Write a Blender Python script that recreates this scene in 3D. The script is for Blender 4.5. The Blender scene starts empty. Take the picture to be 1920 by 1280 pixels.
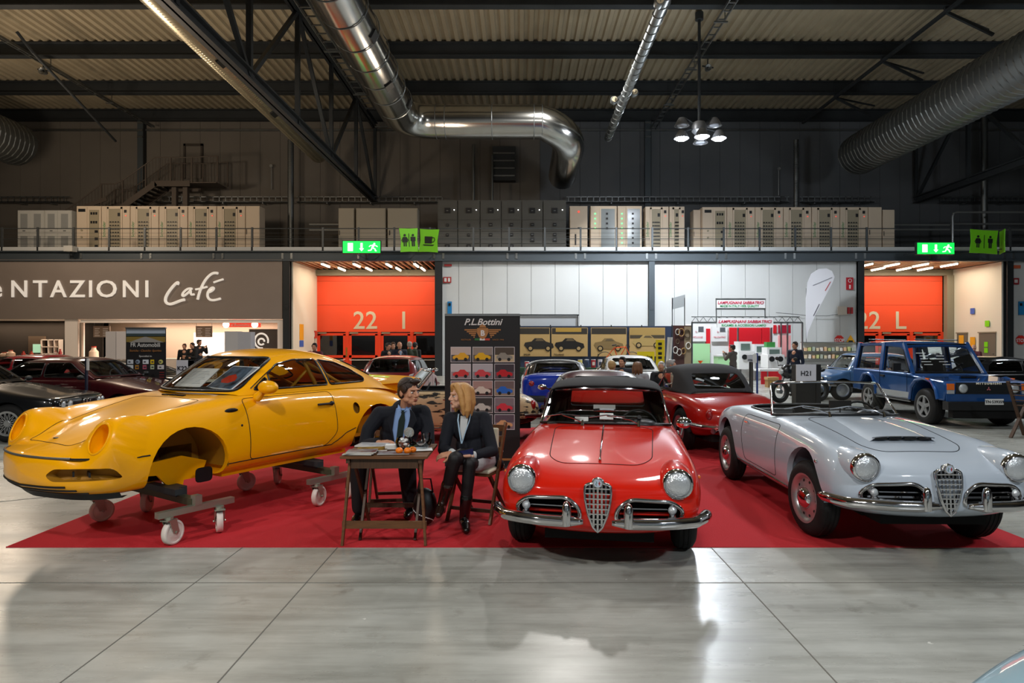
import bpy, bmesh, math, random
import numpy as np
from mathutils import Vector, Matrix
random.seed(7)
PI = math.pi
SC = bpy.context.scene
COL = SC.collection
FPX, CX, HZ, CH = 1200.0, 975.0, 640.0, 1.67      # focal length (px), vanishing point, horizon, eye height (m)

# ------------------------------------------------------------------ camera, world, lights, exposure
cam_data = bpy.data.cameras.new('camera')
cam_data.sensor_width = 36.0
cam_data.lens = FPX / 1920 * 36
cam_data.shift_x = (960 - CX) / 1920
cam_data.clip_end = 200
cam = bpy.data.objects.new('camera', cam_data)
cam.location = (0, 0, CH)
cam.rotation_euler = (PI / 2, 0, 0)
COL.objects.link(cam)
SC.camera = cam
SC.view_settings.view_transform = 'Standard'
SC.view_settings.look = 'None'
SC.view_settings.gamma = 1
SC.view_settings.use_curve_mapping = False
SC.view_settings.exposure = 0.0
world = bpy.data.worlds.new('hall_ambient')
SC.world = world
world.use_nodes = True
world.node_tree.nodes['Background'].inputs[0].default_value = (0.62, 0.66, 0.74, 1)
world.node_tree.nodes['Background'].inputs[1].default_value = 0.11

def lamp(kind, name, loc, energy, color=(1, 1, 1), size=0.5, rot=(0, 0, 0), sy=None, spot=None):
    d = bpy.data.lights.new(name, kind)
    d.energy = energy
    d.color = color
    if kind == 'AREA':
        d.size = size
        if sy:
            d.shape = 'RECTANGLE'
            d.size_y = sy
    else:
        d.shadow_soft_size = size
    if spot:
        d.spot_size = spot
        d.spot_blend = 0.5
    o = bpy.data.objects.new(name, d)
    o.location = loc
    o.rotation_euler = rot
    COL.objects.link(o)
    return o

COOL, NEUT, WARM = (0.86, 0.93, 1.0), (1.0, 0.97, 0.92), (1.0, 0.80, 0.60)
# high-bay lamp clusters hanging under the roof: one in view, the rest of the grid is above and behind the camera
HIGHBAYS = [  # x, y, watts, colour
    (6.65, 25.5, 3400, COOL), (6.65, 11.0, 900, COOL), (6.65, -5.0, 2200, COOL),
    (-8.5, 12.0, 1000, NEUT), (-8.5, -4.0, 2400, NEUT), (20.0, 13.0, 900, COOL),
    (-21.0, 14.0, 900, WARM), (-1.0, -3.0, 1500, NEUT), (1.8, 24.0, 2300, NEUT),
]
for (hx, hy, hw, hc) in HIGHBAYS:
    lamp('SPOT', 'highbay_light', (hx, hy, 9.0 if hy != 24.0 else 12.6), hw, hc, 0.28, (0, 0, 0), spot=math.radians(160))
# added fill points without fixtures that brighten the roof and upper walls
for (hx, hy, hw, hc) in ((6.6, 24.6, 420, COOL), (-12.5, 21.0, 800, WARM), (-21.0, 26.0, 750, WARM), (19.0, 20.0, 500, COOL), (3.0, 10.0, 500, NEUT), (-3.0, 24.5, 160, WARM)):
    lamp('POINT', 'roof_fill', (hx, hy, 8.6), hw, hc, 0.5)
# ------------------------------------------------------------------ helpers
MATS = {}
def _rgb(c):
    if isinstance(c, str):
        c = c.lstrip('#')
        c = [int(c[i:i + 2], 16) / 255 for i in (0, 2, 4)]
        c = [x / 12.92 if x <= 0.04045 else ((x + 0.055) / 1.055) ** 2.4 for x in c]
    return (c[0], c[1], c[2], 1)

def mat(name, color, rough=0.5, metal=0.0, coat=0.0, trans=0.0, emit=None, estr=0.0, noise=0.0, nscale=8.0, bump=0.0, bscale=60.0,
        spec=0.5, ior=1.45, color2=None, alpha=1.0, coat_rough=0.05, stretch=None):
    """One principled material; noise mixes towards color2 (or a darker tone), bump adds fine relief."""
    if name in MATS:
        return MATS[name]
    m = bpy.data.materials.new(name)
    m.use_nodes = True
    nt = m.node_tree
    b = nt.nodes['Principled BSDF']
    c = _rgb(color)
    b.inputs['Base Color'].default_value = c
    b.inputs['Roughness'].default_value = rough
    b.inputs['Metallic'].default_value = metal
    b.inputs['Coat Weight'].default_value = coat
    b.inputs['Coat Roughness'].default_value = coat_rough
    b.inputs['Transmission Weight'].default_value = trans
    b.inputs['Specular IOR Level'].default_value = spec
    b.inputs['IOR'].default_value = ior
    b.inputs['Alpha'].default_value = alpha
    if emit is not None:
        b.inputs['Emission Color'].default_value = _rgb(emit)
        b.inputs['Emission Strength'].default_value = estr
    src = None
    if noise or bump:
        tc = nt.nodes.new('ShaderNodeTexCoord')
        mp = nt.nodes.new('ShaderNodeMapping')
        nt.links.new(tc.outputs['Object'], mp.inputs[0])
        if stretch:
            mp.inputs['Scale'].default_value = stretch
        src = mp.outputs[0]
    if noise:
        n = nt.nodes.new('ShaderNodeTexNoise')
        n.inputs['Scale'].default_value = nscale
        n.inputs['Detail'].default_value = 6
        nt.links.new(src, n.inputs['Vector'])
        r = nt.nodes.new('ShaderNodeValToRGB')
        r.color_ramp.elements[0].position = 0.35
        r.color_ramp.elements[1].position = 0.7
        c2 = _rgb(color2) if color2 is not None else tuple(x * 0.5 for x in c[:3]) + (1,)
        mixed = tuple(c[i] * (1 - noise) + c2[i] * noise for i in range(3)) + (1,)
        r.color_ramp.elements[0].color = c
        r.color_ramp.elements[1].color = mixed
        nt.links.new(n.outputs[0], r.inputs[0])
        nt.links.new(r.outputs[0], b.inputs['Base Color'])
    if bump:
        n = nt.nodes.new('ShaderNodeTexNoise')
        n.inputs['Scale'].default_value = bscale
        n.inputs['Detail'].default_value = 4
        nt.links.new(src, n.inputs['Vector'])
        bp = nt.nodes.new('ShaderNodeBump')
        bp.inputs['Strength'].default_value = bump
        bp.inputs['Distance'].default_value = 0.01
        nt.links.new(n.outputs[0], bp.inputs['Height'])
        nt.links.new(bp.outputs[0], b.inputs['Normal'])
    MATS[name] = m
    return m

def thin_glass(name, color, alpha=0.25, rough=0.02):
    """Pane glass: mostly clear, tinted, with a sharp reflection."""
    if name in MATS:
        return MATS[name]
    m = bpy.data.materials.new(name)
    m.use_nodes = True
    nt = m.node_tree
    for n in list(nt.nodes):
        nt.nodes.remove(n)
    out = nt.nodes.new('ShaderNodeOutputMaterial')
    tr = nt.nodes.new('ShaderNodeBsdfTransparent')
    tr.inputs[0].default_value = tuple(1 - alpha * (1 - x) for x in _rgb(color)[:3]) + (1,)
    gl = nt.nodes.new('ShaderNodeBsdfGlossy')
    gl.inputs['Roughness'].default_value = rough
    gl.inputs[0].default_value = (0.9, 0.95, 1, 1)
    fr = nt.nodes.new('ShaderNodeFresnel')
    fr.inputs[0].default_value = 1.5
    mx = nt.nodes.new('ShaderNodeMixShader')
    nt.links.new(fr.outputs[0], mx.inputs[0])
    nt.links.new(tr.outputs[0], mx.inputs[1])
    nt.links.new(gl.outputs[0], mx.inputs[2])
    nt.links.new(mx.outputs[0], out.inputs[0])
    MATS[name] = m
    return m

def finish(me, smooth, angle=35):
    if smooth:
        me.polygons.foreach_set('use_smooth', [True] * len(me.polygons))
        if smooth != 'all':
            me.set_sharp_from_angle(angle=math.radians(angle))
    me.update()

def link(name, me, m, parent=None, smooth=False, mw=None):
    o = bpy.data.objects.new(name, me)
    if m is not None and hasattr(me, 'materials'):
        if not me.materials:
            me.materials.append(m)
    COL.objects.link(o)
    if parent is not None:
        o.parent = parent
    return o

class MB:
    """Collects simple solids into one mesh."""
    def __init__(self, M=None):
        self.v, self.f = [], []
        self.M = M
    def add(self, vs, fs):
        k = len(self.v)
        if self.M is not None:
            vs = [tuple(self.M @ Vector(p)) for p in vs]
        self.v += [tuple(p) for p in vs]
        self.f += [tuple(i + k for i in f) for f in fs]
        return self
    def bx(self, x0, x1, y0, y1, z0, z1):
        vs = [(x, y, z) for z in (z0, z1) for y in (y0, y1) for x in (x0, x1)]
        return self.add(vs, [(0, 2, 3, 1), (4, 5, 7, 6), (0, 1, 5, 4), (2, 6, 7, 3), (0, 4, 6, 2), (1, 3, 7, 5)])
    def box(self, c, s, rz=0.0, R=None):
        h = [x / 2 for x in s]
        vs = [Vector((x, y, z)) for z in (-h[2], h[2]) for y in (-h[1], h[1]) for x in (-h[0], h[0])]
        R = R if R is not None else Matrix.Rotation(rz, 3, 'Z')
        vs = [R @ p + Vector(c) for p in vs]
        return self.add(vs, [(0, 2, 3, 1), (4, 5, 7, 6), (0, 1, 5, 4), (2, 6, 7, 3), (0, 4, 6, 2), (1, 3, 7, 5)])
    def bar(self, p0, p1, w, h, up=(0, 0, 1)):
        """Rectangular bar from p0 to p1, w across, h along up."""
        p0, p1 = Vector(p0), Vector(p1)
        d = (p1 - p0).normalized()
        u = Vector(up)
        s = d.cross(u)
        if s.length < 1e-4:
            s = d.cross(Vector((1, 0, 0)))
        s.normalize()
        t = s.cross(d).normalized()
        vs = []
        for p in (p0, p1):
            for a, b in ((-1, -1), (1, -1), (1, 1), (-1, 1)):
                vs.append(p + s * (a * w / 2) + t * (b * h / 2))
        return self.add(vs, [(0, 3, 2, 1), (4, 5, 6, 7), (0, 1, 5, 4), (1, 2, 6, 5), (2, 3, 7, 6), (3, 0, 4, 7)])
    def cyl(self, p0, p1, r0, r1=None, n=16, caps=True):
        r1 = r0 if r1 is None else r1
        p0, p1 = Vector(p0), Vector(p1)
        d = (p1 - p0).normalized()
        a = d.orthogonal().normalized()
        b = d.cross(a)
        vs, fs = [], []
        for p, r in ((p0, r0), (p1, r1)):
            for i in range(n):
                t = 2 * PI * i / n
                vs.append(p + (a * math.cos(t) + b * math.sin(t)) * r)
        for i in range(n):
            j = (i + 1) % n
            fs.append((i, j, n + j, n + i))
        if caps:
            fs.append(tuple(reversed(range(n))))
            fs.append(tuple(range(n, 2 * n)))
        return self.add(vs, fs)
    def tube(self, pts, r, n=8, closed=False, flat=None):
        """Swept round tube; flat=(a,b) gives an elliptical section, r may be a list."""
        P = [Vector(p) for p in pts]
        m = len(P)
        if m < 2:
            return self
        vs, fs = [], []
        prev = None
        for i in range(m):
            if closed:
                d = P[(i + 1) % m] - P[i - 1]
            else:
                d = P[min(i + 1, m - 1)] - P[max(i - 1, 0)]
            if d.length < 1e-9:
                d = Vector((0, 0, 1))
            d.normalize()
            if prev is None:
                a = d.orthogonal().normalized()
            else:
                a = prev - d * prev.dot(d)
                a = a.normalized() if a.length > 1e-6 else d.orthogonal().normalized()
            prev = a
            b = d.cross(a)
            rr = r[i] if isinstance(r, (list, tuple)) else r
            for k in range(n):
                t = 2 * PI * k / n
                vs.append(P[i] + a * (math.cos(t) * rr) + b * (math.sin(t) * rr))
        rng = m if closed else m - 1
        for i in range(rng):
            j = (i + 1) % m
            for k in range(n):
                l = (k + 1) % n
                fs.append((i * n + k, i * n + l, j * n + l, j * n + k))
        if not closed:
            fs.append(tuple(reversed(range(n))))
            fs.append(tuple((m - 1) * n + k for k in range(n)))
        return self.add(vs, fs)
    def lathe(self, prof, c=(0, 0, 0), axis='Z', n=24, a0=0.0):
        """prof: list of (radius, height)."""
        vs, fs = [], []
        m = len(prof)
        for i in range(n):
            t = a0 + 2 * PI * i / n
            for r, h in prof:
                x, y = r * math.cos(t), r * math.sin(t)
                p = {'Z': (x, y, h), 'Y': (x, h, y), 'X': (h, x, y)}[axis]
                vs.append((p[0] + c[0], p[1] + c[1], p[2] + c[2]))
        for i in range(n):
            j = (i + 1) % n
            for k in range(m - 1):
                fs.append((i * m + k, i * m + k + 1, j * m + k + 1, j * m + k))
        return self.add(vs, fs)
    def ball(self, c, r, n=16, m=10, R=None):
        rr = (r, r, r) if isinstance(r, (int, float)) else r
        vs, fs = [], []
        for i in range(m + 1):
            p = PI * i / m
            for k in range(n):
                t = 2 * PI * k / n
                q = Vector((math.sin(p) * math.cos(t) * rr[0], math.sin(p) * math.sin(t) * rr[1], math.cos(p) * rr[2]))
                if R is not None:
                    q = R @ q
                vs.append(q + Vector(c))
        for i in range(m):
            for k in range(n):
                l = (k + 1) % n
                fs.append((i * n + k, (i + 1) * n + k, (i + 1) * n + l, i * n + l))
        return self.add(vs, fs)
    def cone(self, a, b, ra, rb, n=12):
        """Capsule with two radii."""
        a, b = Vector(a), Vector(b)
        self.cyl(a, b, ra, rb, n, True)
        self.ball(a, ra, n, 8)
        return self.ball(b, rb, n, 8)
    def prism(self, poly, o, u, v, w):
        """poly (2D) placed at o with axes u, v and extruded by vector w."""
        o, u, v, w = Vector(o), Vector(u), Vector(v), Vector(w)
        k = len(poly)
        vs = [o + u * a + v * b for a, b in poly] + [o + u * a + v * b + w for a, b in poly]
        fs = [tuple(range(k)), tuple(reversed(range(k, 2 * k)))]
        for i in range(k):
            j = (i + 1) % k
            fs.append((i, i + k, j + k, j))
        return self.add(vs, fs)
    def quad(self, a, b, c, d):
        return self.add([a, b, c, d], [(0, 1, 2, 3)])
    def mesh(self, name, smooth=False, angle=35, fixn=True):
        me = bpy.data.meshes.new(name)
        me.from_pydata([tuple(p) for p in self.v], [], self.f)
        if fixn:
            bm = bmesh.new()
            bm.from_mesh(me)
            bmesh.ops.remove_doubles(bm, verts=bm.verts, dist=1e-5)
            bmesh.ops.recalc_face_normals(bm, faces=bm.faces)
            bm.to_mesh(me)
            bm.free()
        finish(me, smooth, angle)
        return me
    def build(self, name, m, parent=None, smooth=False, angle=35, fixn=True):
        me = self.mesh(name, smooth, angle, fixn)
        me.materials.append(m)
        return link(name, me, m, parent)

def tag(o, label=None, cat=None, group=None, kind=None):
    if label: o['label'] = label
    if cat: o['category'] = cat
    if group: o['group'] = group
    if kind: o['kind'] = kind
    return o

def thing(name, label, cat, loc=(0, 0, 0), rz=0.0, group=None):
    o = bpy.data.objects.new(name, None)
    o.empty_display_size = 0.2
    COL.objects.link(o)
    o.location = loc
    o.rotation_euler = (0, 0, rz)
    return tag(o, label, cat, group)

def structure(name, loc=(0, 0, 0)):
    o = bpy.data.objects.new(name, None)
    COL.objects.link(o)
    o.location = loc
    o['kind'] = 'structure'
    return o

def copy_tree(o, parent=None):
    c = o.copy()
    COL.objects.link(c)
    if parent is not None:
        c.parent = parent
    for ch in list(o.children):
        copy_tree(ch, c)
    return c

def text(name, s, m, loc, size, rot=(PI / 2, 0, 0), parent=None, align='CENTER', extrude=0.004, shear=0.0, xs=1.0, space=1.0, bold=0.0):
    cu = bpy.data.curves.new(name, 'FONT')
    cu.body = s
    cu.size = size
    cu.align_x = align
    cu.extrude = extrude
    cu.shear = shear
    cu.offset = bold
    cu.space_character = space
    cu.resolution_u = 3
    tmp = bpy.data.objects.new(name, cu)
    me = bpy.data.meshes.new_from_object(tmp)
    bpy.data.objects.remove(tmp)
    me.name = name
    me.materials.clear()
    me.materials.append(m)
    o = bpy.data.objects.new(name, me)
    COL.objects.link(o)
    o.location = loc
    o.rotation_euler = rot
    o.scale = (xs, 1, 1)
    if parent is not None:
        o.parent = parent
    return o

def W(x, y, Y):
    """World point seen at photo pixel (x, y) at distance Y."""
    return ((x - CX) / FPX * Y, Y, CH - (y - HZ) / FPX * Y)

def rounded(poly, r, k=4):
    """Round the corners of a 2D polygon; r is one radius or one per corner."""
    out = []
    n = len(poly)
    for i in range(n):
        p = np.array(poly[i], float); a = np.array(poly[i - 1], float); b = np.array(poly[(i + 1) % n], float)
        rr = r[i] if isinstance(r, (list, tuple)) else r
        la, lb = np.linalg.norm(a - p), np.linalg.norm(b - p)
        rr = min(rr, la * 0.45, lb * 0.45)
        if rr < 1e-4:
            out.append(tuple(p)); continue
        p0, p1 = p + (a - p) / la * rr, p + (b - p) / lb * rr
        for j in range(k + 1):
            t = j / k
            q = (1 - t) ** 2 * p0 + 2 * t * (1 - t) * p + t * t * p1
            out.append(tuple(q))
    return out

# shared materials
M_black = mat('black_rubber', '#0d0d0e', 0.6)
M_dark = mat('dark_void', '#050505', 0.9)
M_chrome = mat('chrome', '#d8d8da', 0.08, 1.0)
M_steel = mat('dark_steel', '#34383b', 0.55, 0.3, noise=0.3, nscale=1.5)
M_galv = mat('galvanised', '#8d9192', 0.38, 0.9, noise=0.35, nscale=3)
M_white = mat('white_paint', '#dedfdd', 0.6)
M_tyre = mat('tyre', '#0e0e0f', 0.75, bump=0.2, bscale=40)
M_skin = mat('skin', '#b88467', 0.55)
M_skin2 = mat('skin_pale', '#c99a80', 0.55)
# ------------------------------------------------------------------ the hall
YF, YD, YW = 31.2, 35.0, 36.5       # facade, recessed door plane, upper back wall
def FX(p): return (p - CX) * YF / FPX
def FZ(p): return CH - (p - HZ) * YF / FPX
def DX(p): return (p - CX) * YD / FPX
def DZ(p): return CH - (p - HZ) * YD / FPX
ZG = FZ(470)                         # gallery floor
ZDK = CH + 13.1                      # roof deck

# floor
def floor_material():
    m = bpy.data.materials.new('polished_concrete')
    m.use_nodes = True
    nt = m.node_tree
    b = nt.nodes['Principled BSDF']
    N = nt.nodes.new
    tc = N('ShaderNodeTexCoord')
    def noise(scale, detail, sx=1, sy=1, rough=0.6):
        mp = N('ShaderNodeMapping'); mp.inputs['Scale'].default_value = (sx, sy, 1)
        nt.links.new(tc.outputs['Object'], mp.inputs[0])
        n = N('ShaderNodeTexNoise'); n.inputs['Scale'].default_value = scale; n.inputs['Detail'].default_value = detail
        n.inputs['Roughness'].default_value = rough
        nt.links.new(mp.outputs[0], n.inputs['Vector'])
        return n.outputs[0]
    def ramp(src, p0, p1, c0, c1):
        r = N('ShaderNodeValToRGB')
        r.color_ramp.elements[0].position, r.color_ramp.elements[1].position = p0, p1
        r.color_ramp.elements[0].color, r.color_ramp.elements[1].color = _rgb(c0), _rgb(c1)
        nt.links.new(src, r.inputs[0]); return r.outputs[0]
    def mix(f, a, b2, mode='MIX'):
        x = N('ShaderNodeMix'); x.data_type = 'RGBA'; x.blend_type = mode
        for s, i in ((f, 0), (a, 6), (b2, 7)):
            if isinstance(s, (int, float)): x.inputs[i].default_value = s
            elif isinstance(s, (str, tuple)): x.inputs[i].default_value = _rgb(s)
            else: nt.links.new(s, x.inputs[i])
        return x.outputs[2]
    base = ramp(noise(0.7, 8), 0.3, 0.72, '#8b8c85', '#b9bab3')
    streak = ramp(noise(2.2, 8, 0.35, 3.2, 0.7), 0.42, 0.7, '#ffffff', '#8f8a80')
    c = mix(0.5, base, streak, 'MULTIPLY')
    blot = ramp(noise(3.1, 5, 1, 1), 0.62, 0.72, '#000000', '#ffffff')
    c = mix(blot, c, mix(0.45, c, '#5d574d'))
    speck = ramp(noise(9, 3, 1, 1.2, 0.5), 0.745, 0.765, '#000000', '#ffffff')
    c = mix(speck, c, '#cfcfc8')
    nt.links.new(c, b.inputs['Base Color'])
    rr = N('ShaderNodeMapRange'); rr.inputs[3].default_value = 0.16; rr.inputs[4].default_value = 0.42
    nt.links.new(noise(1.6, 6, 0.6, 2), rr.inputs[0])
    nt.links.new(rr.outputs[0], b.inputs['Roughness'])
    b.inputs['Specular IOR Level'].default_value = 0.45
    return m
M_floor = floor_material()
mb = MB(); mb.bx(-34, 36, -8, YW + 8, -0.2, 0.0)
floor = mb.build('floor', M_floor); tag(floor, kind='structure')
# slab joints: thin dark sealant lines set flush in the floor
M_joint = mat('joint_sealant', '#6e6b64', 0.9)
def joint(x0, y0, x1, y1, w=0.007):
    MBj = MB(); MBj.bar((x0, y0, 0.0008), (x1, y1, 0.0008), w, 0.003)
    return MBj.build('slab_joint', M_joint, floor)
for xx in (-11.6, -6.8, -2.25, -1.48, 1.55, 6.3, 10.9, 15.6):
    joint(xx, -6, xx, 31)
for yy in (4.43, 9.2, 14.0, 18.8, 23.6):
    joint(-30, yy, 34, yy)
joint(-7.2, 5.6, -4.2, 7.4, 0.018)  # diagonal dark cable on the floor, drawn with the joint strip

# roof deck: corrugated sheet with the ridges running towards the wall
M_deck = mat('corrugated_deck', '#a89c84', 0.55, 0.15, noise=0.35, nscale=0.6)
v, f = [], []
xs = []
x = -34.0
while x < 36.0:
    for dx, dz in ((0, 0), (0.15, 0), (0.2, 0.11), (0.34, 0.11)):
        xs.append((x + dx, dz))
    x += 0.40
for (xx, dz) in xs:
    v.append((xx, -8, ZDK + dz)); v.append((xx, YW, ZDK + dz))
for i in range(len(xs) - 1):
    f.append((2 * i, 2 * i + 2, 2 * i + 3, 2 * i + 1))
mb = MB(); mb.add(v, f)
ceiling = mb.build('ceiling', M_deck, fixn=False); tag(ceiling, kind='structure')
# purlins
def ibeam_x(mbx, x0, x1, y, z0, z1, w=0.34, tf=0.05, tw=0.05):
    mbx.bx(x0, x1, y - w / 2, y + w / 2, z0, z0 + tf)
    mbx.bx(x0, x1, y - w / 2, y + w / 2, z1 - tf, z1)
    mbx.bx(x0, x1, y - tw / 2, y + tw / 2, z0 + tf, z1 - tf)
for yy in (-5.4, -1.2, 3.0, 7.2, 11.4, 15.6, 19.8, 23.9, 28.1, 32.3, 36.2):
    mb = MB(); ibeam_x(mb, -34, 36, yy, ZDK - 0.62, ZDK)
    mb.build('purlin', M_steel, ceiling)

# upper back wall with vertical cladding panels
wall_b = structure('wall_back')
M_clad = mat('warm_lit_cladding', '#6b665f', 0.8, noise=0.25, nscale=0.5, bump=0.15, bscale=30)  # warm light from the left painted into the panel colour
M_clad2 = mat('cool_lit_cladding', '#5a5d60', 0.8, noise=0.25, nscale=0.5, bump=0.15, bscale=30)  # cold light from the right painted into the panel colour
k = 0
xx = -34.2
while xx < 35:
    mb = MB(); mb.bx(xx + 0.008, xx + 1.14 - 0.008, YW, YW + 0.1, ZG - 0.4, ZDK + 0.2)
    mb.build('panel', M_clad if xx < 1 else M_clad2, wall_b)
    xx += 1.14
MB().bx(-34, 36, YW + 0.1, YW + 0.3, -0.2, ZDK + 0.3).build('backing', M_dark, wall_b)
mb = MB(); mb.bx(-34, 36, YW - 0.12, YW, CH + (640 - 246) / 32.9, CH + (640 - 243) / 32.9)
mb.build('wall_rail', M_galv, wall_b)
# side walls and front wall (out of frame; they close the hall)
for nm, a in (('wall_left', (-34.3, -34, -8, YW, 0, ZDK)), ('wall_right', (36, 36.3, -8, YW, 0, ZDK)), ('wall_front', (-34, 36, -8.3, -8, 0, ZDK))):
    o = MB().bx(*a).build(nm, M_clad2); tag(o, kind='structure')

# gallery slab, edge beam and facade columns
gal = structure('trim_gallery')
MB().bx(-34, 36, YF, YW, ZG - 0.12, ZG).build('gallery_slab', mat('gallery_slab', '#8b8c8a', 0.8), gal)
M_edge = mat('edge_strip', '#b9bcbc', 0.5)
MB().bx(-34, 36, YF - 0.16, YF - 0.1, ZG - 0.02, ZG + 0.16).build('edge_strip', M_edge, gal)
M_beam = mat('blue_grey_steel', '#4a5258', 0.5, 0.2)
M_beamd = mat('charcoal_steel', '#2a2d2f', 0.55, 0.2)
mb = MB()
z1, z0 = ZG - 0.02, FZ(490)
mb.bx(-34, 36, YF - 0.2, YF + 0.1, z1 - 0.05, z1); mb.bx(-34, 36, YF - 0.2, YF + 0.1, z0, z0 + 0.05); mb.bx(-34, 36, YF - 0.05, YF, z0, z1)
mb.build('edge_beam', M_beam, gal)
for p in (-130, 145, 275, 410, 539, 681, 823, 960, 1088, 1221, 1352, 1480, 1612, 1750, 1890):
    x = FX(p)
    mb = MB()
    for sx in (-0.22, 0.22):
        mb.bx(x + sx - 0.05, x + sx + 0.05, YF - 0.075, YF - 0.05, z0 + 0.12, z1 - 0.1)
        for q in (0.16, 0.3):
            mb.cyl((x + sx, YF - 0.1, z0 + q), (x + sx, YF - 0.05, z0 + q), 0.02, n=8)
    mb.build('splice_plate', M_galv, gal)
for i, (p, w, m_) in enumerate(((-140, 14, M_beamd), (539, 13, M_beamd), (823, 14, M_beamd), (1221, 11, M_beam), (1612, 11, M_beamd), (1890, 12, M_beamd))):
    x = FX(p); hw = w * 0.013
    c = structure('column_facade')
    mb = MB(); mb.bx(x - hw, x + hw, YF - 0.16, YF - 0.12, 0, z0); mb.bx(x - hw, x + hw, YF + 0.12, YF + 0.16, 0, z0); mb.bx(x - 0.02, x + 0.02, YF - 0.12, YF + 0.12, 0, z0)
    mb.build('flange', m_, c)
    mb = MB(); mb.bx(x - 0.1, x + 0.1, YF - 0.18, YF - 0.16, 3.2, 3.55)
    for a in (-0.05, 0.05):
        for b in (3.27, 3.48):
            mb.cyl((x + a, YF - 0.2, b), (x + a, YF - 0.16, b), 0.018, n=6)
    mb.build('bolt_plate', m_, c)

# white panelled facade wall (middle) and far right piece
M_panel = mat('white_panel', '#c9cbca', 0.55, noise=0.06, nscale=0.7)
M_panelj = mat('panel_joint', '#6a6c6c', 0.8)
def panel_wall(name, x0, x1, joints, y=YF + 0.05):
    wl = structure(name)
    MB().bx(x0, x1, y + 0.05, y + 0.12, 0, FZ(490)).build('backing', M_panelj, wl)
    js = [x0] + joints + [x1]
    for a, b in zip(js[:-1], js[1:]):
        MB().bx(a + 0.009, b - 0.009, y, y + 0.05, 0.0, FZ(490)).build('panel', M_panel, wl)
    return wl
panel_wall('wall_centre', FX(829), FX(1216), [FX(p) for p in (860, 905, 951, 996, 1041, 1086, 1131, 1176)])
panel_wall('wall_centre_right', FX(1226), FX(1607), [FX(p) for p in (1265, 1309, 1353, 1398, 1443, 1487, 1532, 1576)])
panel_wall('wall_far_right', FX(1896), FX(2060), [FX(1941), FX(1986), FX(2030)])
panel_wall('wall_far_left', FX(-330), FX(-146), [FX(-285), FX(-240), FX(-190)])

# recessed door bays
M_cream = mat('cream_wall', '#d6d1c0', 0.7)
M_red = mat('orange_red_panel', '#f0512b', 0.5, coat=0.1)
M_redf = mat('red_frame', '#e2401d', 0.45)
M_beige = mat('beige_lettering', '#cfc6ae', 0.6)
M_tube = mat('tube_light', '#ffffff', 0.5, emit='#ffe9c8', estr=14)
M_oldbeam = mat('beige_beam', '#8d8672', 0.6)
M_slat = mat('ceiling_slat', '#b9906c', 0.5)
M_pane = thin_glass('door_pane', (0.75, 0.8, 0.8), 0.4)
M_brass = mat('brass', '#b99848', 0.35, 0.8)

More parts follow.
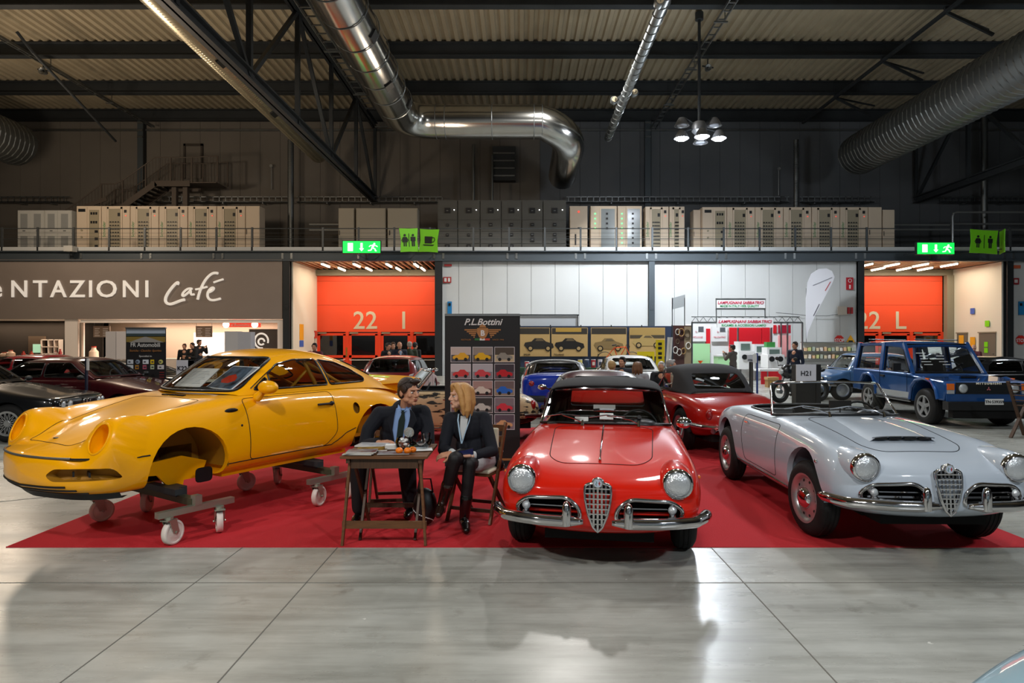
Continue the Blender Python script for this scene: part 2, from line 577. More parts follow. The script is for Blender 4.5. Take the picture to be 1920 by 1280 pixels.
def door_bay(idx, xl, xr, text_items, door_edges, tubes, left_return, right_return):
    """xl/xr: facade opening in metres; everything else at the recessed plane."""
    bay = structure('wall_bay_%s' % idx)
    ztop = FZ(490)
    # returns
    if left_return:
        MB().bx(xl, xl + 0.08, YF + 0.1, YD, 0, ztop).build('return_wall', M_cream, bay)
    if right_return:
        MB().bx(xr - 0.08, xr, YF + 0.1, YD, 0, ztop).build('return_wall', M_cream, bay)
    MB().bx(xl, xr, YD - 0.2, YD + 0.05, DZ(517), ztop).build('head_beam', M_oldbeam, bay)
    MB().bx(xl, xr, YF, YD + 0.1, ztop + 0.18, ztop + 0.3).build('soffit', M_dark, bay)
    x = xl + 0.1
    while x < xr - 0.1:
        MB().bx(x, x + 0.07, YF + 0.1, YD - 0.2, ztop + 0.02, ztop + 0.12).build('ceiling_slat', M_slat, bay)
        x += 0.3
    for yy in (YF + 0.5, YF + 2.2):
        MB().bx(xl, xr, yy, yy + 0.08, ztop + 0.1, ztop + 0.16).build('slat_carrier', M_oldbeam, bay)
    for ti, (tx, ty) in enumerate(tubes):
        t = thing('tube_lamp', None, 'lamp', (tx, ty, ztop - 0.09))
        MB().bx(-0.06, 0.06, -0.65, 0.65, 0.03, 0.08).build('housing', M_white, t)
        MB().cyl((0, -0.6, 0), (0, 0.6, 0), 0.045, n=10).build('tube', M_tube, t, True)
        t['label'] = '%s tube lamp from the left, %s row, %s red door bay' % (['first', 'second', 'third', 'fourth'][ti // 2], ['front', 'back'][ti % 2], idx)
        t['group'] = 'tube lamps of the %s door bay' % idx
    # red upper panel with a seam
    zd = DZ(622)
    a, b = door_edges[0], door_edges[-1]
    for (q0, q1) in ((zd, DZ(572) - 0.006), (DZ(572) + 0.006, DZ(527) - 0.005), (DZ(527) + 0.005, DZ(517))):
        MB().bx(a, b, YD, YD + 0.08, q0, q1).build('red_panel', M_red, bay)
    for s, tx, tz, size in text_items:
        text('door_lettering', s, M_beige, (tx, YD - 0.01, tz), size, parent=bay, extrude=0.006, bold=0.012)
    # jambs and doors
    for p in door_edges:
        MB().bx(p - 0.09, p + 0.09, YD, YD + 0.1, 0, zd).build('door_jamb', M_redf, bay)
    n = len(door_edges) - 1
    for i in range(n):
        p, q = door_edges[i] + 0.09, door_edges[i + 1] - 0.09
        if q - p < 0.3:
            continue
        d = bpy.data.objects.new('door_%d' % (i + 1 + (10 if idx == 'right' else 0)), None)
        COL.objects.link(d); d['kind'] = 'structure'
        fw = 0.14
        mb = MB()
        mb.bx(p, p + fw, YD + 0.02, YD + 0.08, 0, zd - 0.12); mb.bx(q - fw, q, YD + 0.02, YD + 0.08, 0, zd - 0.12)
        mb.bx(p, q, YD + 0.02, YD + 0.08, zd - 0.2, zd - 0.06); mb.bx(p, q, YD + 0.02, YD + 0.08, 0, 0.14); mb.bx(p, q, YD + 0.02, YD + 0.08, 0.78, 0.92)
        mb.build('door_frame', M_redf, d)
        MB().bx(p + fw, q - fw, YD + 0.045, YD + 0.055, 0.92, zd - 0.2).build('pane', M_pane, d)
        MB().bx(p + fw, q - fw, YD + 0.04, YD + 0.06, 0.14, 0.78).build('lower_panel', mat('smoked_panel', '#161310', 0.2), d)
        MB().tube([(p + 0.04, YD + 0.02, 0.7), (p + 0.06, YD - 0.07, 0.66), (q - 0.06, YD - 0.07, 0.66), (q - 0.04, YD + 0.02, 0.7)], 0.02, 8).build('push_bar', M_white, d, True)
        MB().bx(p + 0.05, p + 0.5, YD - 0.03, YD + 0.02, zd - 0.1, zd - 0.02).build('door_closer', M_oldbeam, d)
        if i == 0:
            MB().bx(q + 0.02, q + 0.09, YD - 0.02, YD + 0.0, 0.85, 1.35).build('handle_plate', M_brass, d)
    # lobby behind the glass
    MB().bx(a - 0.5, b + 0.5, YD + 3.6, YD + 3.7, 0, 3.0).build('lobby_wall', mat('lobby_wall', '#3a2d25', 0.8), bay)
    MB().bx(a - 0.5, b + 0.5, YD + 0.1, YD + 3.7, 2.6, 2.7).build('lobby_ceiling', mat('lobby_wall', '#3a2d25', 0.8), bay)
    return bay

tl = [(FX(600), YF + 0.9), (FX(613), YF + 2.6), (FX(660), YF + 0.9), (FX(668), YF + 2.6), (FX(722), YF + 0.9), (FX(728), YF + 2.6), (FX(775), YF + 0.9), (FX(778), YF + 2.6)]
door_bay('left', FX(545), FX(817), [('22', DX(685), DZ(616), 1.36), ('I', DX(757), DZ(616), 1.36)],
         [DX(592), DX(651), DX(711), DX(772), DX(833)], tl, True, False)
tr = [(FX(1640), YF + 0.8), (FX(1650), YF + 2.5), (FX(1690), YF + 0.8), (FX(1700), YF + 2.5), (FX(1745), YF + 0.8), (FX(1752), YF + 2.5), (FX(1800), YF + 0.8), (FX(1795), YF + 2.5)]
door_bay('right', FX(1618), FX(1884), [('22', DX(1628), DZ(616), 1.36), ('L', DX(1688), DZ(616), 1.36)],
         [DX(1590), DX(1650), DX(1709), DX(1767)], tr, False, True)
lamp('AREA', 'bay_light', (FX(681), YF + 1.9, FZ(494)), 210, WARM, 6.0, (0, 0, 0), sy=2.4)
lamp('AREA', 'bay_light', (FX(1750), YF + 1.9, FZ(494)), 210, (1, 0.86, 0.68), 6.0, (0, 0, 0), sy=2.4)
# beige posts and side wall at the back of the bays
rb = structure('trim_bay_posts')
MB().bx(DX(583), DX(591), YD - 0.3, YD, 0, DZ(517)).build('post', M_oldbeam, rb)
MB().bx(DX(1769), DX(1782), YD - 0.3, YD, 0, DZ(517)).build('post', M_oldbeam, rb)
MB().bx(DX(1782), FX(1884) + 0.3, YD, YD + 0.1, 0, FZ(490)).build('end_wall', M_cream, rb)
MB().bx(FX(545), DX(583), YD, YD + 0.1, 0, FZ(490)).build('end_wall', M_cream, rb)
# grey service doors in the right return wall
M_greydoor = mat('taupe_door', '#6b6558', 0.6)
xr = FX(1884) - 0.09
for i, (ya, yb) in enumerate(((YD - 1.35, YD - 0.55), (YF + 0.45, YF + 1.6))):
    d = structure('door_%d' % (21 + i))
    MB().bx(xr - 0.03, xr, ya, yb, 0, 2.1).build('door_leaf', M_greydoor, d)
    MB().bx(xr - 0.06, xr - 0.03, ya - 0.06, yb + 0.06, 2.1, 2.16).build('door_head', M_oldbeam, d)
    MB().cyl((xr - 0.1, ya + 0.12, 1.05), (xr - 0.03, ya + 0.12, 1.05), 0.02, n=8).build('handle', M_galv, d)
def wall_sign(name, label, cat, x0, x1, z0, z1, color, y=YF - 0.0, glyph=None, gc='#ffffff', t=0.04, emit=0):
    o = thing(name, label, cat, ((x0 + x1) / 2, y, z0))
    w, h = (x1 - x0) / 2, z1 - z0
    MB().bx(-w, w, -t / 2, t / 2, 0, h).build('plate', mat('sign_' + color[1:] + ('e' if emit else ''), color, 0.5, emit=color if emit else None, estr=emit), o)
    if glyph:
        text('lettering', glyph, mat('sign_text' + gc[1:], gc, 0.5), (0, -t / 2 - 0.005, h * 0.2), h * 0.85, parent=o)
    return o
# green notices by the right service doors (on the return wall)
for i, (ya, za, s) in enumerate(((YF + 0.85, 2.42, 0.3), (YF + 0.95, 1.4, 0.25), (YF + 0.95, 1.1, 0.25))):
    MB().bx(xr - 0.05, xr - 0.035, ya, ya + s, za, za + s).build('green_notice', mat('green_notice', '#7bd11b', 0.5), rb)
MB().bx(xr - 0.05, xr - 0.035, YF + 1.9, YF + 2.2, 3.1, 3.4).build('blue_notice', mat('blue_notice', '#3f62b0', 0.5), rb)
MB().bx(FX(545) + 0.08, FX(545) + 0.095, 32.2, 32.8, 1.75, 2.55).build('yellow_notice', mat('yellow_notice', '#e4a32a', 0.5), rb); MB().bx(FX(545) + 0.08, FX(545) + 0.095, 32.2, 32.8, 1.4, 1.72).build('blue_notice', MATS['blue_notice'], rb)
for (ya, za) in ((YD - 1.1, 1.4), (YF + 1.85, 1.3)):
    MB().bx(xr - 0.06, xr - 0.035, ya, ya + 0.35, za, za + 0.6).build('yellow_notice', mat('yellow_notice', '#e4a32a', 0.5), rb)
# ------------------------------------------------------------------ gallery: cabinets, railing, signs
YC = 32.6
def GX(p): return (p - CX) * YC / FPX
def GZ(p): return CH - (p - HZ) * YC / FPX
ORD = ['first', 'second', 'third', 'fourth', 'fifth', 'sixth', 'seventh', 'eighth', 'ninth', 'tenth', 'eleventh', 'twelfth',
       'thirteenth', 'fourteenth', 'fifteenth', 'sixteenth', 'seventeenth', 'eighteenth', 'nineteenth', 'twentieth'] + ['%dth' % i for i in range(21, 61)]
M_cab = mat('beige_cabinet', '#cdbca6', 0.5)
M_cabd = mat('cabinet_recess', '#9a9079', 0.45)
M_blk = mat('black_plastic', '#111214', 0.5)
M_grn = mat('green_print', '#2f8a4a', 0.5)
M_led = mat('green_led', '#48e070', 0.5, emit='#50ff80', estr=3)
M_ledr = mat('red_led', '#e04838', 0.5, emit='#ff5040', estr=1)

def cabinet(name, label, p0, p1, ptop, kind='breaker', m=None, group=None, y=YC, depth=0.7):
    x0, x1 = GX(p0) + 0.012, GX(p1) - 0.012
    w, h = x1 - x0, GZ(ptop) - ZG
    t = thing(name, label, 'cabinet', (x0, y, ZG), group=group)
    m = m or M_cab
    MB().bx(0, w, 0.03, depth, 0.0, h).build('body', m, t)
    D = lambda a, b, c, d, nm='door', mm=m, yy=0.0, th=0.03: MB().bx(a * w, b * w, yy, yy + th, c * h, d * h).build(nm, mm, t)
    if kind == 'breaker':          # glazed door on the left 58 %, narrow blank and instrument panels on the right
        D(0.01, 0.19, 0.02, 0.98, 'side_panel'); D(0.74, 0.99, 0.02, 0.98, 'instrument_panel')
        mb = MB(); a, b = 0.20 * w, 0.73 * w
        mb.bx(a, a + 0.08, -0.01, 0.03, 0.02 * h, 0.98 * h); mb.bx(b - 0.08, b, -0.01, 0.03, 0.02 * h, 0.98 * h)
        mb.bx(a, b, -0.01, 0.03, 0.02 * h, 0.06 * h); mb.bx(a, b, -0.01, 0.03, 0.94 * h, 0.98 * h)
        mb.build('door_frame', m, t)
        MB().bx(a + 0.08, b - 0.08, 0.012, 0.03, 0.06 * h, 0.94 * h).build('glazed_door', M_cabd, t)
        for r in range(8):
            z = h * (0.16 + 0.072 * r)
            mb = MB(); n = 4
            for q in range(n):
                xx = a + 0.12 + q * (b - a - 0.24) / n
                mb.bx(xx, xx + 0.08, 0.0, 0.014, z, z + (0.05 if r > 2 else 0.03))
            mb.bx(a + 0.1, b - 0.1, 0.004, 0.014, z - 0.02, z - 0.008)
            mb.build('breaker_row', M_blk, t)
        MB().bx(b - 0.24, b - 0.12, 0.0, 0.014, 0.79 * h, 0.86 * h).build('meter', M_blk, t)
        MB().bx(0.80 * w, 0.80 * w + 0.12, -0.02, 0.0, 0.86 * h, 0.92 * h).build('meter', M_blk, t)
        MB().cyl((0.86 * w, -0.03, 0.8 * h), (0.86 * w, 0, 0.8 * h), 0.025, n=8).build('switch_knob', M_ledr, t)
        text('lettering', 'Schneider', M_grn, (0.135 * w, -0.006, 0.36 * h), 0.2, (PI / 2, -PI / 2, 0), t, 'LEFT')
    elif kind == 'control':
        D(0.01, 0.42, 0.02, 0.98, 'side_panel'); D(0.44, 0.99, 0.02, 0.98, 'door')
        MB().bx(0.52 * w, 0.92 * w, -0.012, 0.0, 0.08 * h, 0.92 * h).build('glazed_door', M_cabd, t)
        for zz in (0.82, 0.64):
            for q in range(3):
                MB().bx((0.58 + q * 0.1) * w, (0.65 + q * 0.1) * w, -0.03, -0.01, zz * h, (zz + 0.05) * h).build('meter', M_blk, t)
        for zz in (0.45, 0.3, 0.15):
            MB().bx(0.75 * w, 0.88 * w, -0.03, -0.01, zz * h, (zz + 0.05) * h).build('meter', M_blk, t)
        MB().bx(0.08 * w, 0.36 * w, -0.02, 0, 0.88 * h, 0.94 * h).build('name_strip', M_blk, t)
        for zz in (0.36, 0.5):
            MB().cyl((0.22 * w, -0.04, zz * h), (0.22 * w, 0, zz * h), 0.05, n=10).build('switch_knob', M_cabd, t)
    elif kind == 'led':
        D(0.01, 0.32, 0.02, 0.98, 'side_panel'); D(0.34, 0.99, 0.02, 0.98, 'door')
        MB().bx(0.4 * w, 0.92 * w, -0.012, 0.0, 0.06 * h, 0.94 * h).build('glazed_door', mat('grey_glass', '#8d9496', 0.15), t)
        for q in range(4 if p0 < 1150 else 8):
            zz = (0.84 - q * 0.1) * h
            MB().cyl((0.17 * w, -0.03, zz), (0.17 * w, 0, zz), 0.035, n=8).build('signal_lamp', M_led, t)
            MB().bx(0.58 * w, 0.66 * w, -0.03, -0.01, zz - 0.05, zz + 0.05).build('meter', M_blk, t)
    elif kind == 'plain':
        D(0.02, 0.98, 0.02, 0.98, 'door')
        MB().bx(0.06 * w, 0.09 * w, -0.03, 0, 0.42 * h, 0.52 * h).build('handle', M_blk, t)
    elif kind == 'single':
        D(0.02, 0.98, 0.04, 0.97, 'door')
        MB().cyl((w / 2, -0.04, 0.88 * h), (w / 2, 0, 0.88 * h), 0.05, n=10).build('signal_lamp', M_ledr, t)
        MB().bx(0.44 * w, 0.56 * w, -0.02, 0, 0.54 * h, 0.56 * h).build('label_plate', M_blk, t)
        MB().bx(0.28 * w, 0.36 * w, -0.05, 0, 0.2 * h, 0.42 * h).build('handle', M_blk, t)
        mb = MB()
        for q in range(8): mb.bx((0.18 + q * 0.08) * w, (0.22 + q * 0.08) * w, -0.006, 0.0, 0.08 * h, 0.17 * h)
        mb.build('vent', M_cabd, t)
    elif kind == 'mesh':
        for c in (0.0, 0.5):
            for r_ in (0.0, 0.5):
                D(c + 0.02, c + 0.48, r_ + 0.01, r_ + 0.49, 'door')
                MB().bx((c + 0.12) * w, (c + 0.38) * w, -0.006, 0, (r_ + 0.1) * h, (r_ + 0.42) * h).build('mesh_window', mat('mesh_window', '#8a8c8a', 0.7), t)
                MB().bx((c + 0.2) * w, (c + 0.3) * w, -0.01, 0, (r_ + 0.03) * h, (r_ + 0.045) * h).build('handle', M_blk, t)
    elif kind == 'switchgear':
        rows = ((0.02, 0.2), (0.21, 0.42), (0.43, 0.63), (0.64, 0.98))
        for a, b in rows:
            D(0.02, 0.98, a, b, 'door')
        for zz, s in ((0.76, 0.26), (0.52, 0.16), (0.34, 0.16), (0.24 if p0 > 950 else 0.12, 0.2)):
            if s < 0.2 and p0 < 880: s = 0.12
            MB().bx(w * 0.5 - s / 2 * 1.1, w * 0.5 + s / 2 * 1.1, -0.06, 0, zz * h, zz * h + s).build('meter', M_blk, t)
            MB().bx(w * 0.5 - 0.05, w * 0.5 + 0.05, -0.075, -0.06, zz * h + s * 0.4, zz * h + s * 0.5).build('dial_mark', M_galv, t)
        MB().cyl((0.84 * w, -0.03, 0.82 * h), (0.84 * w, 0, 0.82 * h), 0.025, n=8).build('signal_lamp', mat('white_led', '#ffffff', emit='#ffffff', estr=4), t)
    return t

GA = 'breaker cabinets above the cafe sign'
cabinet('control_cabinet', 'beige control cabinet with stacked black meters, at the stair end above the cafe sign', 143, 190, 386, 'control')
for i, (a, b) in enumerate(((190, 244), (244, 298), (298, 352), (352, 406), (406, 460))):
    cabinet('breaker_cabinet', '%s glazed beige breaker cabinet from the left, in the row above the cafe sign' % ORD[i], a, b, 386, 'breaker', group=GA)
cabinet('blank_cabinet', 'narrow beige cabinet without breakers closing the row above the cafe sign', 460, 487, 386, 'plain')
M_cabw = mat('grey_white_cabinet', '#b5b5b0', 0.5)
for i, (a, b) in enumerate(((32, 83), (83, 134))):
    cabinet('mesh_door_cabinet', ['pale grey cabinet of four mesh windows beside the open gallery end', 'pale grey cabinet of four mesh windows next to the beige control cabinet'][i],
            a, b, 394, 'mesh', M_cabw, 'pale grey mesh window cabinets')
for i, (a, b) in enumerate(((634, 664), (667, 723), (726, 783))):
    cabinet('plain_cabinet', ['narrow plain cabinet with a dark torn edge above the green running man sign', 'wide plain grey beige cabinet, middle of three above the orange doors',
            'wide plain grey beige cabinet behind the green toilet sign'][i], a, b, 390, 'plain', mat('dull_cabinet', '#a39b8b', 0.6))
M_gear = mat('dark_switchgear', '#55544f', 0.6)
for i, (a, b) in enumerate(((820, 858), (858, 900), (900, 940), (940, 978), (978, 1018), (1018, 1062))):
    cabinet('switchgear_cabinet', '%s dark grey switchgear cabinet from the left, above the black car banner' % ORD[i], a, b, 375, 'switchgear', M_gear,
            'dark switchgear cabinets')
cabinet('single_cabinet', 'single beige cabinet with one red lamp and a black handle', 1068, 1102, 386, 'single')
cabinet('lamp_cabinet', 'beige cabinet with a short column of green lamps', 1107, 1157, 386, 'led')
cabinet('lamp_cabinet', 'beige cabinet with a long column of green lamps', 1158, 1204, 386, 'led')
cabinet('breaker_cabinet', 'beige breaker cabinet just right of the grey column head', 1210, 1254, 387, 'breaker')
cabinet('breaker_cabinet', 'beige breaker cabinet before the dark gap in the gallery row', 1255, 1284, 387, 'breaker')
cabinet('plain_cabinet', 'set back narrow plain cabinet left of the long right hand row', 1303, 1317, 391, 'plain', y=YC + 0.3)
cabinet('control_cabinet', 'beige control cabinet with stacked black meters, starting the row above the white wall', 1317, 1363, 388, 'control')
for i, (a, b) in enumerate(((1363, 1416), (1416, 1469), (1469, 1522), (1522, 1575), (1575, 1628))):
    cabinet('breaker_cabinet', '%s glazed beige breaker cabinet from the left, in the row above the white panelled wall' % ORD[i], a, b, 388, 'breaker', group='breaker cabinets above the white wall')
cabinet('blank_cabinet', 'plain beige cabinet with a grey inset door above the right orange doorway', 1628, 1654, 388, 'plain')
cabinet('blank_cabinet', 'lower beige cabinet with a vent at the end of the right row', 1655, 1678, 393, 'plain')

# railing along the gallery edge
M_rail = mat('railing_steel', '#4e5254', 0.5, 0.5)
def railing(name, label, p0, p1, step=66.7, first=None):
    t = thing(name, label, 'railing', (0, YF - 0.13, ZG))
    xs = []
    p = first if first is not None else p0
    while p <= p1 + 1:
        xs.append(FX(p)); p += step
    for x in xs:
        MB().bx(x - 0.045, x + 0.045, -0.03, 0.03, -0.05, 1.12).build('post', M_rail, t)
    a, b = FX(p0), FX(p1)
    for z, r in ((1.06, 0.024), (0.12, 0.012), (0.3, 0.006), (0.48, 0.006), (0.66, 0.006), (0.84, 0.006), (0.56, 0.016)):
        MB().cyl((a, 0, z), (b, 0, z), r, n=6, caps=False).build('rail', M_rail, t)
    return t
railing('gallery_railing', 'grey steel railing in front of the left cabinets above the cafe sign', -120, 540, first=8)
railing('gallery_railing', 'grey steel railing over the left orange doorway, behind the running man sign', 541, 818, first=607)
railing('gallery_railing', 'grey steel railing in front of the dark switchgear', 823, 1218, first=888)
railing('gallery_railing', 'grey steel railing in front of the long right cabinet row', 1222, 1678, first=1222)
railing('gallery_railing', 'short railing at the far right of the gallery', 1890, 2080, first=1890)

# pipes behind the gallery
M_pipe = mat('pale_pipe', '#a5a8a8', 0.35, 0.7)
def pipe(name, label, pts, r, m=M_pipe, cat='pipe', group=None, n=10):
    o = MB().tube(pts, r, n).build(name, m, None, True)
    return tag(o, label, cat, group)
for i, (a, b, y_, lab) in enumerate(((568, 640, 414, 'upper'), (568, 640, 425, 'lower'), (1680, 1805, 415, 'upper'), (1680, 1805, 424, 'lower'), (1808, 2000, 413, 'upper'), (1808, 2000, 425, 'lower'))):
    side = ['left of the plain cabinets', 'left of the plain cabinets', 'right of the cabinet row', 'right of the cabinet row', 'behind the green cube sign', 'behind the green cube sign'][i]
    pipe('wall_pipe', '%s pale horizontal pipe %s' % (lab, side), [(GX(a), 33.6, GZ(y_)), (GX(b), 33.6, GZ(y_))], 0.055)
pipe('bent_pipe', 'pale pipe bending down beside the green cube sign', [(GX(1806), 33.4, GZ(480)), (GX(1806), 33.4, GZ(400)), (GX(1808), 33.4, GZ(394)), (GX(1814), 33.4, GZ(392)), (GX(2000), 33.4, GZ(392))], 0.06)
# cable tray on the upper wall
def tray(p0, p1, lab):
    t = thing('cable_tray', lab, 'cable tray', (0, YW - 0.62, 0))
    s = 1200 / (YW - 0.62)
    a, b = (p0 - CX) / s, (p1 - CX) / s
    z0, z1 = CH + (640 - 379) / s, CH + (640 - 368) / s
    MB().bx(a, b, 0, 0.25, z0, z0 + 0.03).build('base', M_galv, t)
    mb = MB(); mb.bx(a, b, 0, 0.02, z0, z0 + 0.05); mb.bx(a, b, 0, 0.02, z1 - 0.05, z1); mb.build('side', M_galv, t)
    for k in range(3): MB().bx(a + (b - a) * (.2 + .3 * k), a + (b - a) * (.2 + .3 * k) + .06, .1, .615, z0 - .05, z0).build('bracket', M_galv, t)
    x = a + 0.1
    while x < b:
        MB().bx(x, x + 0.04, 0.0, 0.03, z0, z1).build('rung', M_galv, t); x += 0.35
    return t
tray(-60, 130, 'ladder cable tray on the wall left of the stair')
tray(290, 540, 'ladder cable tray on the wall right of the stair')
tray(556, 830, 'ladder cable tray on the dim wall above the plain cabinets')
tray(1062, 1480, 'ladder cable tray above the cabinets with green lamps')
tray(1500, 1640, 'ladder cable tray above the end of the right cabinet row')
tray(1765, 2000, 'ladder cable tray at the far right of the upper wall')

# steel stair up to the roof door
M_stair = mat('brown_steel', '#514840', 0.6, 0.2)
YS = 34.2
sS = 1200 / YS
def SX(p): return (p - CX) / sS
def SZ(p): return CH + (640 - p) / sS
st = thing('steel_stair', 'brown steel stair with landing in front of the upper back wall', 'stair', (0, 0, 0))
for yy in (YS, YS + 1.2):
    MB().bar((SX(218), yy, SZ(396)), (SX(292), yy, SZ(343)), 0.05, 0.3).build('stringer', M_stair, st)
    MB().bar((SX(290), yy, SZ(344)), (SX(356), yy, SZ(344)), 0.05, 0.3).build('stringer', M_stair, st)
    MB().bar((SX(130), yy, SZ(398)), (SX(200), yy, SZ(372)), 0.05, 0.22).build('stringer', M_stair, st)
    # handrail and balusters
    pts = [(SX(118), SZ(398)), (SX(152), SZ(374)), (SX(190), SZ(345)), (SX(215), SZ(345)), (SX(230), SZ(338)), (SX(270), SZ(310)), (SX(290), SZ(295)), (SX(360), SZ(295)), (SX(408), SZ(292))]
    MB().tube([(a, yy, b) for a, b in pts], 0.03, 6).build('handrail', M_stair, st)
    for p in (190, 230, 273, 320, 360, 408):
        zt = np.interp(SX(p), [q[0] for q in pts], [q[1] for q in pts])
        MB().bx(SX(p) - 0.03, SX(p) + 0.03, yy - 0.03, yy + 0.03, zt - 1.35, zt).build('post', M_stair, st)
    mb = MB()
    p = 124
    while p < 408:
        zt = np.interp(SX(p), [q[0] for q in pts], [q[1] for q in pts])
        mb.bx(SX(p) - 0.008, SX(p) + 0.008, yy - 0.008, yy + 0.008, zt - 1.1, zt); p += 6
    o = mb.build('balusters', M_stair, st); o['kind'] = 'stuff'
for i in range(9):
    a = i / 9
    MB().bx(SX(222 + 68 * a), SX(222 + 68 * a) + 0.3, YS, YS + 1.2, SZ(392 - 50 * a), SZ(392 - 50 * a) + 0.04).build('tread', M_stair, st)
MB().bx(SX(290), SX(405), YS, YS + 1.2, SZ(343), SZ(341)).build('landing', M_stair, st)
for p in (324, 345):
    MB().bx(SX(p) - 0.12, SX(p) + 0.12, YS + 0.1, YS + 0.34, ZG, SZ(350)).build('leg', M_stair, st)
d = structure('door_31')
s_ = 32.9
mb = MB(); x0, x1, z0_, z1_ = (345 - CX) / s_, (381 - CX) / s_, CH + (640 - 335) / s_, CH + (640 - 270) / s_
mb.bx(x0, x0 + 0.12, YW - 0.1, YW, z0_, z1_); mb.bx(x1 - 0.12, x1, YW - 0.1, YW, z0_, z1_); mb.bx(x0, x1, YW - 0.1, YW, z1_ - 0.12, z1_)
mb.build('door_frame', mat('door_trim_dark', '#3b352f', 0.6), d)
MB().bx(x0 + 0.12, x1 - 0.12, YW - 0.05, YW, z0_, z1_ - 0.12).build('door_leaf', M_clad, d)

# vertical pilasters and spiral pipes on the upper wall
M_pil = mat('pilaster_blue_grey', '#454d52', 0.5, 0.2)
for i, (p, y0_, y1_) in enumerate(((268, 225, 395), (1213, 225, 385), (1494, 262, 400), (890, 275, 380))):
    if i < 2:
        c = structure('column_upper')
        x = (p - CX) / s_
        MB().bx(x - 0.16, x + 0.16, YW - 0.3, YW - 0.02, ZG, CH + (640 - y0_) / s_).build('flange', M_pil, c)
        MB().bx(x + 0.16, x + 0.2, YW - 0.32, YW - 0.02, ZG, CH + (640 - y0_) / s_).build('web_edge', M_beamd, c)
        for q in (232, 246, 258):
            MB().bx(x - 0.14, x + 0.16, YW - 0.36, YW - 0.3, CH + (640 - q - 3) / s_, CH + (640 - q) / s_).build('bracket', M_galv, c)
def spiral(name, label, a, b, r, m, pitch=0.12, amp=0.012, n=20, cat='duct', group=None, parent=None):
    """Spiral-seam round duct: base tube with a raised helical seam."""
    a, b = Vector(a), Vector(b)
    t = thing(name, label, cat, tuple(a), group=group)
    d = b - a
    MB().cyl((0, 0, 0), d, r, n=n, caps=True).build('duct_shell', m, t, True)
    u = d.normalized(); e1 = u.orthogonal().normalized(); e2 = u.cross(e1)
    L = d.length; turns = L / pitch; k = int(turns * 14)
    pts = [u * (L * i / k) + (e1 * math.cos(2 * PI * turns * i / k) + e2 * math.sin(2 * PI * turns * i / k)) * (r + amp * 0.3) for i in range(k + 1)]
    MB().tube(pts, amp, 4).build('spiral_seam', m, t)
    return t
M_duct = mat('silver_duct', '#9fa09c', 0.3, 0.95, noise=0.25, nscale=1.2)
M_ductd = mat('dull_duct', '#6f7271', 0.4, 0.85)
spiral('spiral_pipe', 'vertical ribbed pipe standing left of the left orange doorway', ((545 - CX) / 34.5, 34.8, ZG), ((545 - CX) / 34.5, 34.8, CH + (640 - 262) / 34.5), 0.16, M_ductd, 0.1)
spiral('spiral_pipe', 'vertical ribbed pipe behind the right cabinet row', ((1493 - CX) / 34.5, 34.8, ZG), ((1493 - CX) / 34.5, 34.8, CH + (640 - 262) / 34.5), 0.13, M_ductd, 0.1)
spiral('spiral_pipe', 'vertical ribbed pipe rising above the green cube sign', ((1846 - CX) / 34.5, 34.8, GZ(425)), ((1846 - CX) / 34.5, 34.8, CH + (640 - 150) / 34.5), 0.16, M_ductd, 0.1)
pipe('wall_pipe', 'thin vertical pipe on the dim wall above the switchgear', [((888 - CX) / 34, 35.2, ZG + 2), ((888 - CX) / 34, 35.2, CH + (640 - 272) / 34)], 0.09, M_ductd)
pipe('wall_pipe', 'short vertical pipe beside the grey wall box', [((923 - CX) / 34, 35.2, ZG + 2), ((923 - CX) / 34, 35.2, CH + (640 - 292) / 34)], 0.07, M_ductd)
bxo = thing('wall_box', 'grey ribbed box on the dim upper wall above the switchgear', 'box', ((945 - CX) / 33.5, 35.8, CH + (640 - 338) / 33.5))
MB().bx(-0.65, 0.65, 0, 0.5, 0, 1.9).build('body', M_steel, bxo)
for q in range(4): MB().bx(-0.6, 0.6, -0.08, 0, 0.2 + q * 0.42, 0.28 + q * 0.42).build('rib', M_galv, bxo)
for p, y0, y1, lb in ((1459, 317, 366, 'thin conduit with a round head on the right upper wall'), (510, 312, 356, 'thin conduit with a round head on the left upper wall')):
    t = thing('conduit', lb, 'conduit', ((p - CX) / s_, YW - 0.1, CH + (640 - y1) / s_))
    MB().cyl((0, 0, 0), (0, 0, (y1 - y0) / s_), 0.03, n=8).build('tube', M_pipe, t)
    MB().cyl((0, -0.08, (y1 - y0) / s_), (0, 0.05, (y1 - y0) / s_), 0.09, n=12).build('head', M_pipe, t)

# ------------------------------------------------------------------ roof ducts, trusses, cable tray, lamps
spiral('roof_duct', 'slim brass toned roof duct running to the wall, left of the truss', (-9.75, 9, CH + 9.5), (-10.2, 32.4, CH + 9.5), 0.46, mat('bronze_duct', '#a39c85', 0.35, 0.9, noise=0.25, nscale=2), 0.14, 0.008, 28)
for i, yy in enumerate((20.6, 24.4)):
    pass
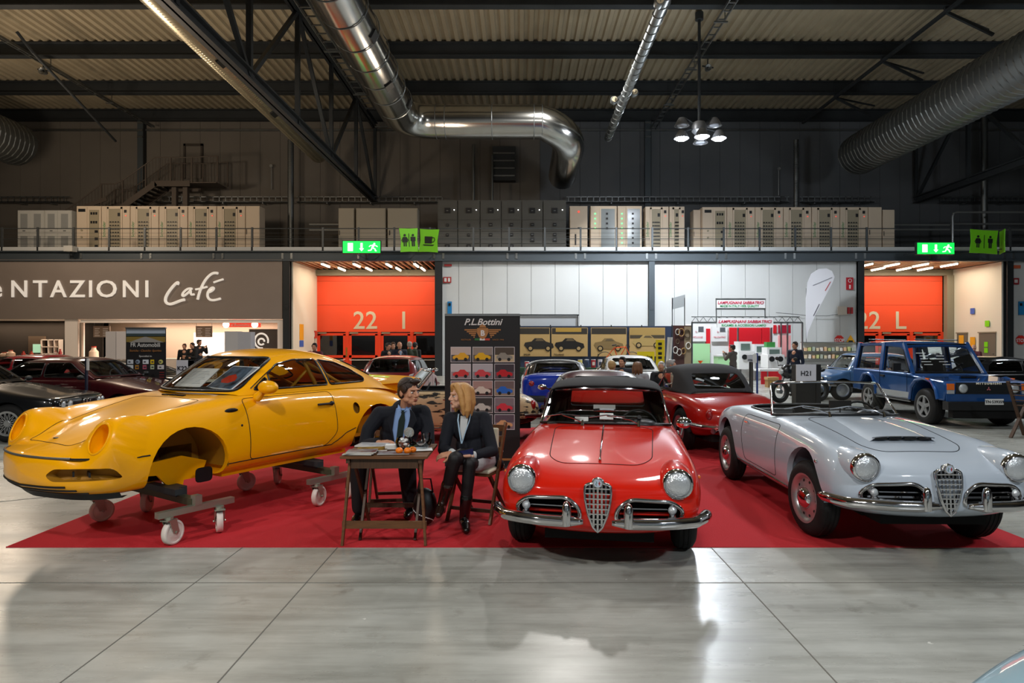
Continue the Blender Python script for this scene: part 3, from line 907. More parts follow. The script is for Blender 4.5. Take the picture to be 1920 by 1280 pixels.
# big silver duct with an elbow towards the right
def elbow_duct():
    t = thing('elbow_duct', 'large shiny silver duct that bends right under the roof', 'duct', (0, 0, 0))
    Z = CH + 9.5; r = 0.72
    P = [(-5.0, 8, Z), (-5.05, 26.4, Z)]
    for i in range(1, 7):
        a = i / 6 * PI / 2
        P.append((-5.05 + 1.3 * (1 - math.cos(a)), 26.4 + 1.3 * math.sin(a), Z))
    P += [(0.9, 27.7, Z)]
    for i in range(1, 7):
        a = i / 6 * PI / 2
        P.append((0.9 + 1.3 * math.sin(a), 27.7 + 1.3 * (1 - math.cos(a)), Z - 0.12 * i))
    P += [(2.2, 33.2, Z - 0.9)]
    MB().tube(P, r, 36).build('duct_shell', mat('shiny_duct', '#b4b4b0', 0.2, 1.0, noise=0.2, nscale=1.5), t, True)
    for y in np.arange(9.3, 26.4, 1.45):
        MB().tube([(-5.0 + (r + 0.012) * math.cos(q / 24 * 2 * PI), y, Z + (r + 0.012) * math.sin(q / 24 * 2 * PI)) for q in range(24)], 0.018, 5, True).build('seam_ring', M_galv, t)
    for x in (-3.6, -3.2, -1.2, 0.6, 0.95):
        MB().tube([(x, 27.7 + (r + 0.012) * math.cos(q / 24 * 2 * PI), Z + (r + 0.012) * math.sin(q / 24 * 2 * PI)) for q in range(24)], 0.018, 5, True).build('seam_ring', M_galv, t)
    for y, a in ((19.2, -0.5), (22.4, -0.9), (25.1, -0.3)):
        c = Vector((-5.03 + (r + 0.02) * math.cos(a), y, Z + (r + 0.02) * math.sin(a)))
        u = Vector((math.cos(a), 0, math.sin(a)))
        MB().bar(c - u * 0.03, c + u * 0.03, 0.42, 0.3, (0, 0, 1)).build('outlet_grille', M_blk, t)
    return t
elbow_duct()
for y, p in ((20.9, 0), (25.6, 0)):
    a = -0.95; xx = -9.75 - 0.45 * (y - 9) / 23.4
    u = Vector((math.cos(a), 0, math.sin(a))); c = Vector((xx, y, CH + 9.5)) + u * 0.47
    o = MB().bar(c - u * 0.03, c + u * 0.03, 0.5, 0.3, (0, 0, 1)).build('outlet_grille', M_blk)
    tag(o, 'black outlet grille on the slim roof duct, %s' % ('nearer one' if y < 22 else 'farther one'), 'grille')
spiral('roof_duct', 'thin spiral duct between the silver elbow and the lamp cluster', (4.0, 8, CH + 9.6), (4.15, 30.2, CH + 9.6), 0.17, M_galv, 0.5, 0.02, 16)
for i, (p, q, Y) in enumerate(((1152, 187, 24.5), (1190, 173, 24.8), (1237, 2, 17.5))):
    x, y, z = W(p, q, Y)
    t = thing('nozzle', ['round cream nozzle on the left of the thin duct', 'round cream nozzle on the right of the thin duct', 'round pinkish nozzle at the top of the thin duct'][i], 'nozzle', (x, y, z))
    MB().lathe([(0, -0.06), (0.13, -0.06), (0.15, 0), (0.13, 0.2), (0, 0.22)], axis='Y', n=18).build('rim', M_galv, t, True)
    MB().cyl((0, -0.08, 0), (0, -0.05, 0), 0.1, n=18).build('face', mat('cream_face', '#d8c8a8', 0.5), t)
    MB().bar((0, -0.09, -0.06), (0.03, -0.09, 0.06), 0.015, 0.015).build('needle', M_blk, t)
    MB().bar((0, 0.1, 0), (4.08 - x, 0.15, CH + 9.6 - z), 0.06, 0.06).build('arm', M_galv, t)
spiral('roof_duct', 'very large ribbed grey duct at the right of the roof', (17.35, 12, CH + 9.5), (17.2, 32.6, CH + 9.5), 1.0, M_ductd, 0.3, 0.03, 40)
spiral('roof_duct', 'large grey duct end at the left edge under the roof', (-25.6, 20, CH + 10.0), (-25.6, 32.6, CH + 10.0), 1.05, M_ductd, 0.3, 0.03, 32)
# longitudinal trusses
def truss(name, label, x, zb, zt, y0=4, y1=36.2):
    t = thing(name, label, 'truss', (x, 0, 0))
    for z, w, h, nm in ((zb, 0.36, 0.36, 'bottom_chord'), (zt, 0.3, 0.3, 'top_chord')):
        mb = MB(); mb.bx(-w / 2, w / 2, y0, y1, z - h / 2, z - h / 2 + 0.05); mb.bx(-w / 2, w / 2, y0, y1, z + h / 2 - 0.05, z + h / 2); mb.bx(-0.03, 0.03, y0, y1, z - h / 2, z + h / 2)
        mb.build(nm, M_steel, t)
    ys = np.arange(36.2, y0, -4.2)
    for i, y in enumerate(ys):
        MB().bar((0, y, zb), (0, y, zt), 0.16, 0.16, (0, 1, 0)).build('upright', M_steel, t)
        if i + 1 < len(ys):
            a, b = (zb, zt) if i % 2 == 0 else (zt, zb)
            MB().bar((0, y, a), (0, ys[i + 1], b), 0.14, 0.14, (1, 0, 0)).build('diagonal', M_steel, t)
    return t
truss('roof_truss', 'dark steel truss running to the wall between the two left ducts', -8.2, CH + 8.0, CH + 12.2)
truss('roof_truss', 'dark steel truss running to the wall at the right of the hall', 22.4, CH + 8.0, CH + 12.2)
tt = thing('roof_brace', 'long thin roof brace with short struts, upper right', 'brace', (15.9, 0, CH + 12.3))
MB().bar((0, 10, 0), (0, 36, 0), 0.12, 0.12).build('rod', M_steel, tt)
for y in (19.8, 23.9, 28.1, 32.3):
    MB().bar((0, y, 0), (1.7, y - 0.1, -0.9), 0.1, 0.1).build('strut', M_steel, tt)
    MB().bar((0, y, 0), (3.2, y + 2.2, 0.4), 0.07, 0.07).build('strut', M_steel, tt)
    MB().bar((0, y, 0), (0.0, y, 0.6), 0.1, 0.1, (0, 1, 0)).build('hanger', M_steel, tt)
# long cable trays under the roof
def long_tray(name, label, x, z, y0, y1, w=0.28):
    t = thing(name, label, 'cable tray', (x, 0, z))
    for s in (-1, 1):
        MB().bx(s * w / 2 - 0.015, s * w / 2 + 0.015, y0, y1, -0.05, 0.06).build('side', M_galv, t)
    y = y0
    while y < y1:
        MB().bx(-w / 2, w / 2, y, y + 0.05, -0.04, 0.0).build('rung', M_galv, t); y += 0.6
    for y in (19.8, 23.9, 28.1, 32.3):
        MB().bx(-w / 2 - 0.12, w / 2 + 0.12, y - 0.04, y + 0.04, -0.1, -0.05).build('bracket', M_galv, t)
        MB().bx(w / 2, w / 2 + 0.03, y - 0.02, y + 0.02, -0.1, 0.5).build('hanger', M_galv, t)
    return t
long_tray('cable_tray', 'pale roof cable tray running down to the grey column by the lamp cluster', 7.5, CH + 12.0, 10, 36.1)
long_tray('cable_tray', 'thin roof cable tray at the left with a floodlight on it', -20.7, CH + 12.1, 12, 36.1, 0.16)
lt = long_tray('cable_tray', 'broad cable tray hung beside the left truss', -7.0, CH + 10.9, 10, 30, 0.4)
pipe('down_rod', 'dark diagonal rod hanging below the left roof tray', [(-19.5, 24.8, CH + 12.0), (-19.2, 25.2, CH + 11.4), (-20.6, 32.6, CH + 10.2)], 0.06, M_steel, 'rod')
for i, (p, q, Y, lb) in enumerate(((125, 118, 25.2, 'small floodlight on the left roof tray'), (1327, 128, 28.3, 'small floodlight behind the lamp rod'))):
    x, y, z = W(p, q, Y) if i else (-20.7, 27.8, CH + 11.72)
    t = thing('floodlight', lb, 'floodlight', (x, y, z))
    MB().lathe([(0.04, 0.2), (0.09, 0.15), (0.16, -0.1), (0.14, -0.1), (0, 0.05)], axis='Y', n=16).build('housing', M_galv, t, True)
    MB().bar((0, 0, 0), (0, 0, 0.45), 0.04, 0.04, (0, 1, 0)).build('bracket', M_steel, t)
    MB().bar((-0.25, 0, 0.1), (0.25, 0, 0.02), 0.05, 0.05).build('crossbar', M_steel, t)

# hanging lamp cluster
M_bulb = mat('lamp_glass', '#ffffff', 0.3, emit='#e8f0ff', estr=180)
M_cold = mat('lamp_glass_off', '#8a8f98', 0.2)
M_shade = mat('lamp_shade_metal', '#7a7c80', 0.4, 0.6)
def lamp_cluster(loc, label, lit=True):
    t = thing('lamp_cluster', label, 'lamp', loc)
    x0, y0, z0 = loc
    MB().cyl((0, 0, 0.2), (0, 0, ZDK - z0), 0.06, n=10).build('rod', M_steel, t, True)
    MB().lathe([(0, 0.35), (0.22, 0.35), (0.3, 0.2), (0.3, 0.0), (0.16, -0.15), (0, -0.15)], (0, 0, 0.35), n=20).build('hub', M_shade, t, True)
    MB().cyl((0, 0, ZDK - z0 - 0.3), (0, 0, ZDK - z0), 0.16, n=12).build('ceiling_cap', M_steel, t, True)
    for i, (dx, dy, dz, on) in enumerate(((-0.74, -0.15, 0.0, 1), (0.74, -0.15, 0.0, 1), (-0.1, -0.75, -0.12, 1), (-0.64, 0.2, 0.62, 0), (0.66, 0.2, 0.62, 0), (0.22, 0.6, 0.05, 0))):
        MB().bar((0, 0, 0.5), (dx * 0.8, dy * 0.8, dz + 0.3), 0.04, 0.04).build('arm', M_steel, t)
        sh = MB().lathe([(0.05, 0.34), (0.12, 0.32), (0.2, 0.2), (0.3, 0.0), (0.28, 0.0), (0.17, 0.17), (0.0, 0.22)], (dx, dy, dz), n=24).build('shade', M_shade, t, True)
        if on and lit:
            MB().ball((dx, dy, dz - 0.0), (0.24, 0.24, 0.09), 16, 8).build('bulb', M_bulb, sh, True)
        else:
            MB().ball((dx, dy, dz + 0.02), (0.2, 0.2, 0.04), 16, 8).build('bulb', M_cold, sh, True)
    return t
lamp_cluster(W(1311, 262, 25.5), 'cluster of reflector lamps on a rod, three of them glowing')

# ------------------------------------------------------------------ hanging signs
M_exit = mat('exit_green', '#16d24a', 0.5, emit='#12e04a', estr=1.6)
M_signw = mat('sign_white', '#ffffff', 0.5, emit='#ffffff', estr=1.2)
def runner(mb, x, z, s, y):
    """Running man pictogram made of thick bars, facing right."""
    def ln(a, b, w): mb.bar((x + a[0] * s, y, z + a[1] * s), (x + b[0] * s, y, z + b[1] * s), 0.012, w * s, (-(b[1] - a[1]), 0, (b[0] - a[0])))
    mb.cyl((x + 0.18 * s, y - 0.006, z + 0.84 * s), (x + 0.18 * s, y + 0.006, z + 0.84 * s), 0.12 * s, n=12)
    ln((0.1, 0.72), (-0.05, 0.38), 0.24); ln((0.08, 0.7), (0.42, 0.62), 0.09); ln((0.42, 0.62), (0.55, 0.5), 0.09); ln((0.05, 0.68), (-0.28, 0.66), 0.09); ln((-0.28, 0.66), (-0.42, 0.5), 0.09)
    ln((-0.02, 0.38), (0.28, 0.26), 0.13); ln((0.28, 0.26), (0.3, 0.03), 0.12); ln((0.3, 0.04), (0.45, 0.04), 0.08); ln((-0.08, 0.38), (-0.2, 0.12), 0.13); ln((-0.2, 0.12), (-0.55, 0.08), 0.11)
def exit_sign(p0, p1, q0, q1, label):
    Y = 29.6; s = FPX / Y
    x0, x1, z0, z1 = (p0 - CX) / s, (p1 - CX) / s, CH + (640 - q1) / s, CH + (640 - q0) / s
    t = thing('exit_sign', label, 'sign', ((x0 + x1) / 2, Y, z0))
    w, h = (x1 - x0) / 2, z1 - z0
    MB().bx(-w - 0.04, w + 0.02, 0, 0.14, -0.03, h + 0.03).build('housing', M_steel, t)
    MB().bx(-w, w, -0.01, 0.0, 0, h).build('face', M_exit, t)
    mb = MB(); mb.bx(-w * 0.74, -w * 0.46, -0.022, -0.01, h * 0.16, h * 0.84)
    mb.build('door_symbol', M_signw, t)
    mb = MB(); mb.bx(-0.05, 0.05, -0.022, -0.01, h * 0.35, h * 0.84); mb.prism([(-0.11, 0.38 * h), (0.11, 0.38 * h), (0, 0.14 * h)], (0, -0.01, 0), (1, 0, 0), (0, 0, 1), (0, -0.012, 0))
    mb.build('arrow', M_signw, t)
    mb = MB(); runner(mb, w * 0.6, h * 0.14, h * 0.74, -0.016); mb.build('running_figure', M_signw, t)
    for a in (-w * 0.7, w * 0.7):
        MB().bar((a, 0.1, h * 0.3), (a, YF - 0.1 - Y, h * 0.3), 0.03, 0.03).build('bracket', M_steel, t)
    return t
exit_sign(643, 713, 452, 474, 'glowing green exit sign above the left orange doorway')
exit_sign(1720, 1789, 455, 476, 'glowing green exit sign above the right orange doorway')
M_lime = mat('lime_board', '#6fc21a', 0.5)
M_sym = mat('symbol_black', '#101410', 0.6)
def figure_woman(mb, x, z, s, y):
    mb.cyl((x, y, z + 0.9 * s), (x, y - 0.01, z + 0.9 * s), 0.1 * s, n=12)
    mb.prism([(x - .1 * s, z + .76 * s), (x + .1 * s, z + .76 * s), (x + .24 * s, z + .34 * s), (x - .24 * s, z + .34 * s)], (0, y, 0), (1, 0, 0), (0, 0, 1), (0, -0.01, 0))
    for a in (-1, 1):
        mb.prism([(x + a * .03 * s, z + .36 * s), (x + a * .12 * s, z + .36 * s), (x + a * .12 * s, z), (x + a * .03 * s, z)], (0, y, 0), (1, 0, 0), (0, 0, 1), (0, -0.01, 0))
        mb.prism([(x + a * .1 * s, z + .76 * s), (x + a * .16 * s, z + .74 * s), (x + a * .3 * s, z + .46 * s), (x + a * .24 * s, z + .44 * s)], (0, y, 0), (1, 0, 0), (0, 0, 1), (0, -0.01, 0))
def figure_man(mb, x, z, s, y):
    mb.cyl((x, y, z + 0.9 * s), (x, y - 0.01, z + 0.9 * s), 0.1 * s, n=12)
    mb.prism([(x - .2 * s, z + .77 * s), (x + .2 * s, z + .77 * s), (x + .2 * s, z + .42 * s), (x + .13 * s, z + .42 * s), (x + .13 * s, z), (x + .02 * s, z), (x + .02 * s, z + .38 * s),
              (x - .02 * s, z + .38 * s), (x - .02 * s, z), (x - .13 * s, z), (x - .13 * s, z + .42 * s), (x - .2 * s, z + .42 * s)], (0, y, 0), (1, 0, 0), (0, 0, 1), (0, -0.01, 0))
def lime_board(label, c, w, h, rz, tilt, kind):
    t = thing('sign_board', label, 'sign', c, rz)
    P = MB(Matrix.Rotation(tilt, 4, 'Y'))
    cv = 0.06
    poly = [(-w / 2, -h / 2), (0, -h / 2 + cv * .3), (w / 2, -h / 2), (w / 2 - cv, 0), (w / 2, h / 2), (0, h / 2 - cv * .3), (-w / 2, h / 2), (-w / 2 + cv, 0)]
    P.prism(poly, (0, 0, 0), (1, 0, 0), (0, 0, 1), (0, 0.03, 0)); P.build('board', M_lime, t)
    mb = MB(Matrix.Rotation(tilt, 4, 'Y'))
    if kind == 'wc':
        figure_woman(mb, -w * .22, -h * .26, h * .52, -0.005); figure_man(mb, w * .22, -h * .26, h * .52, -0.005); mb.bx(-0.012, 0.012, -0.015, -0.005, -h * .28, h * .28)
    else:
        mb.prism([(-w * .22, h * .18), (w * .18, h * .18), (w * .16, -h * .12), (-w * .2, -h * .12)], (0, -0.005, 0), (1, 0, 0), (0, 0, 1), (0, -0.01, 0))
        mb.prism([(-w * .3, -h * .17), (w * .3, -h * .17), (w * .22, -h * .22), (-w * .22, -h * .22)], (0, -0.005, 0), (1, 0, 0), (0, 0, 1), (0, -0.01, 0))
        mb.tube([(w * .17, -0.01, h * .13), (w * .28, -0.01, h * .13), (w * .31, -0.01, h * .05), (w * .27, -0.01, -h * .04), (w * .16, -0.01, -h * .06)], 0.016, 6)
    mb.build('pictogram', M_sym, t)
    MB().bar((0, 0.02, -h / 2 + 0.2), Matrix.Rotation(-rz, 3, 'Z') @ Vector((0, YF - 0.1 - c[1], -h / 2 + 0.2)), 0.03, 0.03).build('bracket', M_steel, t)
    return t
lime_board('lime green board with toilet figures hanging over the left doorway', W(767, 450, 29.2), 0.85, 1.08, 0.35, -0.06, 'wc')
lime_board('lime green board with a coffee cup hanging over the left doorway', W(804, 451, 29.2), 0.92, 1.05, -0.2, 0.06, 'cup')
lime_board('lime green board with toilet figures hanging near the right column', W(1845, 453, 29.2), 1.35, 1.08, 0.08, 0.04, 'wc')
lime_board('narrow side board of the lime toilet sign at the right', W(1880, 453, 29.5), 0.9, 1.06, 1.15, 0.0, 'wc')
# small box lamp on the gallery edge
t = thing('floodlight', 'small cream floodlight on the gallery edge above the cafe sign', 'floodlight', W(133, 467, 30.8))
MB().bx(-0.22, 0.2, -0.2, 0.15, -0.12, 0.14).build('housing', M_cabw, t); MB().bx(-0.03, 0.03, 0, 0.2, -0.3, -0.1).build('bracket', M_steel, t)
# ------------------------------------------------------------------ car body engine
from mathutils.bvhtree import BVHTree
def bspline(P, n, mirror_last=False):
    """Uniform cubic B-spline along axis 0, end-interpolating; P is (m, ..., 3)."""
    a = 2 * P[0] - P[1]
    if mirror_last:
        z = P[-2] * np.array([1, -1, 1])
    else:
        z = 2 * P[-1] - P[-2]
    Q = np.concatenate([a[None], P, z[None]])
    m = len(P) - 1
    out = []
    for i in range(n + 1):
        t = i / n * m
        k = min(int(t), m - 1); u = t - k
        b = ((1 - u) ** 3 / 6, (3 * u ** 3 - 6 * u * u + 4) / 6, (-3 * u ** 3 + 3 * u * u + 3 * u + 1) / 6, u ** 3 / 6)
        out.append(sum(b[j] * Q[k + j] for j in range(4)))
    return np.array(out)

def cage(st, K):
    """st: list of (x, bend, [(y, z)...]); a station with one point is a pole."""
    G = []
    for x, bend, ps in st:
        if len(ps) == 1:
            ps = [(0.0, ps[0][1])] * K
        ym = max(p[0] for p in ps) or 1
        G.append([(x - bend * (p[0] / ym) ** 2, p[0], p[1]) for p in ps])
    return np.array(G, float)

def shell(st, K, ns=84, nk=36, center=True):
    """B-spline skin of a half cage, mirrored; returns a bmesh."""
    G = cage(st, K)
    S = bspline(G, ns)
    S = np.swapaxes(bspline(np.swapaxes(S, 0, 1), nk, mirror_last=center), 0, 1)
    bm = bmesh.new()
    for sgn in (1, -1):
        vv = [[bm.verts.new((p[0], sgn * p[1], p[2])) for p in row] for row in S]
        for i in range(len(S) - 1):
            for j in range(S.shape[1] - 1):
                q = [vv[i][j], vv[i + 1][j], vv[i + 1][j + 1], vv[i][j + 1]]
                if sgn > 0: q.reverse()
                try: bm.faces.new(q)
                except ValueError: pass
    bmesh.ops.remove_doubles(bm, verts=bm.verts, dist=2e-4)
    bmesh.ops.recalc_face_normals(bm, faces=bm.faces)
    return bm

XZ = (Vector((0, 0, 0)), Vector((1, 0, 0)), Vector((0, 0, 1)))
YZ = (Vector((0, 0, 0)), Vector((0, 1, 0)), Vector((0, 0, 1)))
XY = (Vector((0, 0, 0)), Vector((1, 0, 0)), Vector((0, 1, 0)))
def inside(poly, x, y):
    c = False
    j = len(poly) - 1
    for i in range(len(poly)):
        xi, yi = poly[i]; xj, yj = poly[j]
        if (yi > y) != (yj > y) and x < (xj - xi) * (y - yi) / (yj - yi) + xi:
            c = not c
        j = i
    return c
def region(bm, poly, frame, flt, m=0.09):
    """Cut the outline of poly (2D in frame) into bm; returns the faces inside."""
    o, u, v = frame
    n = len(poly)
    P = np.array(poly, float)
    lo, hi = P.min(0) - m, P.max(0) + m
    def co(f):
        c = f.calc_center_median() - o
        return c.dot(u), c.dot(v)
    for i in range(n):
        a, b = P[i], P[(i + 1) % n]
        d = b - a; L = np.hypot(*d)
        if L < 1e-6: continue
        d = d / L
        fs = []
        for f in bm.faces:
            c = f.calc_center_median()
            if not flt(c): continue
            w = c - o
            x, y = w.dot(u), w.dot(v)
            if x < lo[0] or x > hi[0] or y < lo[1] or y > hi[1]: continue
            t = (x - a[0]) * d[0] + (y - a[1]) * d[1]
            s = abs(-(x - a[0]) * d[1] + (y - a[1]) * d[0])
            if s < m and -m < t < L + m: fs.append(f)
        if not fs: continue
        g = set(fs)
        for f in fs:
            g.update(f.edges); g.update(f.verts)
        no = u * float(-d[1]) + v * float(d[0])
        bmesh.ops.bisect_plane(bm, geom=list(g), dist=1e-5, plane_co=o + u * float(a[0]) + v * float(a[1]), plane_no=no)
    out = []
    for f in bm.faces:
        c = f.calc_center_median()
        if flt(c):
            w = c - o
            if inside(poly, w.dot(u), w.dot(v)): out.append(f)
    return out
def loops(faces):
    """Ordered boundary loops (as coordinate lists) of a face set."""
    cnt = {}
    fs = set(faces)
    for f in faces:
        for e in f.edges:
            cnt[e] = cnt.get(e, 0) + 1
    adj = {}
    for e, c in cnt.items():
        if c == 1:
            a, b = e.verts
            adj.setdefault(a, []).append(b); adj.setdefault(b, []).append(a)
    seen = set(); out = []
    for s in adj:
        if s in seen: continue
        lp = [s]; seen.add(s); cur = s
        while True:
            nx = [q for q in adj[cur] if q not in seen]
            if not nx: break
            cur = nx[0]; seen.add(cur); lp.append(cur)
        if len(lp) > 4: out.append([v.co.copy() for v in lp])
    out.sort(key=len, reverse=True)
    return out
def resample(P, step=0.02, closed=True):
    P = [Vector(p) for p in P]
    if closed: P = P + [P[0]]
    d = [0]
    for a, b in zip(P[:-1], P[1:]): d.append(d[-1] + (b - a).length)
    n = max(6, int(d[-1] / step))
    out = []
    k = 0
    for i in range(n if closed else n + 1):
        t = d[-1] * i / n
        while k < len(d) - 2 and d[k + 1] < t: k += 1
        u = (t - d[k]) / max(1e-9, d[k + 1] - d[k])
        out.append(P[k].lerp(P[k + 1], u))
    return out
def take(bm, faces, name, m, parent, off=0.0, delete=True):
    """Copy faces out as their own object, optionally offset along normals."""
    bm.normal_update()
    vs = {}; co = []; fc = []
    for f in faces:
        idx = []
        for v in f.verts:
            if v not in vs:
                vs[v] = len(co); co.append(tuple(v.co + v.normal * off))
            idx.append(vs[v])
        fc.append(tuple(idx))
    me = bpy.data.meshes.new(name)
    me.from_pydata(co, [], fc)
    finish(me, 'all')
    if delete: bmesh.ops.delete(bm, geom=list(faces), context='FACES')
    return link(name, me, m, parent)
def recess(loop, dvec, depth, name, m, parent, taper=0.92, capm=None, cap=True):
    """Wall and bottom behind a hole whose rim is loop."""
    P = resample(loop, 0.012)
    c = sum(P, Vector()) / len(P); d = Vector(dvec).normalized() * depth
    n = len(P)
    vs = P + [c + (p - c) * taper + d for p in P] + [c + d]
    fs = [(i, (i + 1) % n, n + (i + 1) % n, n + i) for i in range(n)]
    if cap: fs += [(n + i, n + (i + 1) % n, 2 * n) for i in range(n)]
    return MB().add(vs, fs).build(name, m, parent, True, 50)
def tube_loop(loop, r, name, m, parent, n=6, step=0.025, closed=True):
    return MB().tube(resample(loop, step, closed), r, n, closed).build(name, m, parent, True, 60)
def bvh_of(bm): return BVHTree.FromBMesh(bm)
def onskin(bvh, pts, off=0.0, step=0.03, d=None):
    """Polyline laid on the body skin (nearest point, or cast along d)."""
    out = []
    for p in resample(pts, step, False):
        if d is not None:
            h = bvh.ray_cast(p, Vector(d))
        else:
            h = bvh.find_nearest(p)
        if h[0] is None: continue
        out.append(h[0] + h[1] * off)
    return out
def skin_line(bvh, pts, r, name, m, parent, off=0.0, d=None, step=0.03, n=6):
    P = onskin(bvh, pts, off, step, d)
    if len(P) < 2: return None
    return MB().tube(P, r, n).build(name, m, parent, True, 60)
def circ(cx, cy, r, n=28, ry=None, a0=0.0):
    return [(cx + r * math.cos(a0 + 2 * PI * i / n), cy + (ry or r) * math.sin(a0 + 2 * PI * i / n)) for i in range(n)]

M_glass = thin_glass('car_glass', (0.72, 0.82, 0.78), 0.2)
M_glassd = thin_glass('car_glass_dark', (0.25, 0.28, 0.28), 0.9)
M_rub = mat('window_rubber', '#0b0b0c', 0.4)
M_tub = mat('cabin_dark', '#0c0b0b', 0.8)
M_lens = mat('headlight_lens', '#c9ced2', 0.12, 0.55, coat=1.0, bump=0.5, bscale=90)
M_amber = mat('amber_lens', '#e06a12', 0.25, coat=1.0)
M_redl = mat('red_lens', '#8e1210', 0.25, coat=1.0)
M_rim = mat('wheel_silver', '#b9bbbd', 0.3, 0.8)
M_rimd = mat('wheel_dark_hole', '#08080a', 0.8)

def arch_cut(bm, x, z, R, parent, lip_m, liner_m, ymin=0.45, ylip=0.05, depth=0.36, inner=True):
    """Wheel arch on both sides, with lip and inner liner."""
    for s in (1, -1):
        fs = region(bm, circ(x, z, R, 30), XZ, lambda c: c.y * s > ymin)
        if not fs: continue
        lp = max(loops(fs), key=len)
        bmesh.ops.delete(bm, geom=fs, context='FACES')
        P = [p for p in resample(lp, 0.03)]
        n = len(P)
        vs = P + [Vector((p.x, p.y - s * ylip, p.z)) for p in P]
        MB().add(vs, [(i, (i + 1) % n, n + (i + 1) % n, n + i) for i in range(n)]).build('arch_lip', lip_m, parent, True, 60)
        y0 = s * 0.72
        k = 22
        vs, f2 = [], []
        for i in range(k + 1):
            a = PI * (-0.03 + 1.06 * i / k)
            for yy in (s * 0.86, s * (0.86 - depth)):
                vs.append((x + (R + 0.005) * math.cos(a), yy if abs(yy) < 0.8 else s * (max(abs(p.y) for p in P) - 0.03), z + (R + 0.005) * math.sin(a)))
        for i in range(k): f2.append((2 * i, 2 * i + 1, 2 * i + 3, 2 * i + 2))
        if inner:
            c0 = len(vs); vs.append((x, s * (0.86 - depth), z))
            for i in range(k): f2.append((2 * i + 1, c0, 2 * i + 3))
        MB().add(vs, f2).build('wheel_well', liner_m, parent, True, 40)

def wheel(parent, x, y, s, R=0.315, w=0.165, rr=0.2, style='steel', steer=0.0, z=None):
    """Wheel: tyre object with rim (and hub parts) as children; s=+1 outer face towards +y."""
    z = R if z is None else z
    t = MB().lathe([(rr, -w / 2), (rr + 0.012, -w / 2 - 0.004), (R - 0.05, -w / 2 - 0.008), (R - 0.012, -w / 2 + 0.015), (R, -w / 2 + 0.04), (R, w / 2 - 0.04), (R - 0.012, w / 2 - 0.015),
                   (R - 0.05, w / 2 + 0.008), (rr + 0.012, w / 2 + 0.004), (rr, w / 2)], axis='Y', n=40)
    for q in (-0.035, 0.0, 0.035):
        t.lathe([(R + 0.001, q - 0.012), (R + 0.005, q - 0.01), (R + 0.005, q + 0.01), (R + 0.001, q + 0.012)], axis='Y', n=40)
    o = t.build('wheel', M_tyre, parent, True, 50)
    o.location = (x, y, z); o.rotation_euler = (0, 0, steer)
    e = s * w / 2
    if style == 'steel':
        MB().lathe([(rr + 0.004, e * 0.5), (rr + 0.012, e + s * 0.006), (rr - 0.006, e + s * 0.004), (rr - 0.03, e - s * 0.03), (rr - 0.075, e - s * 0.02), (rr - 0.1, e - s * 0.012), (0, e - s * 0.012)], axis='Y', n=36).build('rim', M_rim, o, True, 50)
        mb = MB()
        for i in range(10):
            a = 2 * PI * i / 10
            mb.ball(((rr - 0.052) * math.cos(a), e - s * 0.026, (rr - 0.052) * math.sin(a)), (0.014, 0.006, 0.014), 10, 6)
        mb.build('vent_hole', M_rimd, o, True)
        MB().lathe([(0.092, e - s * 0.014), (0.088, e + s * 0.01), (0.06, e + s * 0.03), (0.03, e + s * 0.037), (0, e + s * 0.038)], axis='Y', n=28).build('hub_cap', M_chrome, o, True, 60)
    elif style == 'spoke5':
        MB().lathe([(rr + 0.004, e * 0.4), (rr + 0.012, e + s * 0.006), (rr - 0.012, e + s * 0.002), (rr - 0.02, e - s * 0.07), (0, e - s * 0.08)], axis='Y', n=36).build('rim', M_rimd, o, True, 50)
        MB().lathe([(rr + 0.006, e * 0.6), (rr + 0.014, e + s * 0.008), (rr - 0.014, e + s * 0.004), (rr - 0.02, e - s * 0.03)], axis='Y', n=36).build('rim_lip', M_rim, o, True, 50)
        for i in range(5):
            a = 2 * PI * i / 5 + 0.3
            MB().prism([(0.03, -0.045), (rr - 0.012, -0.03), (rr - 0.012, 0.03), (0.03, 0.045)], (0, e - s * 0.03, 0), (math.cos(a), 0, math.sin(a)), (-math.sin(a), 0, math.cos(a)), (0, s * 0.025, 0)).build('spoke', M_rim, o)
        MB().cyl((0, e - s * 0.03, 0), (0, e + s * 0.005, 0), 0.055, n=20).build('hub_cap', M_rim, o, True)
    elif style == 'mesh':
        MB().lathe([(rr + 0.004, e * 0.4), (rr - 0.012, e), (rr - 0.02, e - s * 0.06), (0, e - s * 0.07)], axis='Y', n=36).build('rim', M_rimd, o, True, 50)
        MB().lathe([(rr + 0.006, e * 0.6), (rr + 0.014, e + s * 0.008), (rr - 0.02, e + s * 0.004), (rr - 0.022, e - s * 0.03)], axis='Y', n=36).build('rim_lip', M_rim, o, True, 50)
        mb = MB()
        for i in range(14):
            for sg in (1, -1):
                a, b = 2 * PI * i / 14, 2 * PI * (i + sg * 0.9) / 14
                mb.bar((0.04 * math.cos(a), e - s * 0.01, 0.04 * math.sin(a)), ((rr - 0.015) * math.cos(b), e - s * 0.006, (rr - 0.015) * math.sin(b)), 0.01, 0.01, (0, 1, 0))
        mb.build('spokes', M_rim, o)
        MB().cyl((0, e - s * 0.03, 0), (0, e + s * 0.005, 0), 0.045, n=20).build('hub_cap', M_rim, o, True)
    else:
        MB().lathe([(rr + 0.004, e * 0.5), (rr + 0.01, e + s * 0.006), (rr - 0.012, e), (rr - 0.02, e - s * 0.03), (0.07, e - s * 0.015), (0.06, e + s * 0.005), (0, e + s * 0.01)], axis='Y', n=30).build('rim', M_rim, o, True, 50)
    return o

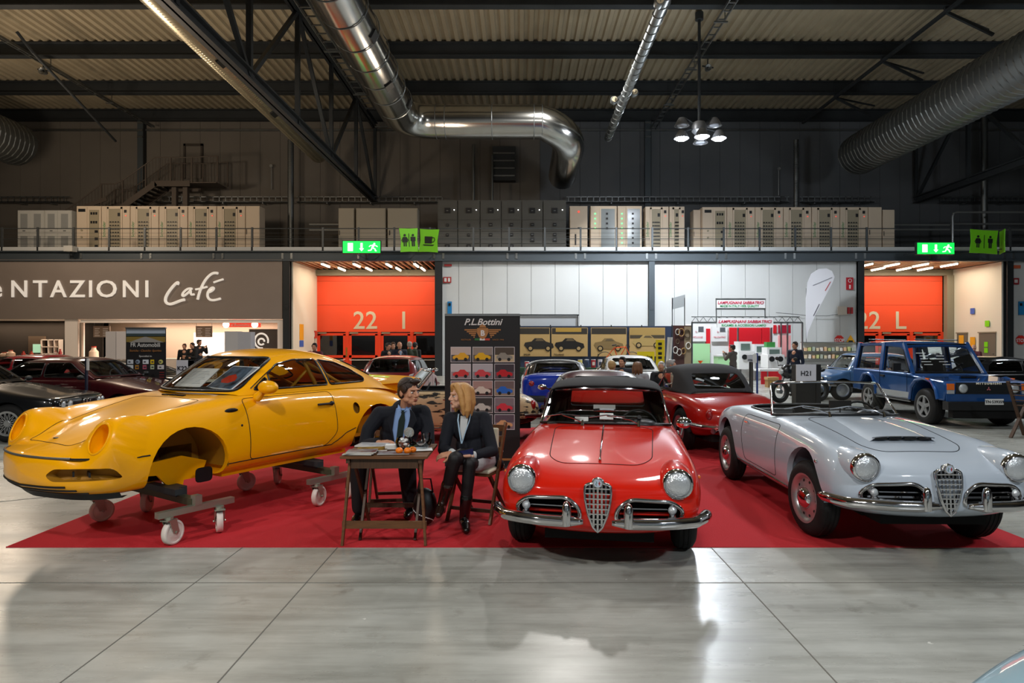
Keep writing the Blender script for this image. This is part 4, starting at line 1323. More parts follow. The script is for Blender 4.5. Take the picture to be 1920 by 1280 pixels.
def steering_wheel(parent, x, y, z, r=0.19, m=None):
    mb = MB()
    n = Vector((0.9, 0, 0.42)).normalized(); u = Vector((0, 1, 0)); v = n.cross(u)
    pts = [Vector((x, y, z)) + u * (r * math.cos(2 * PI * i / 24)) + v * (r * math.sin(2 * PI * i / 24)) for i in range(24)]
    mb.tube(pts, 0.012, 8, True)
    for a in (0.2, PI - 0.2, -PI / 2):
        mb.bar((x, y, z), Vector((x, y, z)) + u * (r * math.cos(a)) + v * (r * math.sin(a)), 0.02, 0.006, tuple(n))
    mb.cyl(Vector((x, y, z)) - n * 0.02, Vector((x, y, z)) + n * 0.35, 0.02, n=8)
    return mb.build('steering_wheel', m or M_black, parent, True, 60)
def seat(parent, x, y, z=0.28, m=None, w=0.46, h=0.55, tilt=-0.3):
    mb = MB()
    mb.box((x + 0.22, y, z + 0.1), (0.5, w, 0.16))
    R = Matrix.Rotation(tilt, 3, 'Y')
    mb.box((x - 0.08, y, z + 0.1 + h / 2), (0.14, w, h), R=R)
    o = mb.build('seat', m or M_tub, parent)
    bv = o.modifiers.new('bevel', 'BEVEL'); bv.width = 0.04; bv.segments = 3
    return o
# ------------------------------------------------------------------ 1950s Italian spider (red one with soft top, grey one open)
ALFA = [
    (0.775, 0.0, [(0, .47)]),
    (0.765, 0.02, [(0, .37), (.18, .37), (.33, .39), (.38, .44), (.38, .50), (.33, .56), (.24, .575), (.12, .58), (0, .58)]),
    (0.745, 0.07, [(0, .31), (.35, .31), (.56, .345), (.64, .42), (.64, .52), (.58, .60), (.45, .615), (.22, .625), (0, .625)]),
    (0.68, 0.11, [(0, .27), (.42, .27), (.65, .33), (.725, .42), (.735, .56), (.66, .67), (.52, .655), (.25, .66), (0, .665)]),
    (0.52, 0.07, [(0, .24), (.5, .24), (.69, .32), (.75, .43), (.76, .62), (.67, .765), (.50, .71), (.25, .71), (0, .715)]),
    (0.25, 0.0, [(0, .22), (.55, .22), (.71, .28), (.755, .42), (.76, .65), (.68, .815), (.50, .76), (.25, .765), (0, .77)]),
    (-0.10, 0.0, [(0, .19), (.6, .19), (.72, .24), (.755, .40), (.755, .66), (.68, .83), (.50, .81), (.25, .815), (0, .82)]),
    (-0.50, 0.0, [(0, .18), (.6, .18), (.71, .21), (.75, .40), (.75, .67), (.69, .83), (.54, .85), (.28, .865), (0, .87)]),
    (-0.80, 0.0, [(0, .18), (.6, .18), (.70, .20), (.745, .40), (.745, .67), (.70, .82), (.57, .865), (.3, .88), (0, .885)]),
    (-1.30, 0.0, [(0, .18), (.6, .18), (.70, .20), (.74, .40), (.74, .67), (.70, .81), (.58, .85), (.3, .87), (0, .87)]),
    (-1.80, 0.0, [(0, .18), (.6, .18), (.70, .20), (.745, .40), (.745, .68), (.70, .82), (.56, .86), (.3, .875), (0, .875)]),
    (-2.20, 0.0, [(0, .20), (.6, .20), (.71, .23), (.755, .42), (.755, .70), (.69, .84), (.52, .85), (.28, .865), (0, .87)]),
    (-2.65, 0.0, [(0, .24), (.55, .24), (.67, .28), (.73, .42), (.725, .65), (.65, .78), (.48, .785), (.25, .80), (0, .805)]),
    (-2.98, -0.06, [(0, .30), (.45, .30), (.58, .33), (.64, .42), (.63, .56), (.56, .66), (.42, .69), (.22, .70), (0, .70)]),
    (-3.10, -0.04, [(0, .36), (.25, .36), (.35, .38), (.40, .43), (.38, .5), (.33, .55), (.25, .57), (.12, .58), (0, .58)]),
    (-3.12, 0.0, [(0, .48)]),
]
def heart_grille(parent, x, body_m):
    """Tall shield grille: chrome frame, egg-crate bars, round emblem."""
    prof = [(0, -0.225), (0.035, -0.19), (0.075, -0.09), (0.10, 0.02), (0.108, 0.10), (0.105, 0.15), (0.075, 0.168), (0.045, 0.17), (0.035, 0.20), (0, 0.215)]
    prof = [(a * .86, b * .84) for a, b in prof]
    prof = prof + [(-a, b) for a, b in prof[-2:0:-1]]
    zc = 0.51
    def P(a, b, off=0.0): return Vector((x - 0.16 * (b - 0.0) * (1 if b > 0 else 0.2) + off, a, zc + b))
    tube_loop([P(a, b) for a, b in prof], 0.011, 'grille_frame', M_chrome, parent, 8, 0.015)
    MB().add([P(a, b, -0.03) for a, b in prof], [tuple(range(len(prof)))]).build('grille_backing', M_dark, parent)
    def halfw(b):
        pr = [(p[1], p[0]) for p in prof[:10]]
        return float(np.interp(b, [q[0] for q in pr], [q[1] for q in pr]))
    for i in range(8):
        b = -0.135 + i * 0.035
        w = halfw(b) - 0.004
        MB().bar(P(-w, b, 0.004), P(w, b, 0.004), 0.012, 0.008, (0, 0, 1)).build('grille_bar', M_chrome, parent)
    for a in (-0.057, -0.0285, 0, 0.0285, 0.057):
        bs = [b for b in np.linspace(-0.185, 0.139, 40) if halfw(b) > abs(a) + 0.004]
        if bs: MB().bar(P(a, bs[0], 0.006), P(a, bs[-1], 0.006), 0.007, 0.014, (0, 1, 0)).build('grille_bar', M_chrome, parent)
    c = P(0, 0.15, 0.012)
    e = MB().cyl(c - Vector((0.01, 0, 0)), c + Vector((0.008, 0, 0)), 0.033, n=24).build('emblem', M_chrome, parent, True)
    cc = c + Vector((0.0085, 0, 0))
    MB().cyl(cc, cc + Vector((0.001, 0, 0)), 0.026, n=24).build('emblem_disc', mat('emblem_blue', '#a9b6c8', 0.4), e, True)
    mb = MB(); mb.bx(cc.x, cc.x + 0.002, 0.004, 0.02, c.z - 0.003, c.z + 0.003); mb.bx(cc.x, cc.x + 0.002, 0.009, 0.015, c.z - 0.014, c.z + 0.014)
    mb.build('emblem_cross', mat('emblem_red', '#9c2222', 0.4), e)
    MB().tube([(cc.x + 0.001, -0.008, c.z - 0.015), (cc.x + 0.001, -0.014, c.z - 0.005), (cc.x + 0.001, -0.006, c.z + 0.004), (cc.x + 0.001, -0.012, c.z + 0.014)], 0.0025, 5).build('emblem_serpent', mat('emblem_green', '#23613a', 0.4), e)

def side_grille(parent, s, bvh):
    """Low chrome-framed intake with rounded ends beside the shield, lamp and bar inside."""
    poly = rounded([(0.125, 0.385), (0.58, 0.385), (0.60, 0.46), (0.52, 0.525), (0.22, 0.545), (0.13, 0.47)], 0.05, 5)
    return poly

def build_alfa(name, label, loc, yaw, paint, top=True, open_interior=False, steer=0.0, hood_scoop=False, ride=0.0):
    t = thing(name, label, 'car', (loc[0], loc[1], ride + 0.006), yaw)
    bm = shell(ALFA, 9, 96, 44)
    M_in = mat('spider_interior_' + name, '#111010', 0.6)
    well = mat('spider_well', '#121212', 0.8) if top else mat('primer_well', '#6f7d88', 0.7)
    arch_cut(bm, 0.0, 0.335, 0.355, t, paint, well)
    arch_cut(bm, -2.25, 0.34, 0.345, t, paint, mat('spider_well', '#121212', 0.8))
    bv0 = bvh_of(bm)
    # front side intakes
    for s in (1, -1):
        poly = [(s * a, b) for a, b in side_grille(t, s, None)]
        fs = region(bm, poly, YZ, lambda c: c.x > 0.45 and c.y * s > 0.05, 0.07)
        if fs:
            lp = max(loops(fs), key=len)
            bmesh.ops.delete(bm, geom=fs, context='FACES')
            tube_loop(lp, 0.017, 'intake_frame', M_chrome, t, 8, 0.02)
            recess(lp, (-1, 0, 0), 0.14, 'intake_recess', M_dark, t, 0.9)
            cx_ = sum((p.x for p in lp)) / len(lp)
            pts = [(cx_ - 0.02 - 0.10 * abs(y) ** 2, s * y, 0.468) for y in (0.15, 0.26, 0.38, 0.48, 0.55)]
            MB().tube(pts, 0.007, 6).build('intake_bar', M_chrome, t, True)
            pts = [(p[0] - 0.05, p[1], 0.42) for p in pts]
            MB().tube(pts, 0.014, 6).build('intake_inner_bar', M_chrome if not top else paint, t, True)
    # headlights
    for s in (1, -1):
        c = Vector((0.69, s * 0.56, 0.65))
        pod = MB().lathe([(0.10, -0.46), (0.124, -0.26), (0.122, -0.10), (0.114, -0.03), (0.104, 0.0)], (c.x, c.y, c.z), 'X', 32).build('headlight_pod', paint, t, True, 60)
        MB().lathe([(0.108, -0.03), (0.110, 0.0), (0.105, 0.022), (0.092, 0.028), (0.088, 0.018)], (c.x + 0.0, c.y, c.z), 'X', 32).build('headlight_ring', M_chrome, t, True, 60)
        MB().lathe([(0.092, 0.012), (0.07, 0.03), (0.04, 0.04), (0, 0.043)], tuple(c), 'X', 28).build('headlight_glass', M_lens, t, True, 80)
    # bonnet panel gap, door gaps
    hood = rounded([(-0.68, -0.45), (-0.68, 0.45), (0.30, 0.40), (0.43, 0.30), (0.43, -0.30), (0.30, -0.40)], 0.14, 5)
    fs = region(bm, hood, XY, lambda c: c.z > 0.6, 0.07)
    lp = max(loops(fs), key=len)
    take(bm, fs, 'bonnet', paint, t)
    tube_loop(lp, 0.0035, 'bonnet_gap', M_dark, t)
    for s in (1, -1):
        dp = rounded([(-0.66, 0.30), (-1.60, 0.30), (-1.66, 0.6), (-1.62, 0.80), (-0.62, 0.80)], 0.06, 3)
        fs = region(bm, dp, XZ, lambda c: c.y * s > 0.5, 0.07)
        if fs:
            lp = max(loops(fs), key=len)
            d = take(bm, fs, 'door', paint, t)
            tube_loop(lp, 0.0035, 'door_gap', M_dark, t)
            h = onskin(bv0, [(-1.42, s * 0.8, 0.74), (-1.52, s * 0.8, 0.74)], 0.02)
            MB().tube(h, 0.01, 8).build('door_handle', M_chrome, d, True)
        # sill trim strip
        skin_line(bv0, [(-0.42, s * 0.78, 0.235), (-1.9, s * 0.78, 0.235)], 0.010, 'sill_trim', M_chrome, t, 0.004)
    # cockpit opening
    cp = rounded([(-0.86, -0.57), (-0.86, 0.57), (-1.92, 0.57), (-1.92, -0.57)], 0.16, 5)
    fs = region(bm, cp, XY, lambda c: c.z > 0.6, 0.07)
    lp = max(loops(fs), key=len)
    bmesh.ops.delete(bm, geom=fs, context='FACES')
    tube_loop(lp, 0.016, 'cockpit_edge', mat('black_vinyl', '#141414', 0.5), t, 8, 0.03)
    recess(lp, (0, 0, -1), 0.6, 'cabin_tub', M_tub, t, 0.97)
    me = bpy.data.meshes.new('body'); bm.to_mesh(me); finish(me, 'all'); body = link('body', me, paint, t)
    # interior
    seat(t, -1.65, 0.33, 0.2, mat('black_vinyl', '#141414', 0.5)); seat(t, -1.65, -0.33, 0.2, mat('black_vinyl', '#141414', 0.5))
    steering_wheel(t, -1.14, 0.33, 0.80)
    MB().lathe([(0.0, -0.6), (0.05, -0.55), (0.09, 0), (0.05, 0.55), (0, 0.6)], (-0.95, 0, 0.82), 'Y', 14).build('dashboard', mat('dash_' + name, '#1b1b1c' if top else '#565a5e', 0.5), t, True)
    MB().ball((-0.90, 0.33, 0.87), (0.12, 0.17, 0.06)).build('instrument_hood', mat('dash_hood', '#202123', 0.4), t, True)
    # windscreen: wrap-around glass in a chrome frame
    base = [Vector((-0.75 - 0.26 * (abs(a) ** 2.2), a * 0.635, 0.885 - 0.035 * abs(a) ** 2)) for a in np.linspace(-1, 1, 25)]
    topv = [Vector((-1.06 - 0.20 * (abs(a) ** 2.2), a * 0.555, 1.19 - 0.03 * abs(a) ** 2)) for a in np.linspace(-1, 1, 25)]
    k = len(base)
    MB().add(base + topv, [(i, i + 1, k + i + 1, k + i) for i in range(k - 1)]).build('windscreen', M_glass, t, True, 80)
    MB().tube(base + topv[::-1], 0.012, 8, True).build('windscreen_frame', M_chrome, t, True, 70)
    MB().tube([p + Vector((0.012, 0, 0.008)) for p in base], 0.014, 8).build('windscreen_rubber', M_rub, t, True)
    # wipers and mirror
    for y0, y1 in ((0.30, -0.08), (-0.22, -0.56)):
        a = Vector((-0.70, y0 + 0.02, 0.90)); b = Vector((-0.79 - 0.06 * abs(y1), y1 * 0.9 + 0.1, 0.955))
        MB().tube([a, a + Vector((-0.01, -0.08, 0.035)), b], 0.006, 6).build('wiper_arm', M_chrome, t, True)
        bl = b + Vector((0, 0.17, -0.005)); br = b + Vector((-0.02, -0.17, -0.018))
        MB().tube([bl, b + Vector((0.004, 0, 0.01)), br], 0.006, 6).build('wiper_blade', M_chrome, t, True)
        MB().cyl(a - Vector((-0.03, 0, 0.03)), a + Vector((0, 0, 0.02)), 0.016, 0.01, 10).build('wiper_pivot', M_chrome, t, True)
    mb = MB(); mb.box((-0.90, 0, 1.02 if top else 0.98), (0.03, 0.21, 0.065)); mb.cyl((-0.90, 0, 0.88), (-0.90, 0, 1.0), 0.006, n=8)
    mb.build('inner_mirror', M_chrome if top else M_black, t)
    # bumpers: two blades with overriders
    for s in (1, -1):
        xs = [(0.10, 0.855), (0.25, 0.855), (0.42, 0.835), (0.56, 0.79), (0.68, 0.70), (0.755, 0.58), (0.80, 0.44)]
        P = [Vector((x, s * y, 0.40 - 0.01 * (y > 0.6))) for y, x in xs]
        P = resample(P, 0.03, False)
        rr = [0.018 + 0.024 * min(1, min(i, (len(P) - 1 - i) * 2) / 4) for i in range(len(P))]
        mb = MB(); mb.tube(P, rr, 14)
        o = mb.build('front_bumper', M_chrome, t, True, 80)
        MB().tube([p + Vector((0.02, 0, 0.035)) for p in P[2:-3]], 0.006, 6).build('bumper_ridge', M_chrome, o, True)
        c = Vector((0.875, s * 0.215, 0.46))
        MB().lathe([(0.033, -0.085), (0.034, -0.02), (0.031, 0.04), (0.02, 0.075), (0, 0.088)], tuple(c), 'Z', 20).build('overrider', M_chrome, t, True, 70)
        # parking lamp in the intake corner
        c = Vector((0.725, s * 0.52, 0.475))
        MB().lathe([(0.030, -0.05), (0.036, 0.0), (0.033, 0.02)], tuple(c), 'X', 20).build('indicator_ring', M_chrome, t, True)
        MB().lathe([(0.031, 0.012), (0.022, 0.03), (0, 0.036)], tuple(c), 'X', 18).build('indicator_lens', M_lens, t, True, 80)
        MB().cyl(c + Vector((0, 0, -0.03)), c + Vector((0.03, 0, -0.06)), 0.02, 0.035, 12).build('bumper_mount', M_chrome, t, True)
        # rear bumper and lamps
        R_ = resample([Vector((-3.19, s * 0.2, 0.42)), Vector((-3.14, s * 0.45, 0.42)), Vector((-2.98, s * 0.64, 0.43)), Vector((-2.75, s * 0.75, 0.44))], 0.04, False)
        MB().tube(R_, 0.035, 12).build('rear_bumper', M_chrome, t, True)
        MB().ball((-2.93, s * 0.55, 0.60), (0.05, 0.05, 0.08)).build('tail_lamp', M_redl, t, True)
        # side marker
        h = bv0.find_nearest(Vector((0.28, s * 0.8, 0.63)))
        MB().ball(h[0] + h[1] * 0.008, (0.018, 0.014, 0.014), 12, 8).build('side_marker', M_amber if top else M_chrome, t, True)
    heart_grille(t, 0.80, paint)
    # bonnet strip or scoop
    if not hood_scoop:
        skin_line(bv0, [(0.36, 0, 0.9), (-0.68, 0, 1.0)], 0.007, 'bonnet_strip', M_chrome, t, 0.004)
        h = bv0.ray_cast(Vector((0.36, 0, 1.5)), Vector((0, 0, -1)))
        MB().ball(h[0] + Vector((0, 0, 0.008)), (0.03, 0.012, 0.012), 12, 8).build('strip_head', M_chrome, t, True)
    else:
        G = []
        for x in (0.22, 0.19, 0.0, -0.25, -0.5, -0.66):
            hs = []
            for a in np.linspace(-1, 1, 17):
                wd = 0.27 - 0.06 * max(0, (-x) / 0.66)
                h = bv0.ray_cast(Vector((x, a * wd, 1.5)), Vector((0, 0, -1)))[0]
                lift = (0.0 if x > 0.2 else 0.034 * (1 if x > -0.1 else max(0.1, (x + 0.7) / 0.6))) * (1 - abs(a) ** 6)
                hs.append((x, a * wd, h.z + lift + 0.001))
            G.append(hs)
        v = [p for r in G for p in r]; f = [(i * 17 + j, i * 17 + j + 1, (i + 1) * 17 + j + 1, (i + 1) * 17 + j) for i in range(1, len(G) - 1) for j in range(16)]
        MB().add(v, f).build('bonnet_scoop', paint, t, True, 50)
        mb = MB()
        mb.add([G[1][0], G[1][16], (0.195, 0.24, G[1][8][2] - 0.022), (0.195, -0.24, G[1][8][2] - 0.022)] , [(0, 1, 2, 3)])
        for j in range(4):
            y0 = -0.235 + j * 0.12
            MB().box((0.197, y0 + 0.055, G[1][8][2] - 0.016), (0.012, 0.1, 0.014)).build('scoop_slot', M_dark, t)
        MB().tube([(0.2, a * 0.255, G[1][8][2] + 0.003 - 0.012 * abs(a) ** 4) for a in np.linspace(-1, 1, 13)], 0.005, 6).build('scoop_trim', M_chrome, t, True)
    # soft top
    if top:
        ST = [(-1.03, 0.08, [(.58, .92), (.58, 1.04), (.565, 1.16), (.52, 1.205), (.3, 1.225), (0, 1.23)]),
              (-1.12, 0.08, [(.60, .87), (.59, 1.04), (.565, 1.18), (.52, 1.235), (.3, 1.26), (0, 1.265)]),
              (-1.45, 0.0, [(.62, .86), (.60, 1.04), (.565, 1.20), (.52, 1.265), (.3, 1.305), (0, 1.31)]),
              (-1.75, 0.0, [(.63, .85), (.60, 1.03), (.56, 1.17), (.50, 1.23), (.3, 1.265), (0, 1.275)]),
              (-2.0, 0.0, [(.61, .84), (.57, .94), (.53, 1.03), (.46, 1.06), (.28, 1.09), (0, 1.10)]),
              (-2.2, 0.0, [(.54, .84), (.51, .85), (.48, .86), (.43, .87), (.25, .87), (0, .87)])]
        bt = shell(ST, 6, 36, 24)
        for s in (1, -1):
            wp = rounded([(-0.99, 0.90), (-1.16, 1.12), (-1.62, 1.15), (-1.66, 0.90)], 0.05, 3)
            fs = region(bt, wp, XZ, lambda c: c.y * s > 0.4, 0.07)
            if fs: take(bt, fs, 'side_window', M_glass, t)
        fs = region(bt, rounded([(-0.43, 0.92), (0.43, 0.92), (0.39, 1.15), (-0.39, 1.15)], 0.05, 3), YZ, lambda c: c.x < -1.8, 0.07)
        if fs: take(bt, fs, 'rear_window', M_glass, t)
        me = bpy.data.meshes.new('soft_top'); bt.to_mesh(me); finish(me, 'all')
        so = link('soft_top', me, mat('black_canvas', '#252527', 0.85, bump=0.3, bscale=120), t)
        so.modifiers.new('thick', 'SOLIDIFY').thickness = 0.012
        MB().tube([(-1.045 - 0.20 * abs(a) ** 2.2, a * 0.57, 1.20 - 0.03 * a * a) for a in np.linspace(-1, 1, 19)], 0.014, 8).build('header_strip', M_chrome, t, True)
        bt.free()
    # wing mirror
    if top:
        MB().ball((-0.58, 0.72, 0.93), (0.045, 0.07, 0.05)).build('wing_mirror', M_chrome, t, True)
        MB().cyl((-0.58, 0.69, 0.82), (-0.58, 0.71, 0.90), 0.008, n=8).build('mirror_stem', M_chrome, t, True)
        for y, s_ in ((-0.22, 0.0), (0.02, 0.1)):
            MB().box((-0.88 , y, 0.90 + s_ * 0.4), (0.01, 0.13, 0.07), R=Matrix.Rotation(-0.6, 3, 'Y')).build('windscreen_paper', M_white, t)
    for x, st_ in ((0.0, steer), (-2.25, 0.0)):
        for s in (1, -1):
            wheel(t, x, s * 0.655, s, 0.315, 0.165, 0.2, 'steel', st_, 0.315 - ride)
    # underbody block so that no light shines through
    mb = MB(); mb.bx(-2.9, -0.36, -0.5, 0.5, 0.2, 0.4); mb.bx(0.36, 0.6, -0.4, 0.4, 0.2, 0.4); mb.bx(-0.36, 0.36, -0.42, 0.42, 0.2, 0.5)
    mb.build('underbody', M_dark, t)
    bm.free()
    return t

P_red = mat('signal_red_paint', '#cf1c0a', 0.35, coat=0.8, spec=0.08)
P_grey = mat('pale_grey_blue_paint', '#b2bdc9', 0.35, coat=1.0, spec=0.2)
red_alfa = build_alfa('red_spider', 'red open-top classic sports car with black soft top raised, facing the viewer', (0.676, 5.315), math.radians(-99.1), P_red, top=True)
grey_alfa = build_alfa('grey_spider', 'pale grey blue classic roadster with no top, chrome bumpers, beside the red one', (3.19, 5.52), math.radians(-91.3), P_grey, top=False, steer=0.1, hood_scoop=True, ride=0.06)
# red display carpet
t = MB().bx(-4.17, 4.26, 5.60 - 0.41, 12.4, 0.0, 0.006).build('carpet', mat('red_carpet', '#c01c26', 0.95, bump=0.5, bscale=220, noise=0.25, nscale=1.2, color2='#93141c'))
tag(t, 'red display carpet under the cars and the table', 'carpet')
# ------------------------------------------------------------------ yellow rear-engined coupe shell on dollies
C911 = [
    (0.94, 0.0, [(0, .40)]),
    (0.93, 0.03, [(0, .27), (.25, .27), (.4, .28), (.44, .34), (.44, .42), (.4, .48), (.3, .49), (.15, .495), (0, .50)]),
    (0.88, 0.20, [(0, .20), (.45, .20), (.66, .225), (.745, .31), (.75, .42), (.67, .515), (.5, .52), (.25, .53), (0, .535)]),
    (0.70, 0.20, [(0, .17), (.5, .17), (.73, .19), (.82, .31), (.83, .46), (.735, .70), (.5, .575), (.25, .585), (0, .59)]),
    (0.52, 0.12, [(0, .17), (.5, .17), (.76, .185), (.835, .33), (.84, .52), (.715, .83), (.49, .63), (.25, .64), (0, .65)]),
    (0.25, 0.03, [(0, .17), (.5, .17), (.78, .19), (.845, .35), (.845, .60), (.71, .875), (.49, .71), (.25, .725), (0, .73)]),
    (-0.10, 0.0, [(0, .17), (.5, .17), (.78, .19), (.845, .38), (.84, .65), (.70, .885), (.51, .80), (.25, .815), (0, .82)]),
    (-0.45, 0.0, [(0, .17), (.5, .17), (.77, .19), (.83, .40), (.825, .67), (.72, .885), (.55, .895), (.3, .905), (0, .91)]),
    (-1.00, 0.0, [(0, .17), (.5, .17), (.77, .19), (.825, .42), (.82, .68), (.745, .88), (.58, .93), (.3, .95), (0, .95)]),
    (-1.60, 0.0, [(0, .17), (.5, .17), (.78, .19), (.84, .42), (.825, .68), (.75, .88), (.58, .93), (.3, .95), (0, .95)]),
    (-1.95, 0.0, [(0, .17), (.5, .17), (.82, .20), (.895, .42), (.87, .68), (.76, .87), (.56, .93), (.3, .95), (0, .95)]),
    (-2.30, 0.0, [(0, .18), (.5, .18), (.84, .22), (.925, .42), (.90, .70), (.76, .86), (.54, .90), (.3, .92), (0, .92)]),
    (-2.75, 0.0, [(0, .22), (.5, .22), (.82, .26), (.90, .42), (.87, .64), (.72, .79), (.5, .80), (.25, .82), (0, .82)]),
    (-3.12, -0.12, [(0, .25), (.45, .25), (.75, .28), (.82, .40), (.80, .54), (.66, .64), (.45, .66), (.2, .67), (0, .67)]),
    (-3.28, -0.06, [(0, .30), (.3, .30), (.45, .33), (.52, .4), (.5, .48), (.42, .53), (.3, .55), (.15, .55), (0, .55)]),
    (-3.31, 0.0, [(0, .42)]),
]
G911 = [
    (-0.36, 0.22, [(.65, .885), (.64, .89), (.60, .90), (.3, .91), (0, .915)]),
    (-0.56, 0.20, [(.68, .885), (.65, .96), (.585, 1.03), (.3, 1.06), (0, 1.065)]),
    (-0.93, 0.10, [(.705, .88), (.65, 1.08), (.56, 1.21), (.29, 1.26), (0, 1.27)]),
    (-1.05, 0.06, [(.705, .88), (.645, 1.10), (.55, 1.245), (.29, 1.30), (0, 1.31)]),
    (-1.40, 0.0, [(.71, .88), (.635, 1.11), (.52, 1.27), (.29, 1.325), (0, 1.335)]),
    (-1.75, 0.0, [(.71, .88), (.625, 1.10), (.50, 1.25), (.28, 1.305), (0, 1.315)]),
    (-2.15, 0.0, [(.72, .87), (.60, 1.03), (.46, 1.16), (.26, 1.215), (0, 1.23)]),
    (-2.55, 0.0, [(.70, .84), (.56, .93), (.42, 1.02), (.25, 1.06), (0, 1.07)]),
    (-2.95, 0.0, [(.62, .76), (.5, .79), (.38, .83), (.22, .85), (0, .86)]),
]
P_yel = mat('deep_yellow_paint', '#fcae00', 0.35, coat=0.9, spec=0.15)
def build_911():
    lift = 0.27
    t = thing('yellow_coupe', 'yellow sports coupe body shell without wheels, raised on steel dollies', 'car', (-3.53, 5.90, lift), math.radians(240))
    M = P_yel
    bm = shell(C911, 9, 100, 44)
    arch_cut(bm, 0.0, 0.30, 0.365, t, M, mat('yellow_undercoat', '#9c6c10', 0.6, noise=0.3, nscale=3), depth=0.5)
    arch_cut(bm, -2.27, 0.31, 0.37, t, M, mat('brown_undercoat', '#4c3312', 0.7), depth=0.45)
    bv = bvh_of(bm)
    # headlight openings (empty bowls)
    for s in (1, -1):
        n = Vector((0.92, s * 0.06, 0.40)).normalized()
        u = Vector((0, 1, 0)); u = (u - n * u.dot(n)).normalized(); v = n.cross(u)
        o = Vector((0.66, s * 0.665, 0.64))
        for vt in bm.verts:
            w_ = vt.co - o
            if vt.co.y * s < 0.35 or vt.co.x < 0.3: continue
            d_ = w_.dot(n); rd = (w_ - n * d_).length
            if abs(d_) < 0.25 and rd < 0.31:
                k_ = 1.0 if rd < 0.135 else (1 - (rd - 0.135) / 0.175) ** 2 * (1 + 2 * (rd - 0.135) / 0.175)
                vt.co -= n * d_ * k_
        fs = region(bm, circ(0, 0, 0.108, 30, 0.125), (o, u, v), lambda c: c.x > 0.3 and c.y * s > 0.45 and c.z > 0.42, 0.07)
        if fs:
            lp = max(loops(fs), key=len)
            bmesh.ops.delete(bm, geom=fs, context='FACES')
            tube_loop(lp, 0.009, 'headlight_rim', M, t, 8, 0.015)
            recess(lp, -n, 0.13, 'headlight_bowl', M, t, 0.85)
    # bumper lamp recess and number plate field
    for s in (1, -1):
        poly = rounded([(s * 0.40, 0.315), (s * 0.80, 0.325), (s * 0.80, 0.42), (s * 0.42, 0.415), (s * 0.34, 0.36)], 0.03, 3)
        fs = region(bm, poly, YZ, lambda c: c.x > 0.4 and c.y * s > 0.2, 0.06)
        if fs:
            lp = max(loops(fs), key=len)
            bmesh.ops.delete(bm, geom=fs, context='FACES')
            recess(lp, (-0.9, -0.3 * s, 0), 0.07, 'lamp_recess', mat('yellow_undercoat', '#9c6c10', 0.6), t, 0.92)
            for y, w, h in ((0.62, 0.12, 0.035), (0.52, 0.03, 0.04)):
                hb = bv.ray_cast(Vector((2, s * y, 0.37)), Vector((-1, 0, 0)))[0]
                MB().box((hb.x - 0.05, s * y, 0.37), (0.012, w, h), rz=-s * 0.35).build('lamp_slot', M_blk, t)
    for z, w in ((0.232, 0.56), (0.205, 0.60), (0.262, 0.50)):
        P = [Vector((1.3, a * w, z + 0.012 * abs(a))) for a in np.linspace(-1, 1, 30)]
        Q = [bv.ray_cast(p, Vector((-1, 0, 0)))[0] for p in P]
        MB().tube([q + Vector((0.002, 0, 0)) for q in Q if q], 0.009, 6).build('air_slot', M_blk, t, True)
    # lip spoiler in black
    P = [Vector((1.4, a * 0.80, 0.20)) for a in np.linspace(-1, 1, 30)]
    Q = [bv.ray_cast(p, Vector((-1, 0, 0)))[0] for p in P]; Q = [q for q in Q if q]
    P2 = [Vector((q.x - 0.02, q.y, 0.15)) for q in Q]; P3 = [Vector((q.x - 0.06, q.y, 0.165)) for q in Q]
    k = len(Q)
    MB().add([q + Vector((0.003, 0, 0)) for q in Q] + P2 + P3, [(i, i + 1, k + i + 1, k + i) for i in range(k - 1)] + [(k + i, k + i + 1, 2 * k + i + 1, 2 * k + i) for i in range(k - 1)]).build('lip_spoiler', M_blk, t, True)
    # black trim line between bonnet and bumper, running back to the wheel arch
    Q = [bv.ray_cast(Vector((1.4, a * 0.80, 0.492 - 0.01 * abs(a) ** 3)), Vector((-1, 0, 0)))[0] for a in np.linspace(-0.97, 0.97, 40)]
    Q = [q for q in Q if q]
    MB().tube([q for q in Q], 0.009, 6).build('bumper_seam', M_blk, t, True)
    MB().tube([q + Vector((0.006, 0, 0.006)) for q in Q if abs(q.y) < 0.55], 0.008, 6).build('bonnet_edge_trim', M_galv, t, True)
    for s in (1, -1):
        skin_line(bv, [(0.78, s * 0.80, 0.483), (0.62, s * 0.86, 0.483), (0.36, s * 0.86, 0.483)], 0.006, 'bumper_side_seam', M_blk, t)
        # door
        dp = rounded([(-0.60, 0.29), (-1.52, 0.29), (-1.66, 0.42), (-1.64, 0.86), (-0.56, 0.86)], 0.05, 3)
        fs = region(bm, dp, XZ, lambda c: c.y * s > 0.5, 0.07)
        if fs:
            lp = max(loops(fs), key=len)
            d = take(bm, fs, 'door', M, t)
            tube_loop(lp, 0.0035, 'door_gap', M_dark, t)
            h = onskin(bv, [(-1.40, s * 0.9, 0.76), (-1.58, s * 0.9, 0.76)], 0.03)
            MB().tube(h, 0.012, 8).build('door_handle', M_blk, d, True)
            MB().ball(h[-1], (0.03, 0.02, 0.025)).build('handle_button', M_blk, d, True)
        # rear wheel seam and side air intake
        skin_line(bv, [(-0.36, s * 0.9, 0.235), (-1.6, s * 0.9, 0.25), (-1.78, s * 0.92, 0.40), (-1.90, s * 0.92, 0.44)], 0.005, 'sill_seam', M_dark, t)
        fs = region(bm, circ(-1.93, 0.66, 0.045, 20, 0.062), XZ, lambda c: c.y * s > 0.6, 0.06)
